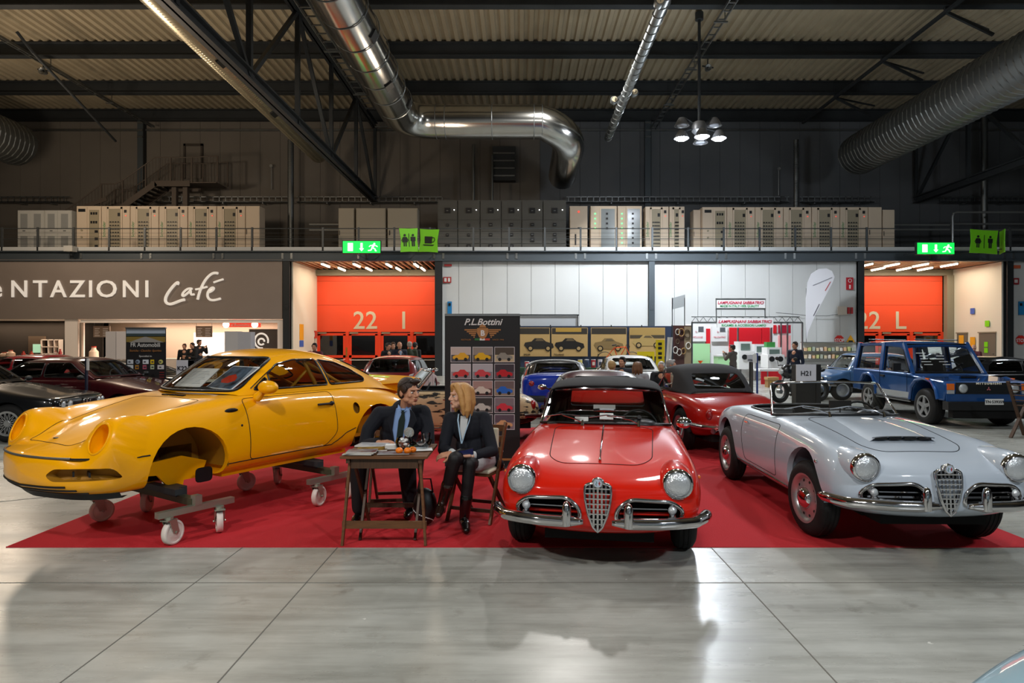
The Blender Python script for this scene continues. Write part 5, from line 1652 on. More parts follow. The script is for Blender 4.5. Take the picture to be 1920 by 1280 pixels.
        if fs:
            lp = max(loops(fs), key=len)
            bmesh.ops.delete(bm, geom=fs, context='FACES')
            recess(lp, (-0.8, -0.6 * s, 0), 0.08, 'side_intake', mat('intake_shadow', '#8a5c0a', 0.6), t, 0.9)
        # fender lamp hole and small round hole
        h = bv.find_nearest(Vector((-0.42, s * 0.84, 0.80)))
        MB().ball(h[0] + h[1] * 0.001, (0.07, 0.012, 0.022), 16, 8).build('fender_hole', M_blk, t, True)
        h = bv.find_nearest(Vector((-0.50, s * 0.85, 0.63)))
        MB().ball(h[0], (0.012, 0.006, 0.012), 10, 6).build('round_hole', M_blk, t, True)
        # mirror
        if s < 0: continue
        MB().ball((-0.72, s * 0.90, 0.965), (0.075, 0.115, 0.065), 20, 12).build('door_mirror', M, t, True)
        MB().cone((-0.70, s * 0.78, 0.87), (-0.71, s * 0.84, 0.93), 0.045, 0.03).build('mirror_foot', M, t, True)
    # bonnet
    hood = rounded([(-0.30, -0.50), (-0.30, 0.50), (0.45, 0.42), (0.72, 0.34), (0.74, 0.0), (0.72, -0.34), (0.45, -0.42)], 0.06, 3)
    fs = region(bm, hood, XY, lambda c: c.z > 0.5, 0.07)
    lp = max(loops(fs), key=len)
    take(bm, fs, 'bonnet', M, t)
    tube_loop(lp, 0.003, 'bonnet_gap', M_dark, t)
    h = bv.ray_cast(Vector((0.66, 0, 1.5)), Vector((0, 0, -1)))[0]
    MB().ball(h, (0.025, 0.03, 0.004), 12, 6).build('emblem_hole', M_blk, t, True)
    for y in (-0.2, -0.08, 0.04):
        hb = bv.ray_cast(Vector((-0.36, y, 1.5)), Vector((0, 0, -1)))[0]
        MB().box((-0.36, y + 0.06, hb.z + 0.004), (0.035, 0.1, 0.012)).build('cowl_vent', M_blk, t)
    # cabin opening
    cp = rounded([(-0.50, -0.57), (-0.50, 0.57), (-2.4, 0.52), (-2.4, -0.52)], 0.1, 3)
    fs = region(bm, cp, XY, lambda c: c.z > 0.7, 0.07)
    bmesh.ops.delete(bm, geom=fs, context='FACES')
    me = bpy.data.meshes.new('body'); bm.to_mesh(me); finish(me, 'all'); link('body', me, M, t)
    # cabin inner: yellow floor, tunnel, bulkheads, cage bars
    mi = mat('yellow_inner', '#c98a0a', 0.5)
    mb = MB(); mb.bx(-2.4, -0.5, -0.66, 0.66, 0.3, 0.34); mb.bx(-2.3, -0.5, -0.12, 0.12, 0.34, 0.52); mb.bx(-2.42, -2.2, -0.62, 0.62, 0.34, 0.86); mb.bx(-0.52, -0.46, -0.6, 0.6, 0.34, 0.86)
    mb.build('cabin_floor', mi, t)
    for s in (1, -1):
        MB().tube([(-1.62, s * 0.60, 0.36), (-1.60, s * 0.56, 0.95), (-1.5, s * 0.48, 1.21), (-1.5, 0, 1.25)], 0.022, 8).build('cage_bar', mi, t, True)
        MB().tube([(-1.52, s * 0.5, 1.18), (-2.3, s * 0.45, 0.80)], 0.02, 8).build('cage_bar', mi, t, True)
        MB().tube([(-1.60, s * 0.55, 0.8), (-0.95, s * 0.62, 0.42)], 0.02, 8).build('cage_bar', mi, t, True)
        MB().tube([(-1.15, s * 0.55, 0.80), (-1.55, s * 0.5, 1.10)], 0.015, 8).build('cage_bar', mi, t, True)
    MB().lathe([(0, -0.6), (0.07, -0.58), (0.1, 0), (0.07, 0.58), (0, 0.6)], (-0.66, 0, 0.85), 'Y', 14).build('dashboard', M_blk, t, True)
    # greenhouse
    g = shell(G911, 5, 72, 30)
    front = rounded([(-0.61, 0.925), (0.61, 0.925), (0.52, 1.235), (-0.52, 1.235)], 0.06, 4)
    fs = region(g, front, YZ, lambda c: c.x > -1.08, 0.06)
    lp = max(loops(fs), key=len)
    take(g, fs, 'windscreen', M_glass, t); tube_loop(lp, 0.016, 'windscreen_seal', M_rub, t)
    rear = rounded([(-0.46, 0.99), (0.46, 0.99), (0.40, 1.17), (-0.40, 1.17)], 0.05, 4)
    fs = region(g, rear, YZ, lambda c: c.x < -1.9, 0.06)
    if fs:
        lp = max(loops(fs), key=len); take(g, fs, 'rear_window', M_glass, t); tube_loop(lp, 0.014, 'rear_seal', M_rub, t)
    for s in (1, -1):
        for nm, poly in (('vent_window', [(-0.74, 0.93), (-0.90, 1.05), (-0.90, 0.93)]), ('door_window', [(-0.93, 0.93), (-0.93, 1.08), (-1.06, 1.17), (-1.30, 1.21), (-1.60, 1.205), (-1.66, 0.93)]),
                         ('quarter_window', [(-1.70, 0.93), (-1.64, 1.20), (-1.9, 1.165), (-2.12, 1.08), (-2.30, 0.97), (-2.25, 0.935)])):
            fs = region(g, rounded(poly, 0.025, 3), XZ, lambda c: c.y * s > 0.4, 0.06)
            if not fs: continue
            lp = max(loops(fs), key=len)
            take(g, fs, nm, M_glass, t); tube_loop(lp, 0.010, nm + '_frame', M_rub, t, 6, 0.02)
    me = bpy.data.meshes.new('roof'); g.to_mesh(me); finish(me, 'all'); link('roof', me, M, t)
    for s in (1, -1):
        P = [(x, s * y, z) for x, y, z in ((-0.72, .625, .93), (-0.98, .615, 1.13), (-1.25, .60, 1.20), (-1.6, .59, 1.215), (-1.66, .59, 1.21))]
        bg = BVHTree.FromPolygons([v.co for v in me.vertices], [tuple(p.vertices) for p in me.polygons])
        skin_line(bg, P, 0.007, 'chrome_window_strip', M_chrome, t, 0.004)
    # rear wing: broad tea-tray with upturned edge
    v = []
    for x, z, w in ((-2.55, 0.90, 0.55), (-2.85, 0.91, 0.63), (-3.12, 0.915, 0.66), (-3.32, 0.945, 0.62), (-3.34, 0.90, 0.62), (-3.15, 0.80, 0.60), (-2.85, 0.76, 0.56), (-2.55, 0.80, 0.5)):
        v.append([(x - 0.0, a * w, z - 0.03 * abs(a) ** 4) for a in np.linspace(-1, 1, 15)])
    f = []
    for i in range(8):
        for j in range(14): f.append((i * 15 + j, i * 15 + j + 1, ((i + 1) % 8) * 15 + j + 1, ((i + 1) % 8) * 15 + j))
    f += [tuple(i * 15 for i in range(8)), tuple(i * 15 + 14 for i in range(7, -1, -1))]
    MB().add([p for r in v for p in r], f).build('rear_wing', M, t, True, 50)
    # inner fender metalwork in the front arch
    for s in (1, -1):
        MB().prism([(-0.28, 0.16), (-0.34, 0.30), (-0.1, 0.38), (0.16, 0.36), (0.30, 0.33), (0.30, 0.26), (0.12, 0.24), (0.02, 0.12), (-0.04, 0.06), (-0.1, 0.06), (-0.12, 0.16)], (0, s * 0.50, 0), (1, 0, 0), (0, 0, 1), (0, s * 0.025, 0)).build('inner_fender', M, t)
        MB().prism(rounded([(-0.30, 0.14), (-0.14, 0.14), (-0.14, 0.27), (-0.30, 0.27)], 0.04, 3), (0, s * 0.66, 0), (1, 0, 0), (0, 0, 1), (0, s * 0.012, 0)).build('cover_plate', M_blk, t)
        MB().cyl((-0.07, s * 0.50, 0.10), (-0.07, s * 0.535, 0.10), 0.02, n=12).build('mount_bush', M_blk, t, True)
    MB().bx(-1.95, -0.40, -0.66, 0.66, 0.15, 0.28).build('floor_pan', M, t)
    mb = MB(); mb.bx(-0.3, 0.5, -0.36, 0.36, 0.18, 0.45); mb.bx(-2.9, -2.0, -0.45, 0.45, 0.24, 0.6)
    mb.build('underbody', mat('undercoat_dark', '#1a120a', 0.8), t)
    return t
yel = build_911()
def along(x, y):
    a = math.radians(236.5)
    return -3.50 + x * math.cos(a) - y * math.sin(a), 5.907 + x * math.sin(a) + y * math.cos(a)
# display sheets leaning inside the windscreen
cz = math.radians(236.5)
rad240 = math.radians(240)
for nm, lb, x, y, w, d, m, rz in (('printed_sheet', 'white printed sheet leaning behind the yellow car windscreen', -0.60, -0.18, 0.36, 0.30, mat('paper', '#dcdddb', 0.7), 0.2),
                           ('photo_poster', 'colour photo poster of a red car behind the yellow car windscreen', -0.62, 0.30, 0.50, 0.34, mat('poster_mix', '#5f7488', 0.4, noise=1.0, nscale=9, color2='#16181c'), -0.1)):
    p = (-3.53 + x * math.cos(rad240) - y * math.sin(rad240), 5.90 + x * math.sin(rad240) + y * math.cos(rad240))
    o = thing(nm, lb, 'paper', (p[0], p[1], 1.21), cz)
    o.rotation_euler = (0, -0.95, cz + rz)
    MB().bx(-0.004, 0.004, -w / 2, w / 2, 0, d).build('sheet', m, o)
    if nm == 'photo_poster':
        MB().bx(-0.0035, 0.0035, -w / 2 - .012, w / 2 + .012, -.01, d + .012).build('white_border', M_white, o)
        MB().prism([(-0.14, 0.12), (-0.1, 0.19), (0.0, 0.22), (0.1, 0.17), (0.13, 0.12), (0.05, 0.08), (-0.08, 0.08)], (0.0045, 0, 0), (0, 1, 0), (0, 0, 1), (0.001, 0, 0)).build('printed_car', mat('print_red', '#c0361f', 0.4), o)
    else:
        for q in range(9): MB().bx(0.004, 0.005, -w / 2 + 0.04, w / 2 - 0.05 - 0.02 * (q % 3), 0.05 + q * 0.024, 0.055 + q * 0.024).build('text_line', mat('print_grey', '#8d9094', 0.6), o)

# dollies: steel cross frame with casters
M_zinc = mat('zinc_steel', '#a8aa9c', 0.35, 0.8)
M_nyl = mat('nylon_wheel', '#d9cdc4', 0.45)
def caster(parent, x, y, ztop, rot, R=0.1):
    w = MB().lathe([(0, -0.028), (0.03, -0.03), (0.05, -0.02), (0.078, -0.018), (0.082, -0.026), (R - 0.006, -0.026), (R, -0.02), (R, 0.02), (R - 0.006, 0.026), (0.082, 0.026), (0.078, 0.018), (0.05, 0.02), (0.03, 0.03), (0, 0.028)], axis='Y', n=32).build('caster_wheel', M_nyl, parent, True, 50)
    w.location = (x, y, R); w.rotation_euler = (0, 0, rot)
    f = MB()
    for s in (1, -1):
        f.prism([(-0.03, 0.0), (0.03, 0.0), (0.075, ztop - R - 0.02), (0.0, ztop - R - 0.02)], (0, s * 0.036, 0), (1, 0, 0), (0, 0, 1), (0, s * 0.005, 0))
    f.bx(-0.01, 0.09, -0.042, 0.042, ztop - R - 0.03, ztop - R - 0.02); f.cyl((0.04, 0, ztop - R - 0.03), (0.04, 0, ztop - R), 0.035, n=16)
    f.cyl((0, -0.05, 0), (0, 0.05, 0), 0.012, n=8)
    f.build('caster_fork', M_zinc, w)
for nm, xa, lb in (('front', -0.015, 'steel dolly on white casters under the nose of the yellow car'), ('rear', -1.49, 'steel dolly on white casters under the tail of the yellow car')):
    p = along(xa, 0.285)
    t = thing('car_dolly', lb, 'dolly', (p[0], p[1], 0.006), cz)
    zt = 0.235
    for s in (1, -1):
        yb = s * 0.615
        MB().bx(-0.33, 0.33, yb - 0.03, yb + 0.03, zt, zt + 0.05).build('side_beam', M_zinc, t)
        MB().bx(-0.03, 0.03, yb - 0.035, yb + 0.035, zt + 0.05, zt + 0.13).build('bracket', M_zinc, t)
        for x, r in ((-0.205, 0.5), (0.20, -0.3)):
            caster(t, x, yb, zt, r + (0.6 if s > 0 else 0.2))
        MB().bx(-0.05, 0.05, s * 0.28 - 0.1, s * 0.28 + 0.1, zt + 0.09, zt + 0.17).build('support_pad', M_steel, t)
    MB().bx(-0.035, 0.035, -0.6, 0.6, zt + 0.04, zt + 0.10).build('cross_beam', mat('olive_steel', '#4d4f3c', 0.5, 0.4), t)
    MB().bx(0.05, 0.12, -0.45, 0.5, zt + 0.13, zt + 0.18).build('upper_beam', M_steel, t)
# ------------------------------------------------------------------ generic saloons and coupes for the rows behind
def sec(w, zb, zm, zs, zt):
    return [(0, zb), (.6 * w, zb), (.93 * w, zb + .03), (w, zm), (.985 * w, zs - .07), (.93 * w, zs), (.70 * w, zt), (.35 * w, zt + .01), (0, zt + .015)]
def gen_car(name, label, loc, yaw, paint, fo=.78, wb=2.55, ro=.95, w=.83, zn=.68, zcowl=.90, belt=.90, zt=.92, roof=1.36, cowl=-.55, head=-1.15, rr=-2.35, rb=-2.85, tailz=None,
            R=.30, style='plain', glass=None, lamps='round', bumper='chrome', doors=2, roofmat=None, grille=None, gw=.45, clear=.18, extras=True):
    t = thing(name, label, 'car', (loc[0], loc[1], 0.006), yaw)
    L = -(wb + ro)
    tz = tailz or zt
    st = [(fo + .005, 0, [(0, .5)]), (fo, .02, sec(w * .55, .34, .45, .58, .60)), (fo - .015, .05, sec(w * .86, .26, .42, zn - .04, zn - .03)), (fo - .07, .07, sec(w * .96, clear + .03, .42, zn, zn)),
          (fo - .3, .04, sec(w, clear, .42, zn + .03, zn + .03)), (0.0, 0, sec(w, clear, .42, zn + .07, (zn + zcowl) / 2 + .01)), (cowl + .1, 0, sec(w, clear, .42, belt - .01, zcowl)),
          (-wb * .5, 0, sec(w, clear, .42, belt, belt + .02)), (-wb * .85, 0, sec(w, clear, .42, belt, belt + .02)), (-wb - .15, 0, sec(w, clear, .42, belt - .01, zt)),
          (L + .3, 0, sec(w * .985, clear + .02, .42, tz - .03, tz)), (L + .07, -.05, sec(w * .95, clear + .05, .42, tz - .05, tz - .02)), (L + .015, -.04, sec(w * .86, .3, .42, tz - .12, tz - .08)),
          (L, -.02, sec(w * .55, .36, .45, .6, .64)), (L - .005, 0, [(0, .5)])]
    bm = shell(st, 9, 64, 26)
    for x in (0.0, -wb):
        arch_cut(bm, x, R, R + .045, t, paint, M_dark, ymin=w * .6, depth=0.34 + .86 - w)
    bv = bvh_of(bm)
    gx = [(cowl, .10, [(w * .84, belt - .02), (w * .84, belt), (w * .78, belt + .01), (w * .4, zcowl + .02), (0, zcowl + .03)]),
          (cowl * .6 + head * .4, .08, [(w * .90, belt - .02), (w * .85, belt + (roof - belt) * .3), (w * .77, belt + (roof - belt) * .38), (w * .4, belt + (roof - belt) * .45), (0, belt + (roof - belt) * .46)]),
          (head, .06, [(w * .93, belt - .02), (w * .84, belt + (roof - belt) * .6), (w * .70, roof - .06), (w * .4, roof - .015), (0, roof - .01)]),
          (head - .12, 0, [(w * .93, belt - .02), (w * .84, belt + (roof - belt) * .6), (w * .70, roof - .04), (w * .4, roof), (0, roof + .005)]),
          ((head + rr) / 2, 0, [(w * .93, belt - .02), (w * .84, belt + (roof - belt) * .62), (w * .71, roof - .03), (w * .4, roof + .015), (0, roof + .02)]),
          (rr, 0, [(w * .93, belt - .02), (w * .83, belt + (roof - belt) * .58), (w * .68, roof - .06), (w * .4, roof - .02), (0, roof - .01)]),
          ((rr + rb) / 2, 0, [(w * .90, belt - .02), (w * .80, belt + (roof - belt) * .35), (w * .70, belt + (roof - belt) * .45), (w * .4, belt + (roof - belt) * .52), (0, belt + (roof - belt) * .54)]),
          (rb, -.05, [(w * .82, belt - .03), (w * .80, belt - .01), (w * .72, belt), (w * .4, zt + .01), (0, zt + .015)])]
    g = shell(gx, 5, 44, 22)
    gm = glass or M_glass
    H = roof - belt
    def win(poly, fr, flt, nm):
        fs = region(g, rounded(poly, .035, 2), fr, flt, 0.09)
        if fs:
            lp = max(loops(fs), key=len)
            take(g, fs, nm, gm, t); tube_loop(lp, .011, nm + '_frame', M_rub, t, 5, .05)
    win([(-w * .72, belt + .05), (w * .72, belt + .05), (w * .60, roof - .07), (-w * .60, roof - .07)], YZ, lambda c: c.x > head - .1, 'windscreen')
    win([(-w * .66, belt + .07), (w * .66, belt + .07), (w * .56, roof - .07), (-w * .56, roof - .07)], YZ, lambda c: c.x < rr + .15, 'rear_window')
    xa, xb = cowl - .22, head - .06
    xc, xd = rr + .02, rb + .22
    zl, zh = belt + .03, roof - .10
    cuts = [(0, .5), (.53, 1)] if doors == 4 else [(0, .62), (.66, 1)]
    for s in (1, -1):
        for i, (a, b) in enumerate(cuts):
            lo0, lo1 = xa + (xd - xa) * a, xa + (xd - xa) * b
            up0, up1 = max(lo0 - (xa - xb) * (1 if i == 0 else 0), min(lo0, xb)) if i == 0 else min(lo0, xb), (xc if i == 1 else max(lo1, xc))
            if i == 0: up0 = xb
            win([(lo0, zl), (up0, zh), (up1, zh), (lo1, zl)], XZ, lambda c: c.y * s > w * .55, 'door_window' if i == 0 else 'rear_side_window')
    me = bpy.data.meshes.new('roof'); g.to_mesh(me); finish(me, 'all'); link('roof', me, roofmat or paint, t)
    fs = region(bm, rounded([(cowl - .12, -w * .72), (cowl - .12, w * .72), (rb + .15, w * .72), (rb + .15, -w * .72)], .1, 2), XY, lambda c: c.z > .7, .09)
    bmesh.ops.delete(bm, geom=fs, context='FACES')
    for s in (1, -1):
        for a, b in ((cowl - .08, -wb * .56), (-wb * .56, -wb * .9))[:1 if doors == 2 else 2]:
            P = [(a, s * w, belt - .04), (a, s * w, .30), (b + .05, s * w, .30), (b, s * w, .5), (b, s * w, belt - .04)]
            skin_line(bv, P, .004, 'door_gap', M_dark, t)
            MB().tube(onskin(bv, [(b + .08, s * w, belt - .13), (b + .2, s * w, belt - .13)], .015), .012, 6).build('door_handle', M_chrome if bumper == 'chrome' else M_blk, t)
        for x in (0.0, -wb):
            wheel(t, x, s * (w - .12), s, R, .17, R * .62, style)
    me = bpy.data.meshes.new('body'); bm.to_mesh(me); finish(me, 'all'); link('body', me, paint, t)
    MB().bx(rb + .1, cowl - .1, -w * .8, w * .8, .3, .62).build('cabin_floor', M_tub, t)
    MB().bx(L + .3, fo - .25, -w * .5, w * .5, clear, .5).build('underbody', M_dark, t)
    for s in (1, -1):
        seat(t, cowl - .95, s * .36, .35, M_tub); 
    seat(t, rr + .15, 0, .32, M_tub, w * 1.2)
    steering_wheel(t, cowl - .45, .36, belt - .02)
    bmt = M_chrome if bumper == 'chrome' else (paint if bumper == 'body' else M_blk)
    if bumper:
        for xe, sg, nm in ((fo, 1, 'front_bumper'), (L, -1, 'rear_bumper')):
            P = [(xe - sg * .32, -w * 1.01, .44), (xe - sg * .06, -w * .92, .44), (xe + sg * .05, -w * .6, .44), (xe + sg * .07, 0, .44), (xe + sg * .05, w * .6, .44), (xe - sg * .06, w * .92, .44), (xe - sg * .32, w * 1.01, .44)]
            MB().tube(resample(P, .08, False), .045 if bumper == 'chrome' else .07, 10).build(nm, bmt, t, True)
    def front(y, z, off=0.0):
        h = bv.ray_cast(Vector((fo + 1, y, z)), Vector((-1, 0, 0)))[0]
        return (h.x if h else fo) + off
    if lamps:
        ys = (.52, .70) if lamps == 'twin' else (.66,)
        for s in (1, -1):
            for q in ys:
                y = s * w * q; x = front(y, zn - .12)
                MB().cyl((x - .05, y, zn - .12), (x + .015, y, zn - .12), .085 if lamps != 'twin' else .07, n=20).build('headlight_ring', M_chrome, t, True)
                MB().ball((x + .012, y, zn - .12), (.02, .07, .07) if lamps != 'twin' else (.02, .058, .058)).build('headlight', M_lens, t, True)
    if grille:
        x = front(0, zn - .13)
        mb = MB()
        for q in range(5): mb.bx(x - .02, x + .012, -gw / 2, gw / 2, zn - .2 + q * .035, zn - .19 + q * .035)
        mb.build('grille', M_chrome if grille == 'chrome' else M_blk, t)
        if grille == 'kidney':
            for s in (1, -1):
                tube_loop([(x + .02, s * .05 + a, zn - .13 + b) for a, b in ((-.04, -.07), (.04, -.07), (.04, .07), (-.04, .07))], .008, 'kidney_frame', M_chrome, t)
    for s in (1, -1):
        h = bv.ray_cast(Vector((L - 1, s * w * .72, tz - .2)), Vector((1, 0, 0)))[0]
        if h: MB().ball(h, (.03, .10 if bumper != 'round' else .06, .06)).build('tail_lamp', M_redl, t, True)
        MB().ball((cowl - .2, s * (w + .08), belt + .04), (.05, .08, .05)).build('door_mirror', M_blk if bumper != 'chrome' else M_chrome, t, True)
        MB().cyl((cowl - .2, s * (w - .06), belt), (cowl - .2, s * (w + .04), belt + .03), .015, n=6).build('mirror_stem', M_blk, t)
    bm.free(); g.free()
    return t
rad = math.radians
P_blk = mat('black_paint', '#0a0c0f', 0.3, coat=1.0, spec=0.2)
P_mar = mat('maroon_paint', '#3c0b12', 0.3, coat=1.0, spec=0.2, metal=0.2)
P_wine = mat('wine_red_paint', '#8c1420', 0.3, coat=1.0, spec=0.2)
P_blue = mat('vivid_blue_paint', '#0c2f9a', 0.3, coat=1.0, spec=0.2)
P_whi = mat('ivory_white_paint', '#d8d8d4', 0.35, coat=1.0, spec=0.2)
P_dusk = mat('dusty_blue_paint', '#41638c', 0.35, coat=1.0, spec=0.2)
P_plum = mat('plum_paint', '#4d1c26', 0.3, coat=1.0, spec=0.2)
P_dred = mat('dull_red_paint', '#6e1015', 0.35, coat=0.6)
gen_car('black_saloon', 'black saloon with lattice silver wheels at the left edge, nose pointing right', (-8.5, 11.3), rad(4), P_blk, fo=.80, wb=2.6, w=.80, zn=.72, zcowl=.93, belt=.93, roof=1.38, style='mesh', lamps='twin', bumper='body', grille='kidney', gw=.2, doors=4, R=.31)
gen_car('maroon_saloon', 'dark maroon saloon behind the black saloon, long bonnet pointing right', (-7.75, 13.35), rad(-7), P_mar, fo=.85, wb=2.6, w=.84, zn=.70, zcowl=.92, belt=.92, roof=1.33, style='plain', lamps='twin', bumper='body', doors=4, grille='black')
gen_car('wine_red_coupe', 'wine red car whose roof shows above the maroon saloon', (-12.0, 18.3), rad(0), P_wine, roof=1.29, belt=.9, bumper='body', grille='black')
gen_car('black_coupe', 'low black coupe facing left behind the road banner', (-11.3, 15.75), rad(180), P_blk, fo=.95, wb=2.5, ro=.9, zn=.62, zcowl=.82, belt=.84, zt=.85, roof=1.22, cowl=-.35, head=-1.1, rr=-1.9, rb=-2.9, bumper='body')
gen_car('dull_red_hatchback', 'dull dark red car seen from behind, before the left orange doors', (-3.15, 18.2), rad(90), P_dred, roof=1.30, belt=.86, rb=-2.9, rr=-2.6, zt=.86, bumper='chrome', w=.76, glass=M_glassd)
gen_car('blue_targa', 'vivid blue sports car with black roof, seen from behind', (.86, 17.2), rad(90), P_blue, roof=1.22, belt=.84, zt=.98, tailz=.96, rr=-2.0, rb=-2.6, bumper='round', w=.85, roofmat=P_blk, glass=M_glassd)
gen_car('white_coupe', 'white car facing the viewer behind the seated group, wide curved windscreen', (2.95, 16.2), rad(-92), P_whi, roof=1.28, belt=.88, zn=.66, zcowl=.88, bumper='chrome', w=.80, cowl=-.5, head=-1.15)
gen_car('plum_coupe', 'plum coloured coupe parked close behind the red open-top car', (1.20, 11.7), rad(92), P_plum, fo=.6, wb=2.3, ro=.65, roof=1.20, belt=.84, zn=.64, zcowl=.84, zt=.82, w=.76, cowl=-.45, head=-1.05, rr=-1.8, rb=-2.6, bumper='chrome')
gen_car('dusty_blue_saloon', 'small dusty blue old saloon between the motorcycle and the big blue off-roader', (9.1, 18.75), rad(180), P_dusk, fo=.52, wb=2.27, ro=.9, w=.74, zn=.70, zcowl=.86, belt=.86, zt=.86, roof=1.33, cowl=-.12, head=-.5, rr=-2.0, rb=-2.45, bumper='chrome', doors=4, R=.29)
gen_car('covered_black_car', 'low black car at the right edge behind the blue off-roader', (10.9, 17.0), rad(185), P_blk, roof=1.26, belt=.86, glass=M_glassd, bumper='body', w=.86)
# red convertible seen from behind and the unrestored roadster
P_dr = mat('deep_red_paint', '#a01208', 0.3, coat=1.0, spec=0.2)
M_rust = mat('stripped_paint', '#c0a47c', 0.5, coat=0.3, noise=1.0, nscale=5.5, color2='#17100a', stretch=(0.8, 1, 3.2))
rt = M_rust.node_tree
for n_ in rt.nodes:
    if n_.type == 'VALTORGB':
        n_.color_ramp.elements[0].position = 0.525; n_.color_ramp.elements[1].position = 0.56
ra = build_alfa('red_convertible', 'red convertible with black cloth roof raised, seen from behind', (2.88, 12.25), rad(98), P_dr, top=True)
rs = build_alfa('barn_find_roadster', 'unrestored cream roadster with dark flaking patches behind the seated man', (-2.76, 10.9), rad(188), M_rust, top=False)
t = thing('windscreen_paper', 'white paper sheet leaning on the roadster windscreen', 'paper', (-1.88, 10.55, 0.90)); t.rotation_euler = (0, 0.45, 0)
MB().bx(-.005, 0, -.3, .1, 0, .26).build('sheet', M_white, t)

# ------------------------------------------------------------------ boxy blue off-roader
def off_roader():
    t = thing('blue_off_roader', 'big boxy metallic blue off-road vehicle with orange indicators and white number plate', 'car', (9.0, 12.95, 0), rad(-92))
    P = mat('metallic_blue_paint', '#1b4a86', 0.3, coat=1.0, spec=0.2, metal=0.25)
    MG = mat('silver_grey_lower', '#9aa0a2', 0.45)
    w = .80
    mb = MB()
    side = [(.62, .52), (.66, .70), (.66, .86), (.58, .90), (-.42, .96), (-.50, 1.00), (-2.95, 1.02), (-3.0, .95), (-3.0, .50), (-2.62, .50), (-2.58, .72), (-2.42, .86), (-2.2, .88), (-2.05, .82), (-1.93, .68), (-1.88, .42),
            (-.48, .42), (-.42, .70), (-.28, .84), (0, .90), (.24, .84), (.36, .70), (.42, .52)]
    mb.prism(side, (0, -w, 0), (1, 0, 0), (0, 0, 1), (0, 2 * w, 0))
    body = mb.build('body', P, t); b = body.modifiers.new('bevel', 'BEVEL'); b.width = .035; b.segments = 3; b.limit_method = 'ANGLE'
    for s in (1, -1):
        MB().bx(-1.86, -.5, s * w - .01, s * w + .012, .40, .60).build('lower_panel', MG, t)
        MB().tube([(x, s * (w + .015), z) for x, z in ((-.50, .46), (-.44, .72), (-.28, .87), (0, .93), (.26, .87), (.40, .72), (.46, .54))], .035, 8).build('fender_flare', P, t, True)
        MB().tube([(x, s * (w + .015), z) for x, z in ((-2.62, .52), (-2.58, .74), (-2.42, .90), (-2.2, .92), (-2.03, .85), (-1.90, .70), (-1.86, .46))], .035, 8).build('fender_flare', P, t, True)
        MB().tube([(-.48, s * (w + .012), .45), (-1.86, s * (w + .012), .45)], .03, 8).build('side_step', M_blk, t)
        MB().tube([(-.62, s * (w + .006), .45), (-.62, s * (w + .006), .98), (-.68, s * (w - .02), 1.02)], .004, 5).build('door_gap', M_dark, t)
        MB().tube([(-1.72, s * (w + .006), .45), (-1.72, s * (w + .006), 1.02)], .004, 5).build('door_gap', M_dark, t)
        MB().bx(-1.66, -1.5, s * w, s * (w + .03), .88, .92).build('door_handle', M_blk, t)
        MB().bx(.1, .2, s * (w + .02), s * (w + .045), .9, .94).build('side_indicator', M_amber, t)
    # upper cabin: pillars, roof, glass
    def pil(a, bq, ww=.07, m=P):
        for s in (1, -1):
            MB().bar((a[0], s * a[1], a[2]), (bq[0], s * bq[1], bq[2]), ww, ww * .8, (0, 1, 0)).build('pillar', m, t)
    zr, yb, yt = 1.64, .74, .66
    pil((-.50, yb, .98), (-.98, yt, zr)); pil((-1.72, yb, 1.0), (-1.74, yt, zr), .12); pil((-2.95, yb, 1.0), (-2.86, yt, zr), .12)
    v = []
    for x, z in ((-.94, 1.60), (-1.05, 1.655), (-1.9, 1.69), (-2.75, 1.68), (-2.9, 1.62)):
        v.append([(x, y, z - .06 * abs(y / .70) ** 4) for y in np.linspace(-.70, .70, 13)])
    vs = [p for r in v for p in r] + [(p[0], p[1], p[2] - .05) for r in v for p in r]
    f = []
    for i in range(4):
        for j in range(12):
            a = i * 13 + j; f.append((a, a + 1, a + 14, a + 13)); f.append((65 + a, 65 + a + 13, 65 + a + 14, 65 + a + 1))
    for j in range(12): f.append((j, j + 65, j + 66, j + 1)); f.append((52 + j, 52 + j + 1, 117 + j + 1, 117 + j))
    for i in range(4): f.append((i * 13, i * 13 + 13, 65 + i * 13 + 13, 65 + i * 13)); f.append((i * 13 + 12, 65 + i * 13 + 12, 65 + i * 13 + 25, i * 13 + 25))
    MB().add(vs, f).build('roof', P, t, True, 40)
    for y in (-.55, .55): MB().tube([(-1.1, y, 1.70), (-2.7, y, 1.72)], .012, 6).build('roof_rail', M_blk, t)
    MB().add([(-.51, -yb, .99), (-.51, yb, .99), (-.97, yt, 1.62), (-.97, -yt, 1.62)], [(0, 1, 2, 3)]).build('windscreen', M_glass, t)
    tube_loop([(-.505, -yb, .99), (-.505, yb, .99), (-.965, yt, 1.61), (-.965, -yt, 1.61)], .016, 'windscreen_seal', M_rub, t)
    MB().add([(-2.96, -yb, 1.0), (-2.96, yb, 1.0), (-2.88, yt, 1.62), (-2.88, -yt, 1.62)], [(0, 1, 2, 3)]).build('rear_window', M_glass, t)
    for s in (1, -1):
        for nm, q in (('door_window', [(-.66, 1.02), (-1.03, 1.58), (-1.68, 1.58), (-1.67, 1.02)]), ('rear_side_window', [(-1.82, 1.02), (-1.82, 1.58), (-2.80, 1.58), (-2.88, 1.02)])):
            pts = [(x, s * (yb - (z - 1.0) * .13 + .005), z) for x, z in q]
            MB().add(pts, [(0, 1, 2, 3)]).build(nm, M_glass, t)
            tube_loop(pts, .014, nm + '_frame', M_rub, t)
        MB().box((-.80, s * .92, 1.12), (.05, .16, .17)).build('door_mirror', M_blk, t)
        MB().bar((-.78, s * .78, 1.04), (-.80, s * .88, 1.06), .03, .03).build('mirror_stem', M_blk, t)
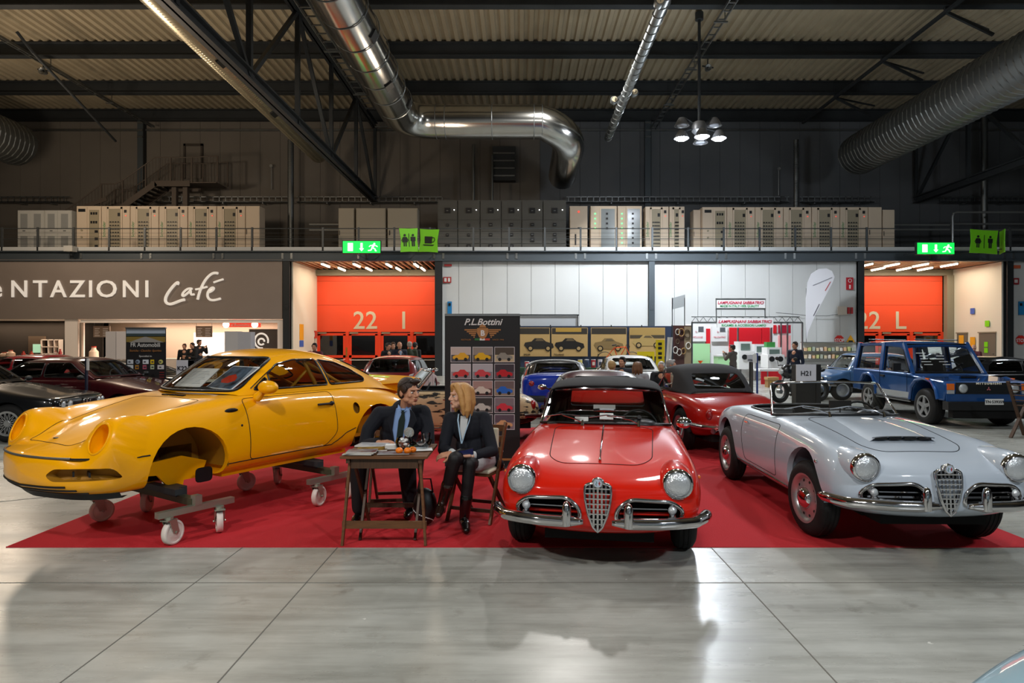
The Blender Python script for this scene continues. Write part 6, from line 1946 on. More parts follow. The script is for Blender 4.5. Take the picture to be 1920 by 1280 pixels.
    # front face
    MB().bx(.655, .675, -.60, .60, .66, .88).build('grille_panel', M_blk, t)
    for q in range(6): MB().bx(.672, .69, -.40, .40, .675 + q * .03, .685 + q * .03).build('grille_bar', mat('dark_grille', '#20262c', .4), t)
    text('lettering', 'MITSUBISHI', mat('cream_letters', '#e8e2d0', .5), (.695, 0, .845), .055, (PI / 2, 0, PI / 2), t, bold=.001, space=1.35, xs=1.3)
    mb = MB()
    for k in range(3):
        a = PI / 2 + k * 2 * PI / 3
        c = Vector((0, math.cos(a), math.sin(a))); d_ = Vector((0, -math.sin(a), math.cos(a)))
        o = Vector((.695, 0, .76))
        mb.add([o, o + c * .022 + d_ * .013, o + c * .045, o + c * .022 - d_ * .013], [(0, 1, 2, 3)])
    mb.build('emblem', mat('emblem_pink', '#c06a72', .4), t)
    for s in (1, -1):
        MB().cyl((.66, s * .48, .77), (.70, s * .48, .77), .088, n=28).build('headlight_ring', M_chrome, t, True)
        MB().ball((.70, s * .48, .77), (.02, .078, .078)).build('headlight', M_lens, t, True)
        MB().box((.655, s * .70, .80), (.06, .13, .12)).build('indicator', M_amber, t)
        MB().box((.655, s * .70, .70), (.06, .13, .07)).build('side_lamp', M_lens, t)
    MB().bx(.655, .68, -.78, .78, .52, .66).build('front_apron', P, t)
    MB().bx(.62, .80, -.82, .82, .36, .52).build('front_bumper', M_blk, t)
    MB().bx(.60, .74, -.7, .7, .2, .37).build('skid_plate', M_dark, t)
    o = MB().bx(.80, .81, -.14, .20, .47, .58).build('number_plate', M_white, t)
    text('lettering', 'TN·539359', mat('plate_black', '#15171a', .5), (.812, .03, .50), .075, (PI / 2, 0, PI / 2), o, bold=.001)
    MB().bx(-3.12, -3.0, -.8, .8, .4, .52).build('rear_bumper', M_blk, t)
    mb = MB(); mb.prism([(.1, 0), (.12, .05), (-.2, .06), (-.25, 0)], (0, -.18, .93), (1, 0, 0), (0, 0, 1), (0, .36, 0))
    mb.build('bonnet_scoop', P, t); MB().box((.118, 0, .955), (.01, .3, .03)).build('scoop_mouth', M_dark, t)
    steering_wheel(t, -.95, .36, 1.06); seat(t, -1.5, .36, .55, M_tub, .46, .62); seat(t, -1.5, -.36, .55, M_tub, .46, .62)
    MB().bx(-.75, -.55, -.7, .7, .8, 1.03).build('dashboard', M_tub, t)
    for q, (y, z) in enumerate(((-.40, 1.42), (-.36, 1.36), (-.38, 1.30), (-.36, 1.24), (-.34, 1.18), (-.02, 1.36), (-.06, 1.30), (.0, 1.24), (.04, 1.18))):
        x = -.51 - (z - .99) / .63 * .46 + .004
        MB().box((x, y, z), (.003, .2 - .02 * (q % 3), .012), R=Matrix.Rotation(-.63, 3, 'Y')).build('white_scrawl', M_white, t)
    for x in (0.0, -2.2):
        for s in (1, -1): wheel(t, x, s * .70, s, .36, .24, .21, 'spoke5')
    MB().bx(-2.9, .5, -.45, .45, .3, .5).build('underbody', M_dark, t)
    return t
off_roader()
# ------------------------------------------------------------------ people
def remesh(o, vox, it=4, sub=False):
    r = o.modifiers.new('remesh', 'REMESH'); r.mode = 'VOXEL'; r.voxel_size = vox; r.use_smooth_shade = True
    s = o.modifiers.new('smooth', 'SMOOTH'); s.factor = 0.6; s.iterations = it
    return o
def chain(mb, pts, rs, n=12):
    for a, b, ra, rb_ in zip(pts[:-1], pts[1:], rs[:-1], rs[1:]): mb.cone(a, b, ra, rb_, n)
def head_parts(t, c, yaw, pitch=0.0, hair='#2c1f18', style='short', skin=None, sc=1.0, vox=.004, detail=True, body=None, roll=0.0):
    """Head around centre c, facing -y rotated by yaw. Adds flesh to the body builder and builds hair, eyes, lips."""
    R = Matrix.Rotation(yaw, 3, 'Z') @ Matrix.Rotation(pitch, 3, 'X') @ Matrix.Rotation(roll, 3, 'Y')
    c = Vector(c)
    def q(p): return c + R @ (Vector(p) * sc)
    def B(mb, p, r, n=14): mb.ball(q(p), tuple(x * sc for x in r), n, 10, R)
    B(body, (0, .012, .028), (.074, .093, .088)); B(body, (0, -.03, -.02), (.06, .066, .085)); B(body, (0, -.045, -.07), (.046, .046, .04)); B(body, (0, -.078, -.092), (.022, .018, .02))
    B(body, (0, -.083, .03), (.05, .018, .012))
    for s in (1, -1):
        B(body, (s * .04, -.066, -.022), (.022, .02, .02)); B(body, (s * .075, .012, -.008), (.010, .022, .032)); B(body, (s * .045, -.02, -.062), (.018, .04, .022))
    body.cone(q((0, -.09, .022)), q((0, -.114, -.022)), .008 * sc, .0135 * sc); B(body, (0, -.1, -.03), (.017, .014, .009))
    B(body, (0, -.090, -.053), (.024, .012, .007)); B(body, (0, -.089, -.066), (.021, .012, .008))
    hm = mat('hair_' + hair[1:], hair, .45, bump=.6, bscale=140)
    hb = MB()
    if style != 'bald':
        B(hb, (0, .022, .045), (.084, .097, .088), 20)
        B(hb, (0, .045, .0), (.078, .072, .08), 18)
    if style == 'bald':
        for s in (1, -1): B(hb, (s * .062, .04, -.005), (.022, .05, .035))
        B(hb, (0, .085, -.01), (.055, .03, .04))
    if style == 'short':
        for s in (1, -1): B(hb, (s * .070, -.01, .03), (.016, .045, .04))
        B(hb, (.02, -.058, .098), (.056, .032, .026))
    if style == 'bob':
        for s in (1, -1):
            chain(hb, [q((s * .045, -.055, .095)), q((s * .080, -.035, .02)), q((s * .088, -.02, -.07)), q((s * .082, -.01, -.165))], [.032 * sc, .030 * sc, .030 * sc, .012 * sc])
            chain(hb, [q((s * .06, .03, .08)), q((s * .088, .03, -.03)), q((s * .088, .03, -.12)), q((s * .075, .03, -.19))], [.04 * sc, .038 * sc, .035 * sc, .012 * sc])
            chain(hb, [q((s * .02, .08, .05)), q((s * .035, .095, -.06)), q((s * .03, .085, -.19))], [.05 * sc, .042 * sc, .014 * sc])
        B(hb, (0, -.03, .108), (.055, .05, .025))
    h = remesh(hb.build('hair', hm, t, True), vox * 1.3, 3)
    if detail:
        for s in (1, -1):
            MB().ball(q((s * .031, -.081, .004)), tuple(x * sc for x in (.012, .012, .008)), 12, 8, R).build('eye', mat('eye_white', '#cfc8c2', .3), t, True)
            MB().ball(q((s * .031, -.091, .004)), tuple(x * sc for x in (.0055, .004, .0055)), 10, 6, R).build('iris', mat('iris_dark', '#20140e', .2), t, True)
            MB().cone(q((s * .014, -.095, .021)), q((s * .048, -.083, .022)), .0042 * sc, .0025 * sc, 6).build('eyebrow', hm, t, True)
            if style == 'bob': MB().cone(q((s * .018, -.094, .010)), q((s * .044, -.084, .009)), .002 * sc, .0015 * sc, 6).build('eyelash', mat('iris_dark', '#20140e', .2), t)
        lp = mat('lip_tone', '#96503f', .45)
        mb = MB()
        for z, w_, d in ((-.0555, .022, .0045), (-.0645, .020, .0052)): mb.ball(q((0, -.0985, z)), (w_ * sc, .006 * sc, d * sc), 14, 8, R)
        mb.build('lips', lp, t, True)
def hand(parent, w, d, up, s, skin, curl=.5, point=False, sc=1.0, name='hand'):
    """Five-fingered hand at wrist w, fingers along d, back of hand towards up."""
    w, d, up = Vector(w), Vector(d).normalized(), Vector(up)
    side = d.cross(up).normalized() * s; up = side.cross(d).normalized() * s
    if up.dot(Vector((0, 0, 1))) < -1: up = -up
    m = MB()
    k = w + d * .085 * sc
    m.cone(w - d * .02, w + d * .02 * sc, .026 * sc, .026 * sc)
    for i in range(4):
        o = (i - 1.5) * .0195 * sc
        m.cone(w + side * o * .7 + d * .01, k + side * o, .0175 * sc, .0125 * sc, 10)
    for i, L in enumerate((.068, .078, .073, .056)):
        o = (i - 1.5) * .0205 * sc
        c = curl if not (point and i == 0) else .12
        p = k + side * o; a = 0.0
        v = d.copy()
        for j, f in enumerate((.45, .32, .23)):
            a += c * (.9 if j else .6)
            v = d * math.cos(a) - up * math.sin(a)
            p2 = p + v * L * f * sc
            m.cone(p, p2, (.0092 - .0008 * j) * sc, (.0086 - .0008 * j) * sc, 8); p = p2
    th = w + d * .025 * sc + side * -.025 * sc
    t1 = th + (d * .6 - side * .7 - up * .2).normalized() * .042 * sc; t2 = t1 + (d * .9 - side * .2 - up * .35 * (1 + curl)).normalized() * .032 * sc; t3 = t2 + (d - up * .5).normalized() * .024 * sc
    chain(m, [w + d * .01, th, t1, t2, t3], [.018 * sc, .016 * sc, .0125 * sc, .011 * sc, .009 * sc], 8)
    return remesh(m.build(name, skin, parent, True), .0028 * sc, 3)

def bg_person(name, label, loc, rz, h=1.68, jacket='#14161c', trousers='#1a1b20', hair='#2c1f18', style='short', pose='stand', look=0.0, shirt=None, group=None, skin=None, arm='down'):
    """Figure of the rows behind: one continuous body with clothes; faces -y turned by rz."""
    t = thing(name, label, 'person', (loc[0], loc[1], loc[2] if len(loc) > 2 else 0.0), rz, group)
    k = h / 1.75
    dz = -.42 if pose == 'sit' else 0.0
    S = lambda x, y, z: Vector((x * k, y * k, (z + dz) * k))
    b = MB()
    hc = S(0, -.02, 1.635)
    head_parts(t, hc, look, 0, hair, style, sc=k * 1.0, vox=.008, detail=False, body=b)
    chain(b, [S(0, .01, 1.40), S(0, 0, 1.56)], [.06 * k, .052 * k])
    sh = [S(s * .19, 0, 1.43) for s in (1, -1)]
    if arm == 'folded': el = [S(s * .25, -.08, 1.13) for s in (1, -1)]; wr = [S(-s * .06, -.25, 1.16 + .03 * s) for s in (1, -1)]
    elif arm == 'up': el = [S(s * .25, -.14, 1.22) for s in (1, -1)]; wr = [S(s * .08, -.32, 1.42) for s in (1, -1)]
    else: el = [S(s * .25, .03, 1.12) for s in (1, -1)]; wr = [S(s * .26, -.06, .87) for s in (1, -1)]
    for s in (0, 1): chain(b, [sh[s], el[s], wr[s], wr[s] + (wr[s] - el[s]).normalized() * .14 * k], [.045 * k, .038 * k, .03 * k, .026 * k])
    chain(b, [S(0, 0, 1.38), S(0, 0, 1.0)], [.11 * k, .11 * k])
    hips = [S(s * .09, 0, .93) for s in (1, -1)]
    if pose == 'sit': kn = [S(s * .12, -.42, .93) for s in (1, -1)]; an = [S(s * .13, -.40, .50) for s in (1, -1)]
    else: kn = [S(s * .10, -.02, .50) for s in (1, -1)]; an = [S(s * .11, .02, .09) for s in (1, -1)]
    for s in (0, 1): chain(b, [hips[s], kn[s], an[s]], [.075 * k, .05 * k, .035 * k])
    remesh(b.build('body', skin or M_skin, t, True), .011, 3)
    j = MB()
    j.ball(S(0, .01, 1.28), (.185 * k, .125 * k, .20 * k)); j.ball(S(0, .01, 1.05), (.17 * k, .125 * k, .18 * k)); j.ball(S(0, .0, .92), (.17 * k, .13 * k, .10 * k))
    chain(j, [sh[0] + S(0, 0, 0 - dz), sh[1] + S(0, 0, 0 - dz)] if False else [sh[0], sh[1]], [.07 * k, .07 * k]); j.cone(S(0, .015, 1.43), S(0, .01, 1.48), .085 * k, .07 * k)
    for s in (0, 1): chain(j, [sh[s], el[s], wr[s]], [.075 * k, .058 * k, .045 * k])
    remesh(j.build('jacket', mat('cloth_' + jacket[1:], jacket, .8), t, True), .012, 3)
    if shirt:
        MB().prism([(-.045 * k, .10), (.045 * k, .10), (.0, -.16 * k)], S(0, -.127, 1.34), (1, 0, 0), (0, 0, 1), (0, -.01, 0)).build('shirt', mat('cloth_' + shirt[1:], shirt, .8), t)
    p = MB()
    for s in (0, 1): chain(p, [hips[s], kn[s], an[s]], [.105 * k, .07 * k, .055 * k])
    remesh(p.build('trousers', mat('cloth_' + trousers[1:], trousers, .85), t, True), .013, 3)
    for s in (0, 1): MB().ball(an[s] + Vector((0, -.06 * k, -.045 * k)), (.05 * k, .13 * k, .045 * k)).build('shoe', M_blk, t, True)
    return t
def at(p, Y): return ((p - CX) / FPX * Y, Y)
PP = [
    ('man in a dark red jacket reading a sheet before the left orange doors', 590, 18.5, .0, 1.62, '#4c1420', '#15110f', 'short', 'stand', 'up', '#c8cacc'),
    ('person in a black coat half turned, left of the bald man at the orange doors', 727, 20.0, .9, 1.62, '#15161a', '#1c1512', 'short', 'stand', 'down', None),
    ('person with brown hair half hidden between the black coat and the bald man', 737, 21.0, .3, 1.64, '#23262e', '#4a3222', 'short', 'stand', 'down', None),
    ('bald man with white beard and navy jacket at the orange doors', 749, 20.0, .5, 1.66, '#141a2a', '#b9b2a8', 'bald', 'stand', 'down', '#9fb2cc'),
    ('grey haired person in an olive jacket at the right end of the orange doors', 768, 20.3, 3.4, 1.66, '#2c3220', '#9c948a', 'short', 'stand', 'down', None),
    ('dark figure behind the olive jacket near the doorway column', 778, 21.5, 2.6, 1.64, '#121110', '#14100e', 'short', 'stand', 'down', None),
    ('person in black with hair tied back standing in the cafe, leftmost of three', 346, 25.0, .2, 1.58, '#0e0f12', '#4c2f1e', 'short', 'stand', 'down', None),
    ('man in black with folded arms at the cafe counter', 361, 24.6, -.3, 1.62, '#0e0f12', '#1c1512', 'short', 'stand', 'folded', None),
    ('taller man behind the cafe group, facing right', 373, 25.6, 1.2, 1.74, '#15161b', '#33231a', 'short', 'stand', 'up', None),
    ('visitor in an olive hooded jacket seen from behind at the booth', 1374, 21.0, -2.4, 1.56, '#57504a', '#1a1412', 'short', 'stand', 'up', None),
    ('man in a navy hooded jacket with white patches by the motorcycle', 1491, 19.6, -1.0, 1.66, '#121a2e', '#2c211c', 'short', 'stand', 'down', None),
    ('person in a maroon jacket bending beyond the blue off-road vehicle', 1826, 22.0, 2.2, 1.56, '#4a141d', '#b58c7a', 'bald', 'stand', 'down', None),
]
for lb, p, Y, rz, h, jk, hr, stl, pose, arm, shirt in PP:
    bg_person('person', lb, at(p, Y), rz, h, jk, '#1b1c22', hr, stl, pose, 0.0, shirt, arm=arm)
for lb, p, Y, rz, h, jk, hr, stl in (
        ('seated person with short blond hair seen from behind, leftmost of the seated group', 1147, 13.5, 2.6, 1.66, '#3a3f44', '#a98a58', 'short'),
        ('smiling seated man with dark receding hair between two seated women', 1167, 14.4, -.5, 1.74, '#2a2f38', '#1c1512', 'short'),
        ('seated woman with long brown hair seen from behind, grey top', 1195, 13.5, 2.9, 1.62, '#8b8d90', '#6d4c30', 'bob'),
        ('smiling white haired man with arms crossed by the white car', 1240, 14.35, -.3, 1.60, '#16171b', '#cfccc6', 'short'),
        ('grey haired man leaning close to the white haired man', 1257, 13.7, 1.3, 1.68, '#101114', '#8f8c88', 'short')):
    x, y = at(p, Y)
    arm = 'folded' if 'arms crossed' in lb else 'down'
    bg_person('person', lb, (x, y), rz, h, jk, '#1b1c22', hr, stl, 'sit', 0.0, None, 'seated visitors behind the plum car', arm=arm)
    ch = thing('stool', 'low dark stool under the %s' % lb.split(' seen')[0].split(' with')[0].split(' leaning')[0].replace('seated ', ''), 'stool', (x, y, 0), rz, 'stools of the seated visitors')
    MB().cyl((0, .02, .40), (0, .02, .44), .17, n=20).build('seat', M_blk, ch)
    for a in range(4): MB().bar((.05 * math.cos(a * PI / 2), .02 + .05 * math.sin(a * PI / 2), .40), (.17 * math.cos(a * PI / 2), .02 + .17 * math.sin(a * PI / 2), 0), .02, .02).build('leg', M_steel, ch)

# ---- seated man behind the table
M_navy = mat('navy_wool', '#080c17', .85, bump=.15, bscale=200)
M_shirt = mat('light_blue_shirt', '#7f9cc9', .75)
M_trs = mat('dark_trousers', '#0b0c11', .85)
M_tie = mat('dark_green_tie', '#0c1f1a', .7)
man = thing('person', 'seated man in navy suit and green tie turning towards the blond woman', 'person', (0, 0, 0))
hc = Vector((-1.045, 6.02, 1.195))
b = MB()
head_parts(man, hc, .85, .05, '#2a1a12', 'short', sc=1.07, vox=.004, body=b)
neck = Vector((-1.09, 6.10, 1.03)); pel = Vector((-1.28, 6.42, .54))
chain(b, [hc + Vector((-.02, .02, -.06)), neck, Vector((-1.12, 6.14, .95))], [.056, .056, .07])
shR, shL = Vector((-1.34, 6.12, .975)), Vector((-.94, 6.20, .98))
elR, wrR = Vector((-1.46, 6.02, .70)), Vector((-1.30, 5.86, .74))
elL, wrL = Vector((-.87, 6.08, .70)), Vector((-.98, 5.86, .69))
chain(b, [shR, elR, wrR], [.05, .042, .032]); chain(b, [shL, elL, wrL], [.05, .042, .032])
chain(b, [Vector((-1.15, 6.17, .9)), pel], [.10, .11])
kR, aR, kL, aL = Vector((-1.50, 5.95, .56)), Vector((-1.50, 5.98, .10)), Vector((-1.06, 5.98, .57)), Vector((-1.05, 6.12, .10))
chain(b, [pel + Vector((-.1, 0, 0)), kR, aR], [.085, .058, .04]); chain(b, [pel + Vector((.1, 0, 0)), kL, aL], [.085, .058, .04])
remesh(b.build('body', M_skin, man, True), .0042, 4)
j = MB()
j.ball((-1.14, 6.16, .88), (.20, .13, .17)); j.ball((-1.17, 6.19, .78), (.19, .13, .15)); j.ball((-1.20, 6.24, .68), (.19, .14, .18)); j.ball((-1.26, 6.34, .56), (.19, .17, .12))
chain(j, [shR, shL], [.075, .075]); j.cone(neck + Vector((-.04, .07, -.03)), neck + Vector((-.01, .05, .02)), .115, .07)
chain(j, [shR + Vector((-.0, 0, 0)), Vector((-1.43, 6.06, .84)), elR, wrR + Vector((-.02, .02, 0))], [.078, .068, .060, .048]); chain(j, [shL, Vector((-.89, 6.15, .84)), elL, wrL + Vector((.02, .04, 0))], [.078, .068, .060, .048])
jk = remesh(j.build('jacket', M_navy, man, True), .008, 3)
def front_y(z): return 6.045 + (0.93 - z) * 0.06
sp = [(-1.165, 1.04), (-1.035, 1.04), (-1.02, .99), (-1.10, .74), (-1.18, .69), (-1.205, .82), (-1.19, .98)]
def panel(pts, off, name, m, parent, th=.012):
    v = [(x, front_y(z) - off - .03 * math.cos(min(1.5, abs(x + 1.12) * 6)), z) for x, z in pts]
    n = len(v)
    v2 = [(p[0], p[1] + th, p[2]) for p in v]
    return MB().add(v + v2, [tuple(range(n)), tuple(reversed(range(n, 2 * n)))] + [(i, (i + 1) % n, n + (i + 1) % n, n + i) for i in range(n)]).build(name, m, parent)
panel(sp, -.0, 'shirt', M_shirt, man, .05)
panel([(-1.12, 1.025), (-1.078, 1.025), (-1.085, .99), (-1.08, .93), (-1.11, .73), (-1.165, .74), (-1.14, .93), (-1.112, .99)], .008, 'tie', M_tie, man)
for pts in ([(-1.165, 1.04), (-1.21, 1.0), (-1.25, .93), (-1.225, .86), (-1.175, .68), (-1.20, .84), (-1.18, .97)], [(-1.035, 1.04), (-1.0, 1.0), (-.97, .93), (-1.01, .86), (-1.11, .71), (-1.05, .86), (-1.03, .98)]):
    panel(pts, .012, 'lapel', M_navy, man)
for s, (a, c) in enumerate((((-1.155, 1.06), (-1.108, 1.01)), ((-1.03, 1.06), (-1.088, 1.01)))):
    MB().add([(a[0], front_y(1) - .02 + .05, a[1] + .015), (a[0], front_y(1) - .02 + .02, a[1] - .02), (c[0], front_y(1) - .055, c[1]), (c[0] + (a[0] - c[0]) * .3, front_y(1) - .03, c[1] + .045)], [(0, 1, 2, 3)]).build('collar', M_shirt, man)
p = MB()
chain(p, [pel + Vector((-.1, 0, 0)), kR, aR + Vector((0, 0, .02))], [.115, .088, .07]); chain(p, [pel + Vector((.1, 0, 0)), kL, aL + Vector((0, 0, .02))], [.115, .088, .07]); p.ball(pel, (.19, .15, .12))
remesh(p.build('trousers', M_trs, man, True), .009, 3)
for a in (aR, aL):
    m = MB(); m.ball(a + Vector((0, -.08, -.055)), (.047, .13, .04)); m.ball(a + Vector((0, .01, -.045)), (.042, .06, .055))
    remesh(m.build('shoe', mat('black_leather', '#0b0a0a', .25, coat=.5), man, True), .008, 2)
hand(man, wrR, (.9, -.25, .15), (0, -.2, 1), 1, M_skin, .35)
hand(man, wrL, (-.9, -.3, .1), (0, -.2, 1), -1, M_skin, .35)
# sunglasses pushed up into the hair
R = Matrix.Rotation(.85, 3, 'Z')
g = MB()
for s in (1, -1):
    c = hc + R @ Vector((s * .032, -.075, .118))
    g.tube([c + R @ Vector((.024 * math.cos(a), .018 * math.sin(a) * .6, .016 * math.sin(a))) for a in np.linspace(0, 2 * PI, 13)[:-1]], .003, 6, True)
    g.cone(hc + R @ Vector((s * .056, -.075, .115)), hc + R @ Vector((s * .092, .03, .06)), .003, .003, 6)
tag(g.build('glasses', M_blk, None, True), 'dark glasses pushed up on the hair of the seated man', 'glasses')

# ---- seated woman
M_tights = mat('black_tights', '#0d0b0e', .6)
M_dress = mat('grey_white_dress', '#a5a2a2', .8)
M_boot = mat('boot_brown_sheen', '#24130e', .22, coat=.6)  # black boot with a brownish reflection painted into its colour
wo = thing('person', 'seated blond woman in navy blazer, black tights and boots, holding a phone', 'person', (0, 0, 0))
hc2 = Vector((-.545, 5.90, 1.165))
b = MB()
head_parts(wo, hc2, -1.05, .0, '#b98a50', 'bob', sc=.98, vox=.004, body=b)
nk = Vector((-.51, 5.93, 1.03))
chain(b, [hc2 + Vector((.01, .01, -.05)), nk, Vector((-.50, 5.96, .95))], [.048, .046, .06])
pel2 = Vector((-.42, 6.08, .56)); sR, sL = Vector((-.65, 5.95, .955)), Vector((-.335, 5.99, .955))
eR, wR = Vector((-.70, 5.86, .68)), Vector((-.60, 5.66, .685))
eL, wL = Vector((-.25, 5.86, .67)), Vector((-.42, 5.66, .66))
chain(b, [sR, eR, wR], [.042, .034, .026]); chain(b, [sL, eL, wL], [.042, .034, .026]); chain(b, [Vector((-.49, 5.985, .88)), pel2], [.08, .09])
k1, a1 = Vector((-.44, 5.60, .60)), Vector((-.49, 5.66, .13))     # planted leg
k2, a2 = Vector((-.56, 5.52, .66)), Vector((-.68, 5.66, .26))     # crossed leg
chain(b, [pel2 + Vector((.08, -.02, 0)), k1, a1], [.08, .052, .036]); chain(b, [pel2 + Vector((-.08, -.02, .02)), k2, a2], [.08, .052, .036])
remesh(b.build('body', M_skin2, wo, True), .0042, 4)
j = MB()
j.ball((-.49, 5.98, .875), (.165, .115, .155)); j.ball((-.46, 6.02, .70), (.15, .12, .15)); j.ball((-.42, 6.08, .58), (.18, .15, .10)); chain(j, [sR, sL], [.062, .062]); j.cone(nk + Vector((0, .05, -.05)), nk + Vector((0, .04, .0)), .09, .055)
chain(j, [sR, eR, wR + Vector((-.02, .03, 0))], [.064, .055, .044]); chain(j, [sL, eL, wL + Vector((.04, .03, 0))], [.064, .055, .044])
j.cone((-.27, 6.06, .60), (-.20, 6.10, .50), .07, .05)
remesh(j.build('blazer', M_navy, wo, True), .008, 3)
d = MB()
chain(d, [pel2 + Vector((.09, -.02, 0)), pel2.lerp(k1, .72) + Vector((.04, 0, .0))], [.115, .088]); chain(d, [pel2 + Vector((-.09, -.02, 0)), pel2.lerp(k2, .60) + Vector((-.05, 0, -.02))], [.115, .092])
remesh(d.build('dress', M_dress, wo, True), .008, 3)
d = MB()
chain(d, [pel2 + Vector((.08, -.02, 0)), k1, k1.lerp(a1, .35), a1 + Vector((0, 0, .03))], [.088, .060, .056, .046]); chain(d, [pel2 + Vector((-.06, -.02, .03)), k2, k2.lerp(a2, .35), a2 + (k2 - a2) * .2], [.09, .062, .058, .042])
remesh(d.build('tights', M_tights, wo, True), .006, 4)
for a, kx, toe in ((a1, k1, Vector((.03, -.16, -.08))), (a2, k2, Vector((-.02, -.17, -.07)))):
    m = MB(); up = (kx - a).normalized()
    chain(m, [a + up * .17, a, a + up * -.05], [.058, .046, .045]); chain(m, [a + up * -.055, a + toe * .6 + Vector((0, 0, -.01)), a + toe + Vector((0, 0, -.005))], [.045, .042, .032])
    m.cone(a + Vector((0, .03, -.06)), a + Vector((0, .035, -.10)), .026, .02)
    remesh(m.build('boot', M_boot if a is a2 else mat('black_leather', '#0b0a0a', .25, coat=.5), wo, True), .007, 2)
# top, lanyard
v = [(-.545, 5.862, .985), (-.475, 5.862, .985), (-.49, 5.852, .86), (-.525, 5.845, .76), (-.55, 5.852, .86)]
MB().add(v + [(a, b_ + .04, c) for a, b_, c in v], [(0, 1, 2, 3, 4), (9, 8, 7, 6, 5)] + [(i, (i + 1) % 5, 5 + (i + 1) % 5, 5 + i) for i in range(5)]).build('top', mat('white_knit', '#b9bcbb', .8), wo)
o = MB(); o.tube([(-.565, 5.90, 1.0), (-.568, 5.855, .95), (-.553, 5.84, .85), (-.533, 5.835, .74)], .007, 6); o.tube([(-.455, 5.90, 1.0), (-.465, 5.855, .94), (-.50, 5.84, .84), (-.53, 5.835, .74)], .005, 6)
o.build('lanyard', mat('pale_blue_ribbon', '#9db8cc', .7), wo, True)
for w_, dd in ((wR, Vector((-.55, -.8, .05))), (wL, Vector((-.8, -.55, .05)))):
    MB().cone(w_ + (w_ - (eR if w_ is wR else eL)).normalized() * -.015, w_ + (w_ - (eR if w_ is wR else eL)).normalized() * .02, .038, .034).build('cuff', mat('white_knit', '#b9bcbb', .8), wo, True)
hand(wo, wR + Vector((-.005, -.03, .0)), (-.85, -.45, -.12), (.1, -.3, 1), 1, M_skin, .45, True, .95)
hand(wo, wL + Vector((-.02, -.03, .0)), (-.85, -.4, .0), (0, -.5, -1), 1, M_skin2, .35, False, .9)
ph = thing('phone', 'slim phone in the hand of the seated blond woman', 'phone', (-.475, 5.59, .70)); ph.rotation_euler = (.5, -.15, .3)
bb = MB().bx(-.07, .07, -.004, .004, -.035, .035).build('case', M_blk, ph); MB().bx(-.066, .066, -.0055, -.004, -.031, .031).build('screen', mat('phone_screen', '#2b3a6a', .15), ph)

# ------------------------------------------------------------------ folding table, chairs and what lies on the table
M_wood = mat('brown_wood', '#6b4527', .5, noise=.5, nscale=6, color2='#3a2312', stretch=(1, 8, 8))
M_woodd = mat('dark_wood', '#4a3220', .5, noise=.5, nscale=6, color2='#2a1a10', stretch=(8, 8, 1))
TX0, TX1, TY0, TY1, TZ = -1.465, -.755, 5.20, 5.86, .735
tb = thing('folding_table', 'brown wooden folding table with slatted top in front of the seated man', 'table', ((TX0 + TX1) / 2, (TY0 + TY1) / 2, .006))
hw, hd = (TX1 - TX0) / 2, (TY1 - TY0) / 2
for i in range(7):
    y0 = -hd + i * (2 * hd / 7)
    MB().bx(-hw, hw, y0 + .003, y0 + 2 * hd / 7 - .003, TZ - .026, TZ - .006).build('slat', M_wood, tb)
for s in (-1, 1): MB().bx(s * (hw - .06) - .015, s * (hw - .06) + .015, -hd + .02, hd - .02, TZ - .065, TZ - .027).build('batten', M_woodd, tb)
for y in (-hd + .05, hd - .05): MB().bx(-hw + .08, hw - .08, y - .01, y + .01, TZ - .11, TZ - .03).build('apron', M_woodd, tb)
for s in (-1, 1):
    xo = s * (hw - .045)
    MB().bar((xo + s * .03, -hd + .02, 0), (xo - s * .02, -hd + .07, TZ - .06), .032, .02, (1, 0, 0)).build('leg', M_wood, tb)
    MB().bar((xo - s * .05, hd - .02, 0), (xo - s * .045, -hd + .10, TZ - .06), .032, .02, (1, 0, 0)).build('leg', M_woodd, tb)
    MB().bar((xo - s * .08, -hd + .16, 0), (xo - s * .07, hd - .08, TZ - .06), .032, .02, (1, 0, 0)).build('leg', M_woodd, tb)
MB().bx(-hw + .01, hw - .01, -hd + .03, -hd + .05, .135, .195).build('crossbar', M_wood, tb)
MB().bx(-hw + .06, hw - .06, hd - .10, hd - .08, .17, .21).build('crossbar', M_woodd, tb)
TZ += .001
def folding_chair(label, x, y, rz, cush=None):
    t = thing('folding_chair', label, 'chair', (x, y, .006), rz)
    for i in range(5): MB().bx(-.20, .20, -.2 + i * .078, -.2 + i * .078 + .066, .43, .45).build('slat', M_wood, t)
    for s in (-1, 1):
        MB().bar((s * .215, -.22, 0), (s * .205, .20, .88), .022, .04, (0, 1, 0)).build('leg', M_wood, t)
        MB().bar((s * .185, .26, 0), (s * .185, -.16, .44), .022, .036, (0, 1, 0)).build('leg', M_woodd, t)
    for z in (.60, .70, .80): MB().bx(-.2, .2, .07 + (z - .6) * .45, .085 + (z - .6) * .45, z, z + .06).build('back_slat', M_wood, t)
    MB().bx(-.2, .2, -.19, -.17, .10, .13).build('stretcher', M_woodd, t); MB().bx(-.18, .18, .20, .22, .08, .11).build('stretcher', M_woodd, t)
    if cush:
        c = MB().bx(-.2, .2, -.2, .19, .452, .485).build('cushion', cush, t); b_ = c.modifiers.new('bevel', 'BEVEL'); b_.width = .015; b_.segments = 3
        c = MB().bx(-.18, .18, .06, .10, .58, .84).build('back_cushion', cush, t); b_ = c.modifiers.new('bevel', 'BEVEL'); b_.width = .015; b_.segments = 3
    return t
folding_chair('wooden folding chair under the seated man', -1.27, 6.42, .1)
folding_chair('wooden folding chair with cream cushion under the seated woman', -.40, 6.08, -.35, mat('cream_cushion', '#c9c1a8', .8))
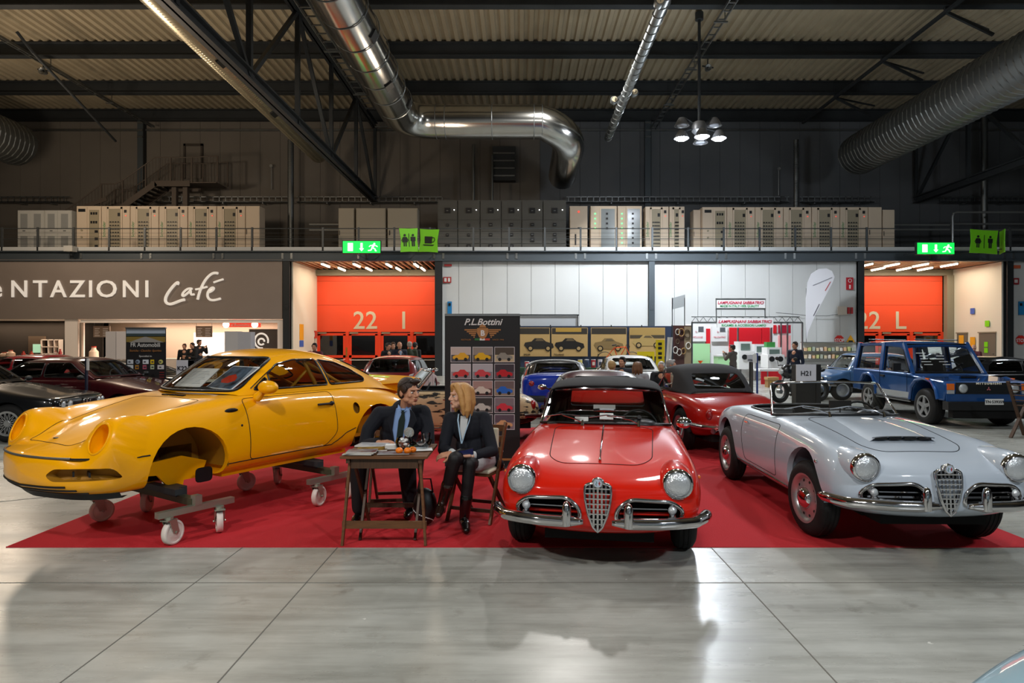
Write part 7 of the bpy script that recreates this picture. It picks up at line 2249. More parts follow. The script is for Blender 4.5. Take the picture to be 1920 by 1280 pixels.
def flat(name, label, x, y, z, w, d, h, m, rz=0, cat=None):
    o = thing(name, label, cat or name, (x, y, z), rz)
    MB().bx(-w / 2, w / 2, -d / 2, d / 2, 0, h).build('pages', mat('page_edges', '#c9c7c0', .7), o)
    MB().bx(-w / 2, w / 2, -d / 2, d / 2, h, h + .0012).build('cover', m, o)
    return o
cov = [mat('cover_a', '#8c8f93', .35, noise=1, nscale=14, color2='#5c1c18'), mat('cover_b', '#b9b4a8', .35, noise=1, nscale=10, color2='#2b2e36'), mat('cover_c', '#a8842c', .35, noise=1, nscale=12, color2='#3a2010'), mat('cover_d', '#d0d0d2', .35, noise=.6, nscale=16, color2='#606a78')]
for i in range(3): flat('magazine', ['lowest grey magazine of the stack at the front left table corner', 'middle magazine of the stack at the front left table corner', 'top magazine with a dark red cover on the front left stack'][i], -1.33 + .01 * i, 5.31, TZ + .008 * i + .006, .24, .17, .0065, cov[(i + 1) % 3], .08 * i - .05)
flat('magazine', 'colourful magazine lying behind the front stack', -1.27, 5.50, TZ + .006, .25, .19, .008, cov[2], .2, 'magazine')
flat('brochure', 'pale brochure at the back left of the table', -1.32, 5.72, TZ + .006, .26, .19, .01, cov[3], -.1, 'brochure')
flat('brochure', 'spread brochure in the middle front of the table', -1.05, 5.33, TZ + .006, .26, .15, .004, cov[0], .1, 'brochure')
flat('card_box', 'small white box of cards beside the sweets jar', -1.10, 5.55, TZ + .006, .13, .09, .035, M_white, .1, 'box')
flat('paper', 'white paper under the glass bowl', -.84, 5.50, TZ + .006, .17, .14, .002, M_white, .2, 'paper')
M_clear = thin_glass('clear_glass', (.9, .95, .95), .1)
def glassware(name, label, x, y, prof, m=M_clear, cat=None):
    o = thing(name, label, cat or name, (x, y, TZ + .006))
    MB().lathe(prof, n=28).build('vessel', m, o, True, 60)
    return o
jar = glassware('jar', 'round glass jar full of wrapped sweets', -1.0, 5.52, [(0, .002), (.05, .002), (.072, .03), (.075, .07), (.055, .105), (.052, .105), (.071, .07), (.068, .03), (.048, .006), (0, .006)], cat='jar')
lid = MB(); lid.ball((-.965, 5.56, TZ + .145), (.045, .02, .045)); o = lid.build('stopper', mat('bubble_glass', '#cfd2cc', .05, trans=.7), None, True); tag(o, 'round bubbly glass stopper standing behind the sweets jar', 'stopper')
cm = [mat('wrap_white', '#ddd9d4', .4), mat('wrap_orange', '#c8633a', .4), mat('wrap_brown', '#6d3a20', .4)]
random.seed(3)
for i in range(16):
    a, r_, z_ = random.random() * 6.28, .045 * math.sqrt(random.random()), .02 + .085 * (i / 16)
    o = MB().ball((-1.0 + r_ * math.cos(a), 5.52 + r_ * math.sin(a), TZ + z_), (.019, .014, .013), 8, 6).build('sweet', cm[0 if i > 9 else (i % 3)], None, True)
    tag(o, 'wrapped sweet in the round glass jar', 'sweet', 'wrapped sweets in the jar')
glassware('glass_bowl', 'wide clear glass bowl on the table', -.86, 5.55, [(0, .002), (.05, .002), (.085, .03), (.10, .075), (.097, .075), (.082, .034), (.048, .007), (0, .007)], cat='bowl')
glassware('tumbler', 'small glass tumbler behind the bowl', -.84, 5.74, [(0, .0), (.028, .0), (.038, .11), (.035, .11), (.026, .006), (0, .006)], cat='glass')
M_or = mat('mandarin_peel', '#e87a10', .4, bump=.3, bscale=120)
for i, (x, y) in enumerate(((-1.0, 5.30), (-.93, 5.295), (-.895, 5.34))):
    o = thing('mandarin', ['leftmost mandarin at the table front', 'middle mandarin at the table front', 'rightmost mandarin, half behind the middle one'][i], 'fruit', (x, y, TZ + .006), 0, 'mandarins on the table')
    MB().ball((0, 0, .026), (.031, .031, .026), 20, 12).build('peel', M_or, o, True); MB().cyl((0, 0, .05), (0, 0, .055), .004, n=6).build('stem', mat('leaf_green', '#27401c', .5), o)
    if i > 0: MB().add([(0, 0, .055), (.02, .012, .066), (.045, 0, .06), (.02, -.012, .062)], [(0, 1, 2, 3)]).build('leaf', mat('leaf_green', '#27401c', .5), o)
bag = thing('handbag', 'black handbag with white dots on the floor between table and woman', 'bag', (-.86, 5.80, .006))
m = MB(); m.ball((0, 0, .17), (.11, .10, .17), 20, 14); remesh(m.build('body', M_blk, bag, True), .01, 2)
mb = MB()
for i in range(70):
    a, z_ = i * 2.4, .04 + .25 * ((i * .618) % 1)
    r_ = math.sqrt(max(0, 1 - ((z_ - .17) / .17) ** 2)) * .1; mb.ball((r_ * 1.08 * math.cos(a), r_ * math.sin(a), z_), .005, 6, 4)
tag(mb.build('dots', M_white, bag), kind='stuff'); MB().tube([(-.07, 0, .3), (-.05, 0, .42), (.05, 0, .42), (.07, 0, .3)], .008, 6).build('handle', M_blk, bag, True)
# ------------------------------------------------------------------ banners, cafe, booths and signs
class Flat:
    """A thing whose boxes are given in photo pixels at one distance Y."""
    def __init__(s, name, label, cat, pc, Y, group=None, floor=True, z=None):
        s.Y, s.s = Y, FPX / Y
        s.x0 = (pc - CX) / s.s
        s.z0 = 0.0 if floor else z
        s.t = thing(name, label, cat, (s.x0, Y, s.z0), 0, group) if cat else structure(name, (s.x0, Y, 0))
    def X(s, p): return (p - CX) / s.s - s.x0
    def Z(s, q): return CH - (q - HZ) / s.s - s.z0
    def b(s, name, p0, p1, q0, q1, m, y0=0.0, y1=.03, parent=None):
        return MB().bx(s.X(p0), s.X(p1), y0, y1, max(s.Z(q1), -s.z0), s.Z(q0)).build(name, m, parent or s.t)
    def tx(s, str_, pc, q, hpx, m, y=-.01, **k):
        k.setdefault('extrude', .002)
        return text('lettering', str_, m, (s.X(pc), y, s.Z(q)), hpx / s.s * 1.4, parent=s.t, **k)
C_ = lambda c, r=.5: mat('flat_' + c[1:], c, r)
M_bk = C_('#141415', .55)
tan_ = C_('#a5713f'); wht = C_('#d5d3d0')
F = Flat('roll_up_banner', 'tall black roll-up banner with winged emblem and fifteen car photos', 'banner', 905, 8.35)
F.b('sheet', 834, 975, 592, 874, M_bk, 0, .012)
F.b('top_rail', 834, 975, 588, 592.5, M_galv, -.015, .025)
F.b('base', 836, 973, 874, 881, M_galv, -.1, .1)
MB().cyl((0, .05, .05), (0, .05, F.Z(590)), .012, n=8).build('pole', M_galv, F.t)
F.tx('P.L.Bottini', 905, 609, 12, wht, shear=.35, space=1.0, bold=.0025)
for s in (-1, 1):
    for i in range(5):
        a, b_ = 10 + i * 1.2, 34 - i * 4.2
        F.b('wing_feather', *sorted((905 + s * a, 905 + s * b_)), 617 + i * 3.4, 619.4 + i * 3.4, tan_, -.006, 0)
MB().prism([(-.07, .05), (.07, .05), (.075, -.01), (.045, -.07), (0, -.095), (-.045, -.07), (-.075, -.01)], (0, -.004, F.Z(622)), (1, 0, 0), (0, 0, 1), (0, -.006, 0)).build('shield', tan_, F.t)
MB().prism([(-.05, 0), (.05, 0), (.03, .03), (0, .07), (-.03, .03)], (0, -.004, F.Z(614)), (1, 0, 0), (0, 0, 1), (0, -.006, 0)).build('crest', tan_, F.t)
F.tx('B', 905, 629, 10, wht, y=-.012, bold=.004)
for i, c in enumerate(('#2f6b35', '#d5d3d0', '#b8402c')): F.b('flag_stripe', 890 + i * 9.5, 899.5 + i * 9.5, 634, 638, C_(c), -.006, 0)
F.tx('RESTAURI', 874, 638, 2.8, tan_, space=1.1); F.tx('SINCE 1946', 934, 638, 2.8, tan_, space=1.1)
PH = [('#d9a22a', '#4a4a52', '#b9a8a0'), ('#d8a81a', '#5a5048', '#8c8078'), ('#8a857a', '#b8a684', '#4a3f34'), ('#c43a3a', '#8e8186', '#b8b0b2'), ('#c4444a', '#7c7a80', '#a8a4a8'), ('#b81f28', '#5a4a52', '#3a3238'),
      ('#b8a8a0', '#3c2c30', '#8a7070'), ('#c8bcae', '#5c3c38', '#a08078'), ('#2862b8', '#8a7a68', '#6a5a58'), ('#b03030', '#6a5a5e', '#8a7c80'), ('#b8b4aa', '#5a5450', '#3a3634'), ('#c83440', '#6c5a60', '#7a6c70'),
      ('#8a8084', '#4a4046', '#6a6066'), ('#55505a', '#a89ca0', '#3a363c'), ('#c8966a', '#7a6a72', '#584a54')]
for i, (cc, c1, c2) in enumerate(PH):
    r_, c_ = divmod(i, 3)
    p, q = 845 + c_ * 41, 650 + r_ * 31.6
    o = F.b('photo', p, p + 38, q, q + 29, C_('#c9c2c4'), -.004, 0)
    F.b('photo_backdrop', p + 1, p + 37, q + 1, q + 15, C_(c2), -.006, -.004, o); F.b('photo_ground', p + 1, p + 37, q + 15, q + 28, C_(c1), -.006, -.004, o)
    k = 1 / F.s; x, z = F.X(p + 19), F.Z(q + 19)
    sg = -1 if i % 3 else 1
    MB().prism([(sg * a * k, b_ * k) for a, b_ in ((-15, -3), (-15, 1), (-10, 3.5), (-5, 4), (-1, 8), (7, 8), (11, 4), (15, 2), (15, -2), (11, -5), (-9, -5))], (x, -.006, z), (1, 0, 0), (0, 0, 1), (0, -.002, 0)).build('printed_car', C_(cc, .4), o)
    for a in (-8, 9): MB().cyl((x + sg * a * k, -.0085, z - 4.5 * k), (x + sg * a * k, -.008, z - 4.5 * k), 3.2 * k, n=10).build('printed_wheel', M_blk, o)
F.tx('SPECIALIZZATI IN:', 905, 822, 5, tan_, space=1.25, xs=.9); F.tx('PORSCHE', 905, 835, 6, wht, space=1.5, bold=.001, xs=1.1); F.tx('Ferrari', 930, 846, 8, wht, bold=.003, xs=.9); F.tx("ANNI '50/70", 895, 856, 4.5, tan_)
F.b('bronze_band', 834, 975, 859, 863, tan_, -.002, 0); F.tx('www.plbottini.com', 916, 872, 6, wht, bold=.001, xs=.92)

F = Flat('roll_up_banner', 'dark banner with a road picture and rows of round car badges at the left', 'banner', 273, 14.6)
F.b('sheet', 236, 311, 616, 800, C_('#1c1a1c'), 0, .012); F.b('top_rail', 236, 311, 613.5, 616.5, M_galv, -.02, .03); MB().bx(-.45, .45, -.1, .1, 0, .08).build('base', M_galv, F.t)
F.b('picture_sky', 237, 310, 617, 626, C_('#a9b6c4'), -.004, 0); F.b('picture_hills', 237, 310, 625, 631, C_('#3b4a4c'), -.005, 0); F.b('picture_field', 237, 310, 630, 641, C_('#8a7434'), -.005, 0)
MB().prism([(-.02, .11), (.02, .11), (.42, -.02), (-.38, -.02)], (0, -.004, F.Z(640)), (1, 0, 0), (0, 0, 1), (0, -.004, 0)).build('picture_road', C_('#9a9690'), F.t)
F.tx('FR Automobili', 273, 650, 8, wht, bold=.001, xs=.85); F.tx('Storiche - Classiche -Sportive', 273, 659, 4.2, tan_, shear=.2, xs=.85); F.tx('Specialisti in', 273, 669, 3.5, wht)
bc = ['#c9cfd6', '#8d9cb0', '#d7dce2', '#e5c21c', '#c8c46a', '#d5dade', '#a9782c', '#b0566a', '#b9c4a0', '#d0cccc']
for i in range(10):
    r_, c_ = divmod(i, 5); p = 239 + c_ * 14.4; q = 674 + r_ * 10
    if i in (1, 4): MB().cyl((F.X(p + 5), -.006, F.Z(q + 4)), (F.X(p + 5), 0, F.Z(q + 4)), .05, n=14).build('badge', C_(bc[i]), F.t)
    else: F.b('badge', p - (1 if i in (5, 9) else 0), p + (11 if i in (0, 2, 5, 9) else 7), q, q + 8, C_(bc[i]), -.006, 0)
    F.b('badge_mark', p + 2, p + 6, q + 3, q + 5.5, C_('#3a3a44'), -.008, -.006)
for i in range(8):
    q = 697 + i * 4.6
    F.b('text_line', 240, 258 + (i * 7) % 22, q, q + 1.6, C_('#7c2626'), -.004, 0); F.b('text_line', 299, 308, q, q + 1.6, C_('#7c2626'), -.004, 0)

def number_box(label, p0, p1, q0, q1, Y, s_, face='#c9c9d0', side=5, tc='#1c1c24', size=None, pw=1.0):
    F = Flat('stand_number_box', label, 'sign', (p0 + p1) / 2, Y)
    w = (p1 - p0) / F.s
    F.b('number_face', p0, p1, q0, q1, C_(face), -.01, .02)
    MB().bx(F.X(p1), F.X(p1 + side), -.01, .25, 0, F.Z(q0)).build('black_side', M_bk, F.t); MB().bx(F.X(p0) * pw, F.X(p1) * pw, .02, .02 + .23 * pw, 0, F.Z(q0) - .01).build('post', M_bk, F.t)
    F.tx(s_, (p0 + p1) / 2, (q0 + q1) / 2 + 5, size or 8, C_(tc), y=-.014, bold=.003)
number_box('white stand number box reading H21 on a black post', 1493, 1530, 683, 715, 15.0, 'H21', side=9, size=9)
number_box('white stand number box reading K22 beside the dark road banner', 331, 353, 675, 703, 14.5, 'K22', side=0, size=8)
number_box('stand number box reading K28 seen through the yellow car windscreen', 386, 407, 682, 728, 12.0, 'K28', face='#b9c2b6', side=0, size=9)
number_box('small stand number box reading H26 with a blue edge at the booth', 1401, 1412, 665, 678, 19.0, 'H26', side=0, size=3.5, pw=.15)
F = Flat('marker_post', 'dark blue marker post with a white top behind the maroon saloon', 'post', 162, 12.25); F.b('post', 159, 162, 671, 790, C_('#10162c'), 0, .05); F.b('white_tag', 162, 166, 672, 694, wht, 0, .02); MB().cyl((0, 0, 0), (0, 0, .015), .14, n=20).build('foot', M_blk, F.t)
F = Flat('marker_post', 'dark blue marker post right of the H26 box', 'post', 1421, 18.0); F.b('post', 1419, 1421.5, 662, 800, C_('#1c3470'), 0, .05); F.b('tag', 1412, 1419, 664, 680, wht, 0, .02); MB().cyl((0, 0, 0), (0, 0, .015), .14, n=20).build('foot', M_blk, F.t)

# ---- cafe front
M_taupe = mat('taupe_fascia', '#8d8179', .55, noise=.1, nscale=1)
cf = structure('wall_cafe')
FB = lambda nm, p0, p1, q0, q1, m, y0, y1: MB().bx(FX(p0), FX(p1), y0, y1, max(0, FZ(q1)), FZ(q0)).build(nm, m, cf)
MB().bx(FX(-330), FX(531), YF - .12, YF, FZ(598), FZ(487)).build('fascia', M_taupe, cf)
M_sw = mat('cafe_letters', '#ece8e2', .5, emit='#fff4e6', estr=.35)
for ch, p, w_ in (('e', -2, 1), ('N', 41, 1), ('T', 80, 1), ('A', 114, 1), ('Z', 149, 1), ('I', 174, 1), ('O', 204, 1), ('N', 249, 1), ('I', 279, 1)):
    o = text('fascia_letter', ch, M_sw, (FX(p), YF - .16, FZ(557)), 1.16 if ch != 'e' else 1.25, parent=cf, extrude=.02, bold=.012, xs=1.0 if ch != 'O' else 1.12)
def stroke(pts, r=.045):
    k = len(pts); P = []
    Q = bspline(np.array([(FX(p), YF - .18, FZ(q)) for p, q in pts]), (k - 1) * 6)
    MB().tube([Vector(x) for x in Q], r, 8).build('fascia_script', M_sw, cf, True)
stroke([(336, 534), (339, 529), (333, 531), (316, 552), (312, 566), (322, 573), (340, 564), (350, 562)], .07)
stroke([(364, 542), (356, 540), (344, 551), (346, 558), (358, 548), (362, 543), (360, 554), (368, 552)], .055)
stroke([(412, 513), (402, 511), (388, 524), (378, 545), (374, 562)], .065); stroke([(370, 543), (382, 541), (392, 538)], .05)
stroke([(392, 549), (402, 546), (406, 539), (398, 540), (391, 551), (394, 562), (404, 564), (417, 560)], .06); stroke([(404, 530), (412, 527), (422, 524)], .05)
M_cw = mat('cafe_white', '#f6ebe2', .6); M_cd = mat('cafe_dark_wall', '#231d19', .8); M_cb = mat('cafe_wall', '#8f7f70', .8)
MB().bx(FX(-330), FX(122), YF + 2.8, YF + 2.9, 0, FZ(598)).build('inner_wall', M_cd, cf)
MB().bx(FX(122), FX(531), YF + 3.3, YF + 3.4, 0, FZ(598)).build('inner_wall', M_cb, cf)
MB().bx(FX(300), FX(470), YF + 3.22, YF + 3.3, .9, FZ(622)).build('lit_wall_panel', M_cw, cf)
MB().bx(FX(-330), FX(531), YF, YF + 3.4, FZ(598), FZ(596)).build('cafe_ceiling', M_cw, cf)
MB().bx(FX(122), FX(146), YF - .02, YF + .5, 0, FZ(598)).build('white_pillar', M_cw, cf)
FB('frame', 152, 531, 599, 605, M_cw, YF - .05, YF + .1); FB('frame', 521, 531, 605, 800, M_cw, YF - .05, YF + .1); FB('frame', 150, 154, 605, 800, M_cb, YF - .05, YF + .1)
MB().bx(FX(531), FX(533), YF, YF + 3.4, 0, FZ(598)).build('side_wall', M_cw, cf)
lamp('AREA', 'cafe_light', (FX(340), YF + 1.8, FZ(601)), 650, (1, .78, .62), 7.0, (0, 0, 0), sy=2.2)
lamp('AREA', 'cafe_light', (FX(-20), YF + 2.2, FZ(601)), 110, (1, .75, .52), 5.0, (0, 0, 0), sy=.6)
def fitem(name, label, cat, p0, p1, q0, q1, Y, m, depth=.4, group=None, extra=None, floor=False):
    s_ = FPX / Y; z0 = 0 if floor else CH - (q1 - HZ) / s_
    F = Flat(name, label, cat, (p0 + p1) / 2, Y, group, floor, z0)
    F.b('body', p0, p1, q0, q1, m, 0, depth)
    if extra: extra(F)
    return F
fitem('cafe_counter', 'pale cafe counter under the dark fascia', 'counter', 160, 520, 672, 760, YF + .9, C_('#a39a90'), .5, floor=True)
fitem('dark_counter', 'dark counter at the left end of the cafe', 'counter', -120, 118, 668, 760, YF + .9, C_('#4a423b'), .6, floor=True)
M_mb = C_('#7a6a5c')
for i, (a, lb) in enumerate(((175, 'hanging menu board left of the road banner'), (367, 'hanging menu board above the three people in black'))):
    def ex(F, a=a):
        for r in range(5):
            F.b('menu_line', a + 3, a + 12 - r % 2 * 2, 615 + r * 3.4, 616 + r * 3.4, wht, -.01, 0); F.b('menu_line', a + 18, a + 28 - r % 3, 615 + r * 3.4, 616 + r * 3.4, wht, -.01, 0)
        for x in (a + 1, a + 30): MB().cyl((F.X(x), .02, F.Z(611)), (F.X(x), .02, F.Z(600)), .008, n=5).build('hanger', M_steel, F.t)
    fitem('menu_board', lb, 'menu board', a, a + 31, 611, 632, YF + .5, M_mb, .04, extra=ex)
for i, (p0, p1, q0, q1, c, lb) in enumerate(((198, 217, 621, 680, '#c4c2c6', 'left pale locker beside the road banner'), (218, 237, 621, 680, '#cfccd0', 'right pale locker touching the road banner'),
        (421, 446, 621, 672, '#b4b8c0', 'pale blue grey locker right of the three people in black'), (446, 470, 622, 672, '#a9aebb', 'blue grey locker next to the swirl logo'))):
    fitem('locker', lb, 'locker', p0, p1, q0, q1 + 80, YF - 1.2, C_(c), .5, floor=True)
fitem('brown_door_panel', 'brown door with a green lit window in the dark cafe corner', 'door', 53, 84, 630, 672, YF + 2.5, C_('#57493d'), .08, floor=False, extra=lambda F: F.b('lit_window', 62, 77, 645, 661, mat('green_lit', '#8fb49a', .5, emit='#9fd0ae', estr=.7), -.02, 0))
def shelf_ex(F):
    for x in (84, 97, 108, 117): F.b('upright', x, x + 1.5, 636, 664, M_cw, -.3, 0)
    for q in (636, 649, 662): F.b('shelf_board', 84, 118, q, q + 1.8, M_cw, -.3, 0)
fitem('wall_shelf', 'white open wall shelf left of the white cafe pillar', 'shelf', 84, 118, 636, 664, YF + 2.7, M_cd, .05, extra=shelf_ex)
def light_ex(F):
    for x in (424, 478): MB().cyl((F.X(x), -.03, F.Z(608.5)), (F.X(x), 0, F.Z(608.5)), .16, n=16).build('lamp_disc', mat('warm_disc', '#fff2d8', .5, emit='#fff0d0', estr=5), F.t)
    F.tx('el Buonissimo', 450, 611, 4.5, wht, shear=.3)
fitem('red_sign_box', 'red light box sign with two bright discs in the cafe', 'sign', 417, 487, 604, 613, YF + .6, mat('red_lit', '#c8372a', .5, emit='#d8402c', estr=.6), .15, extra=light_ex)
lg = thing('swirl_logo', 'white swirl logo on the dark cafe wall near the left doorway', 'logo', (FX(487), YF + .2, FZ(655)))
Q = [(0.33 * (1 - t * .0) * math.cos(a), 0, .42 + .36 * math.sin(a)) for a, t in [(x, 0) for x in np.linspace(-.3, 4.9, 24)]]
MB().tube(Q, .045, 8).build('ring', M_sw, lg, True); MB().tube([(.15 * math.cos(a), 0, .38 + .15 * math.sin(a)) for a in np.linspace(0, 5.6, 18)], .045, 8).build('inner_curl', M_sw, lg, True)
MB().bx(-.62, .9, .03, .1, -1.3, 1.0).build('wall_board', C_('#4d443e'), lg)
for i, (p, q0, c, r_, lb) in enumerate(((20, 656, '#d8b8a0', .2, 'tall cream espresso machine dome on the dark counter'), (8, 660, '#c9a890', .22, 'cream rounded appliance at the left edge of the dark counter'), (44, 658, '#b4382c', .09, 'left orange bottle with red cap on the dark counter'),
        (59, 658, '#c0452f', .09, 'right orange bottle with red cap on the dark counter'), (104, 658, '#c9b8b0', .1, 'white cup tower on the cafe counter by the shelf'), (113, 654, '#b02a2c', .08, 'red and white bottle by the shelf'), (135, 660, '#3f8a3c', .07, 'small green bottle at the white pillar'),
        (176, 645, '#d8c4b0', .22, 'tall beige box on the cafe counter'), (205, 662, '#cfd6d8', .2, 'clear pastry stand on the cafe counter'))):
    Y = YF + 1.1; x, _, zb = W(p, 668 if p < 118 else 672, Y); h = (668 - q0) / (FPX / Y)
    o = thing('counter_item', lb, 'container', (x, Y, zb))
    MB().lathe([(0, 0), (r_, 0), (r_ * .95, h * .55), (r_ * .5, h * .75), (r_ * .45, h * .92), (0, h * .92)], n=14).build('vessel', C_(c, .35), o, True)
    MB().cyl((0, 0, h * .9), (0, 0, h), r_ * .5, n=12).build('cap', C_('#b03a2a'), o)

# ---- poster wall behind the centre cars
F = Flat('poster_stand', 'dark blue partition carrying four sepia car posters', 'partition', 1117, 27.0)
F.b('panel', 974, 1262, 611, 790, C_('#2e3a52'), 0, .08)
for i in range(6): F.b('vertical_rail', 974 + i * 57, 976 + i * 57, 609, 790, M_steel, -.03, 0)
for i, (a, b_, dk, lb) in enumerate(((974, 1031, '#2a2622', 'SPIDER'), (1034, 1102, '#1f1b18', 'TOURING'), (1108, 1175, '#8a7148', 'M'), (1180, 1247, '#b79a60', ''))):
    G = Flat('poster', ['sepia poster of an open car before dark trees, partly behind the black banner', 'sepia poster of a dark coupe with white wheels', 'sepia poster of a wedge car under a tree behind the bicycle', 'sepia poster of a low pale sports car in a field'][i], 'poster', (a + b_) / 2, 26.95, 'sepia car posters', False, CH - (668 - HZ) / (FPX / 26.95))
    o = G.b('sheet', a, b_, 614, 668, C_('#c2a068'), 0, .02)
    G.b('printed_trees', a + 1, b_ - 1, 615, 626 if i != 3 else 634, C_('#3a342c' if i < 3 else '#4d4436'), -.004, 0)
    if i == 1: G.b('printed_house', a + 8, b_ - 12, 614.5, 622, C_('#b8923e'), -.006, -.004)
    if i == 3: G.b('printed_sky', a + 1, b_ - 1, 615, 628, C_('#b09054'), -.006, -.004)
    k = 1 / G.s; x, z = G.X((a + b_) / 2 + (8 if i == 0 else 0)), G.Z(647 if i != 3 else 641)
    MB().prism([(p_ * k, q_ * k) for p_, q_ in ((-28, 0), (-26, 5), (-14, 7), (-8, 13), (6, 13), (13, 7), (26, 3), (28, -4), (22, -7), (-22, -7))], (x, -.006, z), (1, 0, 0), (0, 0, 1), (0, -.003, 0)).build('printed_car', C_(dk), G.t)
    for p_ in (-16, 17):
        MB().cyl((x + p_ * k, -.013, z - 6 * k), (x + p_ * k, -.009, z - 6 * k), 5.5 * k, n=16).build('printed_wheel', C_('#17130f'), G.t); MB().cyl((x + p_ * k, -.015, z - 6 * k), (x + p_ * k, -.013, z - 6 * k), 3.4 * k, n=14).build('printed_hub', C_('#b59868'), G.t)
    MB().prism([(-7 * k, 8 * k), (-4 * k, 12 * k), (5 * k, 12 * k), (10 * k, 8 * k)], (x, -.01, z), (1, 0, 0), (0, 0, 1), (0, -.002, 0)).build('printed_window', C_('#6a5a42'), G.t)
    if lb: G.tx(lb, a + 14, 666, 3, C_('#3a2a18'), bold=.002)
# work table in front of it with the tins and signs
ct = Flat('display_table', 'long green clothed display table before the poster partition', 'table', 1070, 25.6)
ct.b('table_top', 974, 1260, 689, 692, C_('#274a34'), -.3, .5); ct.b('cloth_front', 974, 1260, 692, 760, C_('#1f3a2a'), -.3, -.27)
for i in range(14):
    p = 988 + i * 12.4; c = ['#b8323a', '#d8d0c4', '#c86a4a', '#e0a898', '#d8d4dc', '#c87848', '#c8b848', '#b8c06a', '#d0c060', '#3a4a68', '#b03038', '#d0ccd4', '#2a5a7a', '#8a6a2a'][i]
    s_ = FPX / 25.6; o = thing('paint_tin', '%s tin from the left on the green display table' % ORD[i], 'tin', ((p - CX) / s_, 25.5, CH - (689 - HZ) / s_ + .01), 0, 'tins on the green display table')
    r_ = .09; h = (.22 if i < 8 else .30)
    MB().cyl((0, 0, 0), (0, 0, h), r_, n=16).build('can', C_(c, .35), o, True); MB().cyl((0, 0, h), (0, 0, h + .02), r_ * 1.03, n=16).build('lid', C_('#d8d8d8', .35), o)
    MB().bx(-.05, .05, -r_ - .006, -r_ + .02, h * .3, h * .75).build('tin_print', C_('#2c3850' if i % 2 else '#e0dcd0'), o)
F = Flat('service_sign', 'yellow sign reading service standing on the display table', 'sign', 1211, 25.0); F.b('board', 1195, 1227, 659, 679, C_('#e8cf12'), 0, .05); F.tx('service', 1211, 672, 6.5, M_sym, bold=.006, xs=.95); F.b('post', 1209, 1213, 679, 760, M_steel, .01, .04)
F = Flat('marked_board', 'tall yellow panel with black marks left of the white boards', 'panel', 1236, 25.3); F.b('board', 1230, 1246, 637, 760, C_('#d8bf10'), 0, .05)
for q in (642, 650, 660, 668): F.b('black_mark', 1234, 1241, q, q + 5, M_sym, -.01, 0)
for i in (0, 1):
    o = MB().bar((FX(1248 + i * 5) * 24.9 / YF, 24.9, 0), (FX(1254 + i * 5) * 24.9 / YF, 24.9, W(0, 632, 24.9)[2]), .09, .05, (0, 1, 0)).build('leaning_board', wht)
    tag(o, ['left white board leaning by the yellow panel', 'right white board leaning by the yellow panel'][i], 'board')
# racing bicycle on a stand
by = thing('bicycle', 'orange racing bicycle shown on top of the display table', 'bicycle', W(1160, 689, 25.55)[:2] + (W(0, 689, 25.6)[2] + .01,))
s_ = 25.5 / FPX
for a, nm in ((-26, 'wheel'), (25, 'wheel')):
    w = MB().tube([(a * s_ + .31 * math.cos(x), 0, .31 + .31 * math.sin(x)) for x in np.linspace(0, 2 * PI, 33)[:-1]], .014, 6, True).build(nm, M_blk, by, True)
    mb = MB()
    for k in range(12): mb.bar((a * s_, 0, .31), (a * s_ + .3 * math.cos(k * PI / 6), 0, .31 + .3 * math.sin(k * PI / 6)), .004, .004, (0, 1, 0))
    mb.build('spokes', M_galv, w)
fm = MB(); A, B_, Cc, D_, E_ = (-26 * s_, 0, .31), (-.18, 0, .78), (.28, 0, .82), (-.02, 0, .30), (25 * s_, 0, .31)
for a, b_ in ((B_, Cc), (Cc, (-.02, 0, .3)), (B_, D_), (B_, A), (D_, A), (Cc, E_)): fm.cone(a, b_, .018, .018, 8)
fm.build('frame', mat('orange_frame', '#d8501a', .35), by, True); MB().cone((-.24, 0, .88), (-.1, 0, .9), .03, .02).build('saddle', M_blk, by, True)
MB().tube([(.28, 0, .82), (.30, 0, .9), (.40, 0, .9), (.44, 0, .82), (.38, 0, .76)], .012, 6).build('handlebar', M_blk, by, True); MB().cyl((-.02, -.04, .3), (-.02, .04, .3), .08, n=16).build('crank', M_steel, by)
# rusty board with hanging parts
F = Flat('parts_board', 'brown board hung with old car parts left of the booth', 'board', 1279, 27.6); F.b('board', 1262, 1298, 610, 760, C_('#3c1e18'), 0, .06); F.b('pale_half', 1283, 1297, 612, 690, C_('#7a6a54'), -.02, 0); F.b('edge', 1296, 1298, 606, 760, M_steel, -.04, 0)
for i, (p, q, r_) in enumerate(((1270, 622, .09), (1277, 623, .12), (1288, 625, .12), (1266, 656, .10), (1273, 660, .10), (1281, 658, .09), (1270, 640, .07), (1290, 648, .1))):
    MB().tube([(F.X(p) + r_ * math.cos(a), -.05, F.Z(q) + r_ * 1.4 * math.sin(a)) for a in np.linspace(0, 2 * PI, 15)[:-1]], .02, 6, True).build('hanging_part', C_(['#a8a29a', '#8a6a3a', '#4a3a2a', '#c4bfb8'][i % 4], .35), F.t, True)
F = Flat('grey_frame_sign', 'empty grey frame sign on two thin posts before the white wall', 'sign', 1272, 28.0)
for p in (1260, 1283): F.b('post', p, p + 1.5, 558, 800, M_galv, 0, .04)
MB().prism([(F.X(1260), F.Z(580)), (F.X(1284.5), F.Z(574)), (F.X(1284.5), F.Z(552)), (F.X(1260), F.Z(559))], (0, 0, 0), (1, 0, 0), (0, 0, 1), (0, .03, 0)).build('panel', C_('#8d9192'), F.t)
F = Flat('white_header_frame', 'pale header panel above the first poster', 'panel', 1030, 27.4); F.b('panel', 974, 1083, 592, 800, C_('#c2c7cb'), .1, .14); F.b('top_edge', 974, 1086, 589, 591.5, M_steel, .06, .14); F.b('side_edge', 1083, 1084.5, 589, 700, M_steel, .06, .14)

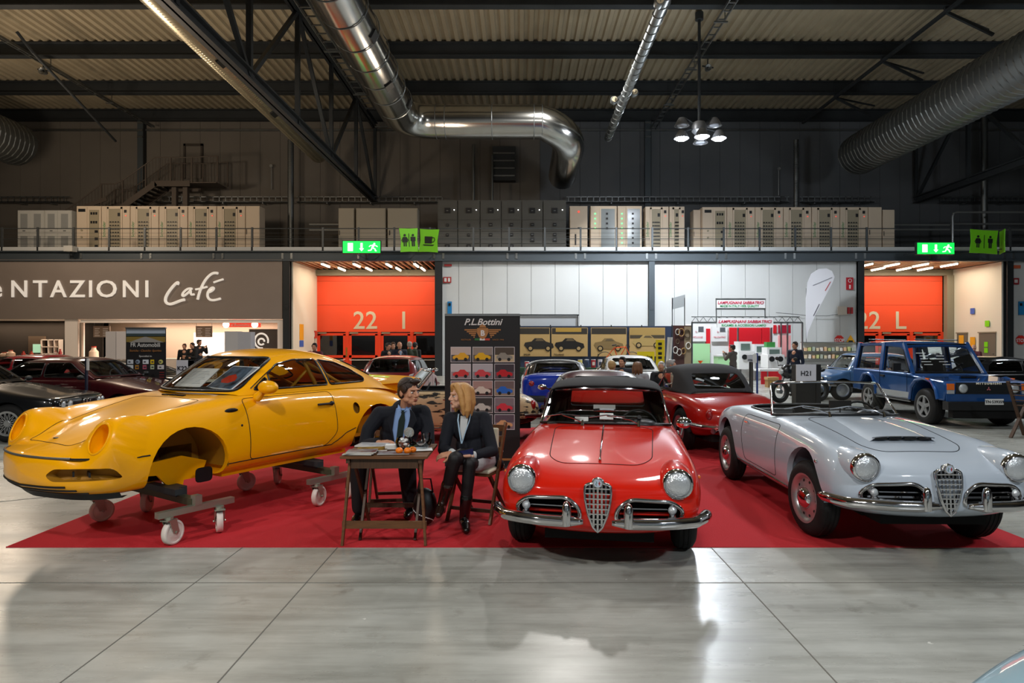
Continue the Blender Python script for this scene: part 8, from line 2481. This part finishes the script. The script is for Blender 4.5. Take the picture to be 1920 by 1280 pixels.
# ---- red and white booth
M_br = mat('booth_red', '#d2202c', .35); M_bw = mat('booth_white', '#e2e2e2', .45); M_bg = mat('booth_mint', '#a5d6a0', .6); M_gp = C_('#1f9a5a'); M_pk = C_('#c81f4a')
bo = Flat('exhibition_booth', 'red and white exhibition booth with lettered header signs', 'booth', 1400, 28.6)
bo.b('back_wall', 1298, 1500, 606, 740, M_bw, 1.2, 1.3)
for a, b_, q0, q1, m in ((1300, 1307, 613, 641, M_br), (1337, 1346, 615, 662, M_br), (1383, 1446, 613, 660, M_br), (1447, 1462, 612, 664, M_br), (1469, 1475, 608, 624, M_br), (1479, 1503, 608, 624, mat('booth_dark_red', '#9c1830', .4)), (1479, 1503, 628, 670, mat('booth_pink', '#e8a0a0', .5))):
    bo.b('red_panel', a, b_, q0, q1, m, 1.14, 1.2)
bo.b('mint_sheet', 1299, 1345, 644, 690, M_bg, 1.1, 1.14)
for a, tx_ in ((1321, 'IMPULSIVAR'), (1363, 'PALLINATRICI')):
    bo.b('white_poster', a - 15, a + 16, 611, 640, M_bw, 1.08, 1.13); bo.b('machine_print', a + 1, a + 11, 611, 621, C_('#55585e'), 1.06, 1.08); bo.tx(tx_, a, 633, 3.2, M_pk, y=1.06, xs=.8); bo.tx('Ic', a - 3, 623, 4, M_pk, y=1.06)
for p in (1297, 1383, 1446, 1464, 1476, 1504): bo.b('post', p, p + 2.2, 604, 740, M_galv, 0, .08)
bo.b('top_rail', 1297, 1505, 603, 606, M_galv, 0, .08)
mb = MB()
for i in range(14):
    a = 1297 + i * 14.8; mb.bar((bo.X(a), .04, bo.Z(604)), (bo.X(a + 7.4), .04, bo.Z(594)), .02, .02); mb.bar((bo.X(a + 7.4), .04, bo.Z(594)), (bo.X(a + 14.8), .04, bo.Z(604)), .02, .02)
mb.build('lattice_girder', M_galv, bo.t); bo.b('upper_rail', 1297, 1500, 593, 594.5, M_galv, .02, .06)
for a, b_, q0, q1, t1, t2 in ((1340, 1430, 563, 578, 'LAMPUGNANI SABBIATRICI', 'MADE IN ITALY 100% QUALITY'), (1341, 1445, 597, 614, 'LAMPUGNANI SABBIATRICI', 'RICAMBI & ACCESSORI LAMPO')):
    bo.b('header_sign', a, b_, q0, q1, M_bw, -.3, -.2); h = (q1 - q0)
    bo.tx(t1, (a + b_) / 2 - 1, q0 + h * .50, 5.3, M_pk, y=-.31, shear=.25, bold=.003, xs=(b_ - a) / 96.0); bo.tx(t2, (a + b_) / 2 - 3, q0 + h * .88, 4.1, M_gp, y=-.31, bold=.002, xs=(b_ - a) / 99.0)
bo.b('sign_frame', 1339, 1431, 560, 563, M_galv, -.3, -.2); bo.b('sign_frame', 1339, 1431, 578, 581, M_galv, -.3, -.2)
for p in (1339, 1429.5): bo.b('sign_post', p, p + 1.5, 563, 604, M_galv, -.28, -.22)
def machine(label, a, b_, q0, q1, holes, Y=27.2, top=None):
    F = Flat('blast_cabinet', label, 'machine', (a + b_) / 2, Y, 'white blasting cabinets in the booth')
    F.b('body', a, b_, q0 + (q1 - q0) * .35, q1, M_bw, 0, .8); F.b('hood', a + 2, b_ - 2, q0, q0 + (q1 - q0) * .35, M_bw, .2, .8)
    F.b('viewing_window', a + 6, b_ - 6, q0 + 4, q0 + (q1 - q0) * .32, C_('#5f6f68', .2), .17, .2)
    for h in holes: MB().cyl((F.X(h), -.04, F.Z(q0 + (q1 - q0) * .56)), (F.X(h), 0, F.Z(q0 + (q1 - q0) * .56)), .11, n=20).build('glove_hole', M_blk, F.t)
    F.b('leg', a + 2, a + 5, q1, 790, M_galv, .05, .15); F.b('leg', b_ - 5, b_ - 2, q1, 790, M_galv, .05, .15)
machine('tall white blasting cabinet with one round hole behind the olive jacket', 1386, 1415, 640, 692, (1396,)); machine('middle white blasting cabinet half hidden by the H26 box', 1416, 1442, 645, 692, (1423,), 27.6)
machine('front white blasting cabinet with two round holes on a red table', 1440, 1471, 651, 690, (1447, 1463), 26.2)
F = Flat('red_table', 'red and white skirted table under the front blasting cabinet', 'table', 1447, 25.0); F.b('table_top', 1425, 1470, 692, 696, M_bw, 0, .7); F.b('skirt', 1427, 1438, 696, 730, M_br, 0, .03); F.b('skirt', 1441, 1469, 696, 725, M_br, 0, .03)
F = Flat('paper_bin', 'brown paper sack bin in front of the red table', 'bin', 1449, 23.2); F.b('sack', 1440, 1459, 711, 760, C_('#a07c4c'), 0, .3); F.b('rim', 1439, 1460, 707, 712, C_('#b8925c'), -.02, .32); F.b('yellow_stripe', 1444, 1446, 715, 745, C_('#d8b030'), -.01, 0)
F = Flat('funnel_can', 'orange funnel on an orange can beside the mint sheet', 'funnel', 1315, 27.6); F.b('can', 1308, 1323, 685, 760, C_('#e0641e'), 0, .3); MB().lathe([(.02, 0), (.02, .08), (.11, .2), (.10, .2)], (0, .15, F.Z(685)), n=16).build('funnel', C_('#e0641e', .35), F.t, True)
F = Flat('green_box', 'green box on top of the middle blasting cabinet', 'box', 1451, 26.2, None, False, CH + (640 - 651) * 26.2 / FPX); F.b('box', 1443, 1459, 641, 651, C_('#3a8a3f'), .3, .6)
F = Flat('mint_counter', 'mint and white counter behind the visitor in the olive jacket', 'counter', 1357, 27.5); F.b('front', 1346, 1370, 668, 760, M_bg, 0, .6); F.b('top', 1345, 1371, 665, 668, M_bw, -.03, .6)
# shelves with boxed goods right of the booth, signs on the wall
F = Flat('goods_rack', 'white wire rack with small boxed goods by the right doorway', 'rack', 1558, 28.5); F.b('back', 1507, 1608, 641, 760, C_('#f2f0ea'), .3, .35)
for q in (641, 658, 672, 684): F.b('shelf', 1507, 1608, q, q + 1.2, M_galv, 0, .35)
for i in range(26):
    r_, c_ = divmod(i, 13); F.b('goods_box', 1510 + c_ * 7.4, 1514.5 + c_ * 7.4, 652 - (i % 3) + r_ * 14, 658 + r_ * 14, C_(['#e0b890', '#d8c8a8', '#c8cc88', '#e0d8cc', '#b0b8a8'][(i * 7) % 5]), .05, .25)
fl = Flat('feather_flag', 'white teardrop feather flag in front of the panelled wall', 'flag', 1513, 29.95)
pl = [(1512, 636), (1511, 600), (1511, 560), (1514, 530), (1521, 513), (1535, 504), (1550, 503), (1560, 508), (1565, 519), (1561, 530), (1545, 560), (1528, 592), (1516, 620)]
MB().prism([(fl.X(a), fl.Z(b_)) for a, b_ in pl], (0, 0, 0), (1, 0, 0), (0, 0, 1), (0, .012, 0)).build('cloth', mat('flag_cloth', '#e4e4ea', .7), fl.t); MB().cyl((fl.X(1512), .02, 0), (fl.X(1512), .02, fl.Z(540)), .015, n=8).build('pole', M_galv, fl.t); MB().cyl((fl.X(1512), .02, 0), (fl.X(1512), .02, .05), .25, n=20).build('base', M_steel, fl.t)
for a, b_, c in (((1524, 535), (1560, 520), '#8c8c96'), ((1547, 545), (1557, 528), '#c04a50'), ((1525, 592), (1536, 570), '#5a5a62')): MB().bar((fl.X(a[0]), -.006, fl.Z(a[1])), (fl.X(b_[0]), -.006, fl.Z(b_[1])), .03, .01, (0, 1, 0)).build('printed_line', C_(c), fl.t)
def wsign(name, label, p0, p1, q0, q1, c, tx_=None, tc='#e8e8e8', Y=YF - .02, sub=None, poly=None):
    F = Flat(name, label, 'sign', (p0 + p1) / 2, Y, None, False, CH - (q1 - HZ) * Y / FPX)
    if poly: MB().prism([(F.X(a), F.Z(b_)) for a, b_ in poly], (0, 0, 0), (1, 0, 0), (0, 0, 1), (0, .03, 0)).build('plate', C_(c), F.t)
    else: F.b('plate', p0, p1, q0, q1, C_(c), 0, .03)
    if tx_: F.tx(tx_, (p0 + p1) / 2, q1 - (q1 - q0) * .28, (q1 - q0) * .36, C_(tc), y=-.01, bold=.004, xs=.8)
    if sub: sub(F)
oc = lambda cx_, cy_, r_: [(cx_ + r_ * math.cos(PI / 8 + k * PI / 4), cy_ + r_ * math.sin(PI / 8 + k * PI / 4)) for k in range(8)]
for px_, lb in ((1574, 'round cornered STOP sign on the wall left of the right doorway'), (1914, 'STOP sign at the far right edge')):
    wsign('stop_sign', lb, px_ - 9, px_ + 9, 628, 646, '#cf2a24', 'STOP', poly=oc(px_, 637, 9))
wsign('warning_sign', 'yellow warning triangle beside the STOP sign', 1586, 1604, 628, 644, '#e0a018', poly=[(1586, 643), (1604, 643), (1595, 628)], sub=lambda F: F.b('symbol', 1591, 1599, 638, 641, M_sym, -.01, 0))
def fire(F, a, q):
    MB().tube([(F.X(a) + .08 * math.cos(x), -.01, F.Z(q) + .08 * math.sin(x)) for x in np.linspace(0, 2 * PI, 13)[:-1]], .014, 5, True).build('hose_symbol', wht, F.t); F.b('extinguisher_symbol', a - 1.5, a + 1.5, q + 8, q + 15, wht, -.01, 0)
wsign('fire_sign', 'red and white fire hose and extinguisher sign by the right column', 1587, 1600, 520, 543, '#b8202c', sub=lambda F: fire(F, 1593.5, 526))
wsign('fire_sign', 'red sign with two white symbols beside the left column of the white wall', 831, 846, 519, 530, '#a82c2c', sub=lambda F: [F.b('symbol', 833, 837.5, 521, 528, wht, -.01, 0), F.b('symbol', 840, 844, 521, 528, wht, -.01, 0)])
wsign('small_red_sign', 'narrow red strip sign high beside the left column', 833, 847, 495, 499, '#a03030'); wsign('small_red_sign', 'narrow orange strip sign high at the far right wall', 1900, 1914, 497, 503, '#c8603a')
wsign('fire_sign', 'small red sign with white figures at the far right wall', 1899, 1911, 521, 533, '#9c2a30', sub=lambda F: F.b('symbol', 1902, 1908, 524, 530, wht, -.01, 0))
for p0, p1, q0, q1, lb in ((839, 847, 565, 588, 'blue wall box above the black banner'), (1910, 1924, 565, 590, 'blue electrical box at the right edge')):
    wsign('blue_wall_box', lb, p0, p1, q0, q1, '#1f7ab4', sub=lambda F, p0=p0, q0=q0: F.b('socket', p0 + 2, p0 + 6, q0 + 3, q0 + 8, M_blk, -.03, 0))
wsign('cable_box', 'beige electrical box with red sockets on the wall', 1571, 1588, 574, 590, '#c9c0b4', Y=YF - .1, sub=lambda F: [F.b('red_socket', 1589 + k * 6, 1593 + k * 6, 576, 588, C_('#b03034'), -.03, .03) for k in (0, 1)])
pipe('wall_cable', 'thin drooping cable from the booth to the beige electrical box', [W(p, q, YF - .1) for p, q in ((1455, 586), (1480, 588), (1520, 592), (1550, 592), (1571, 589))], .012, M_steel, 'cable', n=5)
# signs inside the left doorway
F = Flat('fire_extinguisher_box', 'red and white extinguisher case on the beige post of the left bay', 'box', 588, YD - .5); F.b('case', 584, 592, 620, 634, C_('#c8402c'), 0, .2); F.b('window', 586, 590, 623, 631, wht, -.01, 0); F.b('pole', 587, 589, 634, 700, M_oldbeam, .05, .1)
F = Flat('shop_poster', 'blue white poster with a red oval reading CAR behind the second glass door', 'poster', 681, YD + 2.6); F.b('board', 661, 702, 626, 660, C_('#a8c4d8'), 0, .05)
MB().ball((F.X(680), -.02, F.Z(640)), (.46, .02, .26), 24, 10).build('red_oval', C_('#b02034'), F.t, True); F.tx('CAR', 681, 644, 8, wht, y=-.06, bold=.01)
lamp('AREA', 'lobby_light', (DX(700), YD + 1.6, 2.55), 60, NEUT, 4.0, (0, 0, 0), sy=1.5)

# ---- motorcycle
mo = thing('motorcycle', 'dark motorcycle standing behind the H21 number box', 'motorcycle', ((1500 - CX) * 17.6 / FPX, 17.6, 0), rad(200))
for x in (-.70, .70): 
    w = MB().lathe([(.20, -.05), (.27, -.07), (.31, -.03), (.315, 0), (.31, .03), (.27, .07), (.20, .05)], (x, 0, .315), 'Y', 28).build('wheel', M_tyre, mo, True)
    MB().lathe([(.20, -.04), (.18, 0), (.20, .04)], (x, 0, .315), 'Y', 24).build('rim', M_steel, w, True); MB().cyl((x, -.06, .315), (x, .06, .315), .06, n=12).build('hub', M_galv, w)
m = MB(); m.ball((.05, 0, .82), (.28, .15, .14)); m.ball((-.35, 0, .80), (.32, .13, .08)); m.ball((-.70, 0, .88), (.18, .10, .07)); m.ball((.45, 0, .85), (.2, .16, .2)); remesh(m.build('fairing', mat('dark_fairing', '#17181a', .3, coat=.6), mo, True), .02, 3)
mb = MB(); mb.box((0, 0, .45), (.45, .3, .35)); mb.cyl((-.1, -.2, .40), (.3, -.2, .35), .07); mb.build('engine', M_steel, mo)
MB().cone((.70, .0, .315), (.5, 0, .95), .03, .03).build('fork', M_galv, mo, True); MB().tube([(.42, -.36, 1.0), (.5, -.2, 1.02), (.5, .2, 1.02), (.42, .36, 1.0)], .016, 6).build('handlebar', M_blk, mo, True)
for s in (1, -1): MB().ball((.48, s * .34, 1.2), (.02, .08, .05)).build('mirror', M_blk, mo, True); MB().cyl((.48, s * .3, 1.02), (.48, s * .34, 1.18), .008, n=6).build('mirror_stem', M_blk, mo)
MB().ball((.66, 0, .86), (.05, .09, .08)).build('headlight', M_lens, mo, True); MB().bar((-.1, .2, .3), (-.15, .35, 0), .025, .025).build('side_stand', M_galv, mo)
# brown folding chair at the right edge
t = thing('wooden_stand', 'dark brown folding wooden seat cut by the right edge', 'chair', W(1935, 822, 11.0)[:2] + (0,), .4)
for s in (-1, 1):
    MB().bar((-.28, s * .22, .98), (.18, s * .22, .02), .03, .05, (0, 1, 0)).build('leg', M_woodd, t); MB().bar((.22, s * .2, .6), (-.24, s * .2, 0), .03, .05, (0, 1, 0)).build('leg', M_woodd, t)
for k in range(5): MB().bar((-.27 + k * .05, -.2, .92 - k * .09), (-.27 + k * .05, .2, .92 - k * .09), .07, .015).build('slat', M_woodd, t)
# corner of a pale blue car beside the photographer
P_pb = mat('pale_blue_paint', '#8fb0bd', .35, coat=1.0)
gen_car('pale_blue_car', 'pale blue car whose bonnet edge cuts the lower right corner of the view', (1.805, 1.295), rad(126), P_pb)
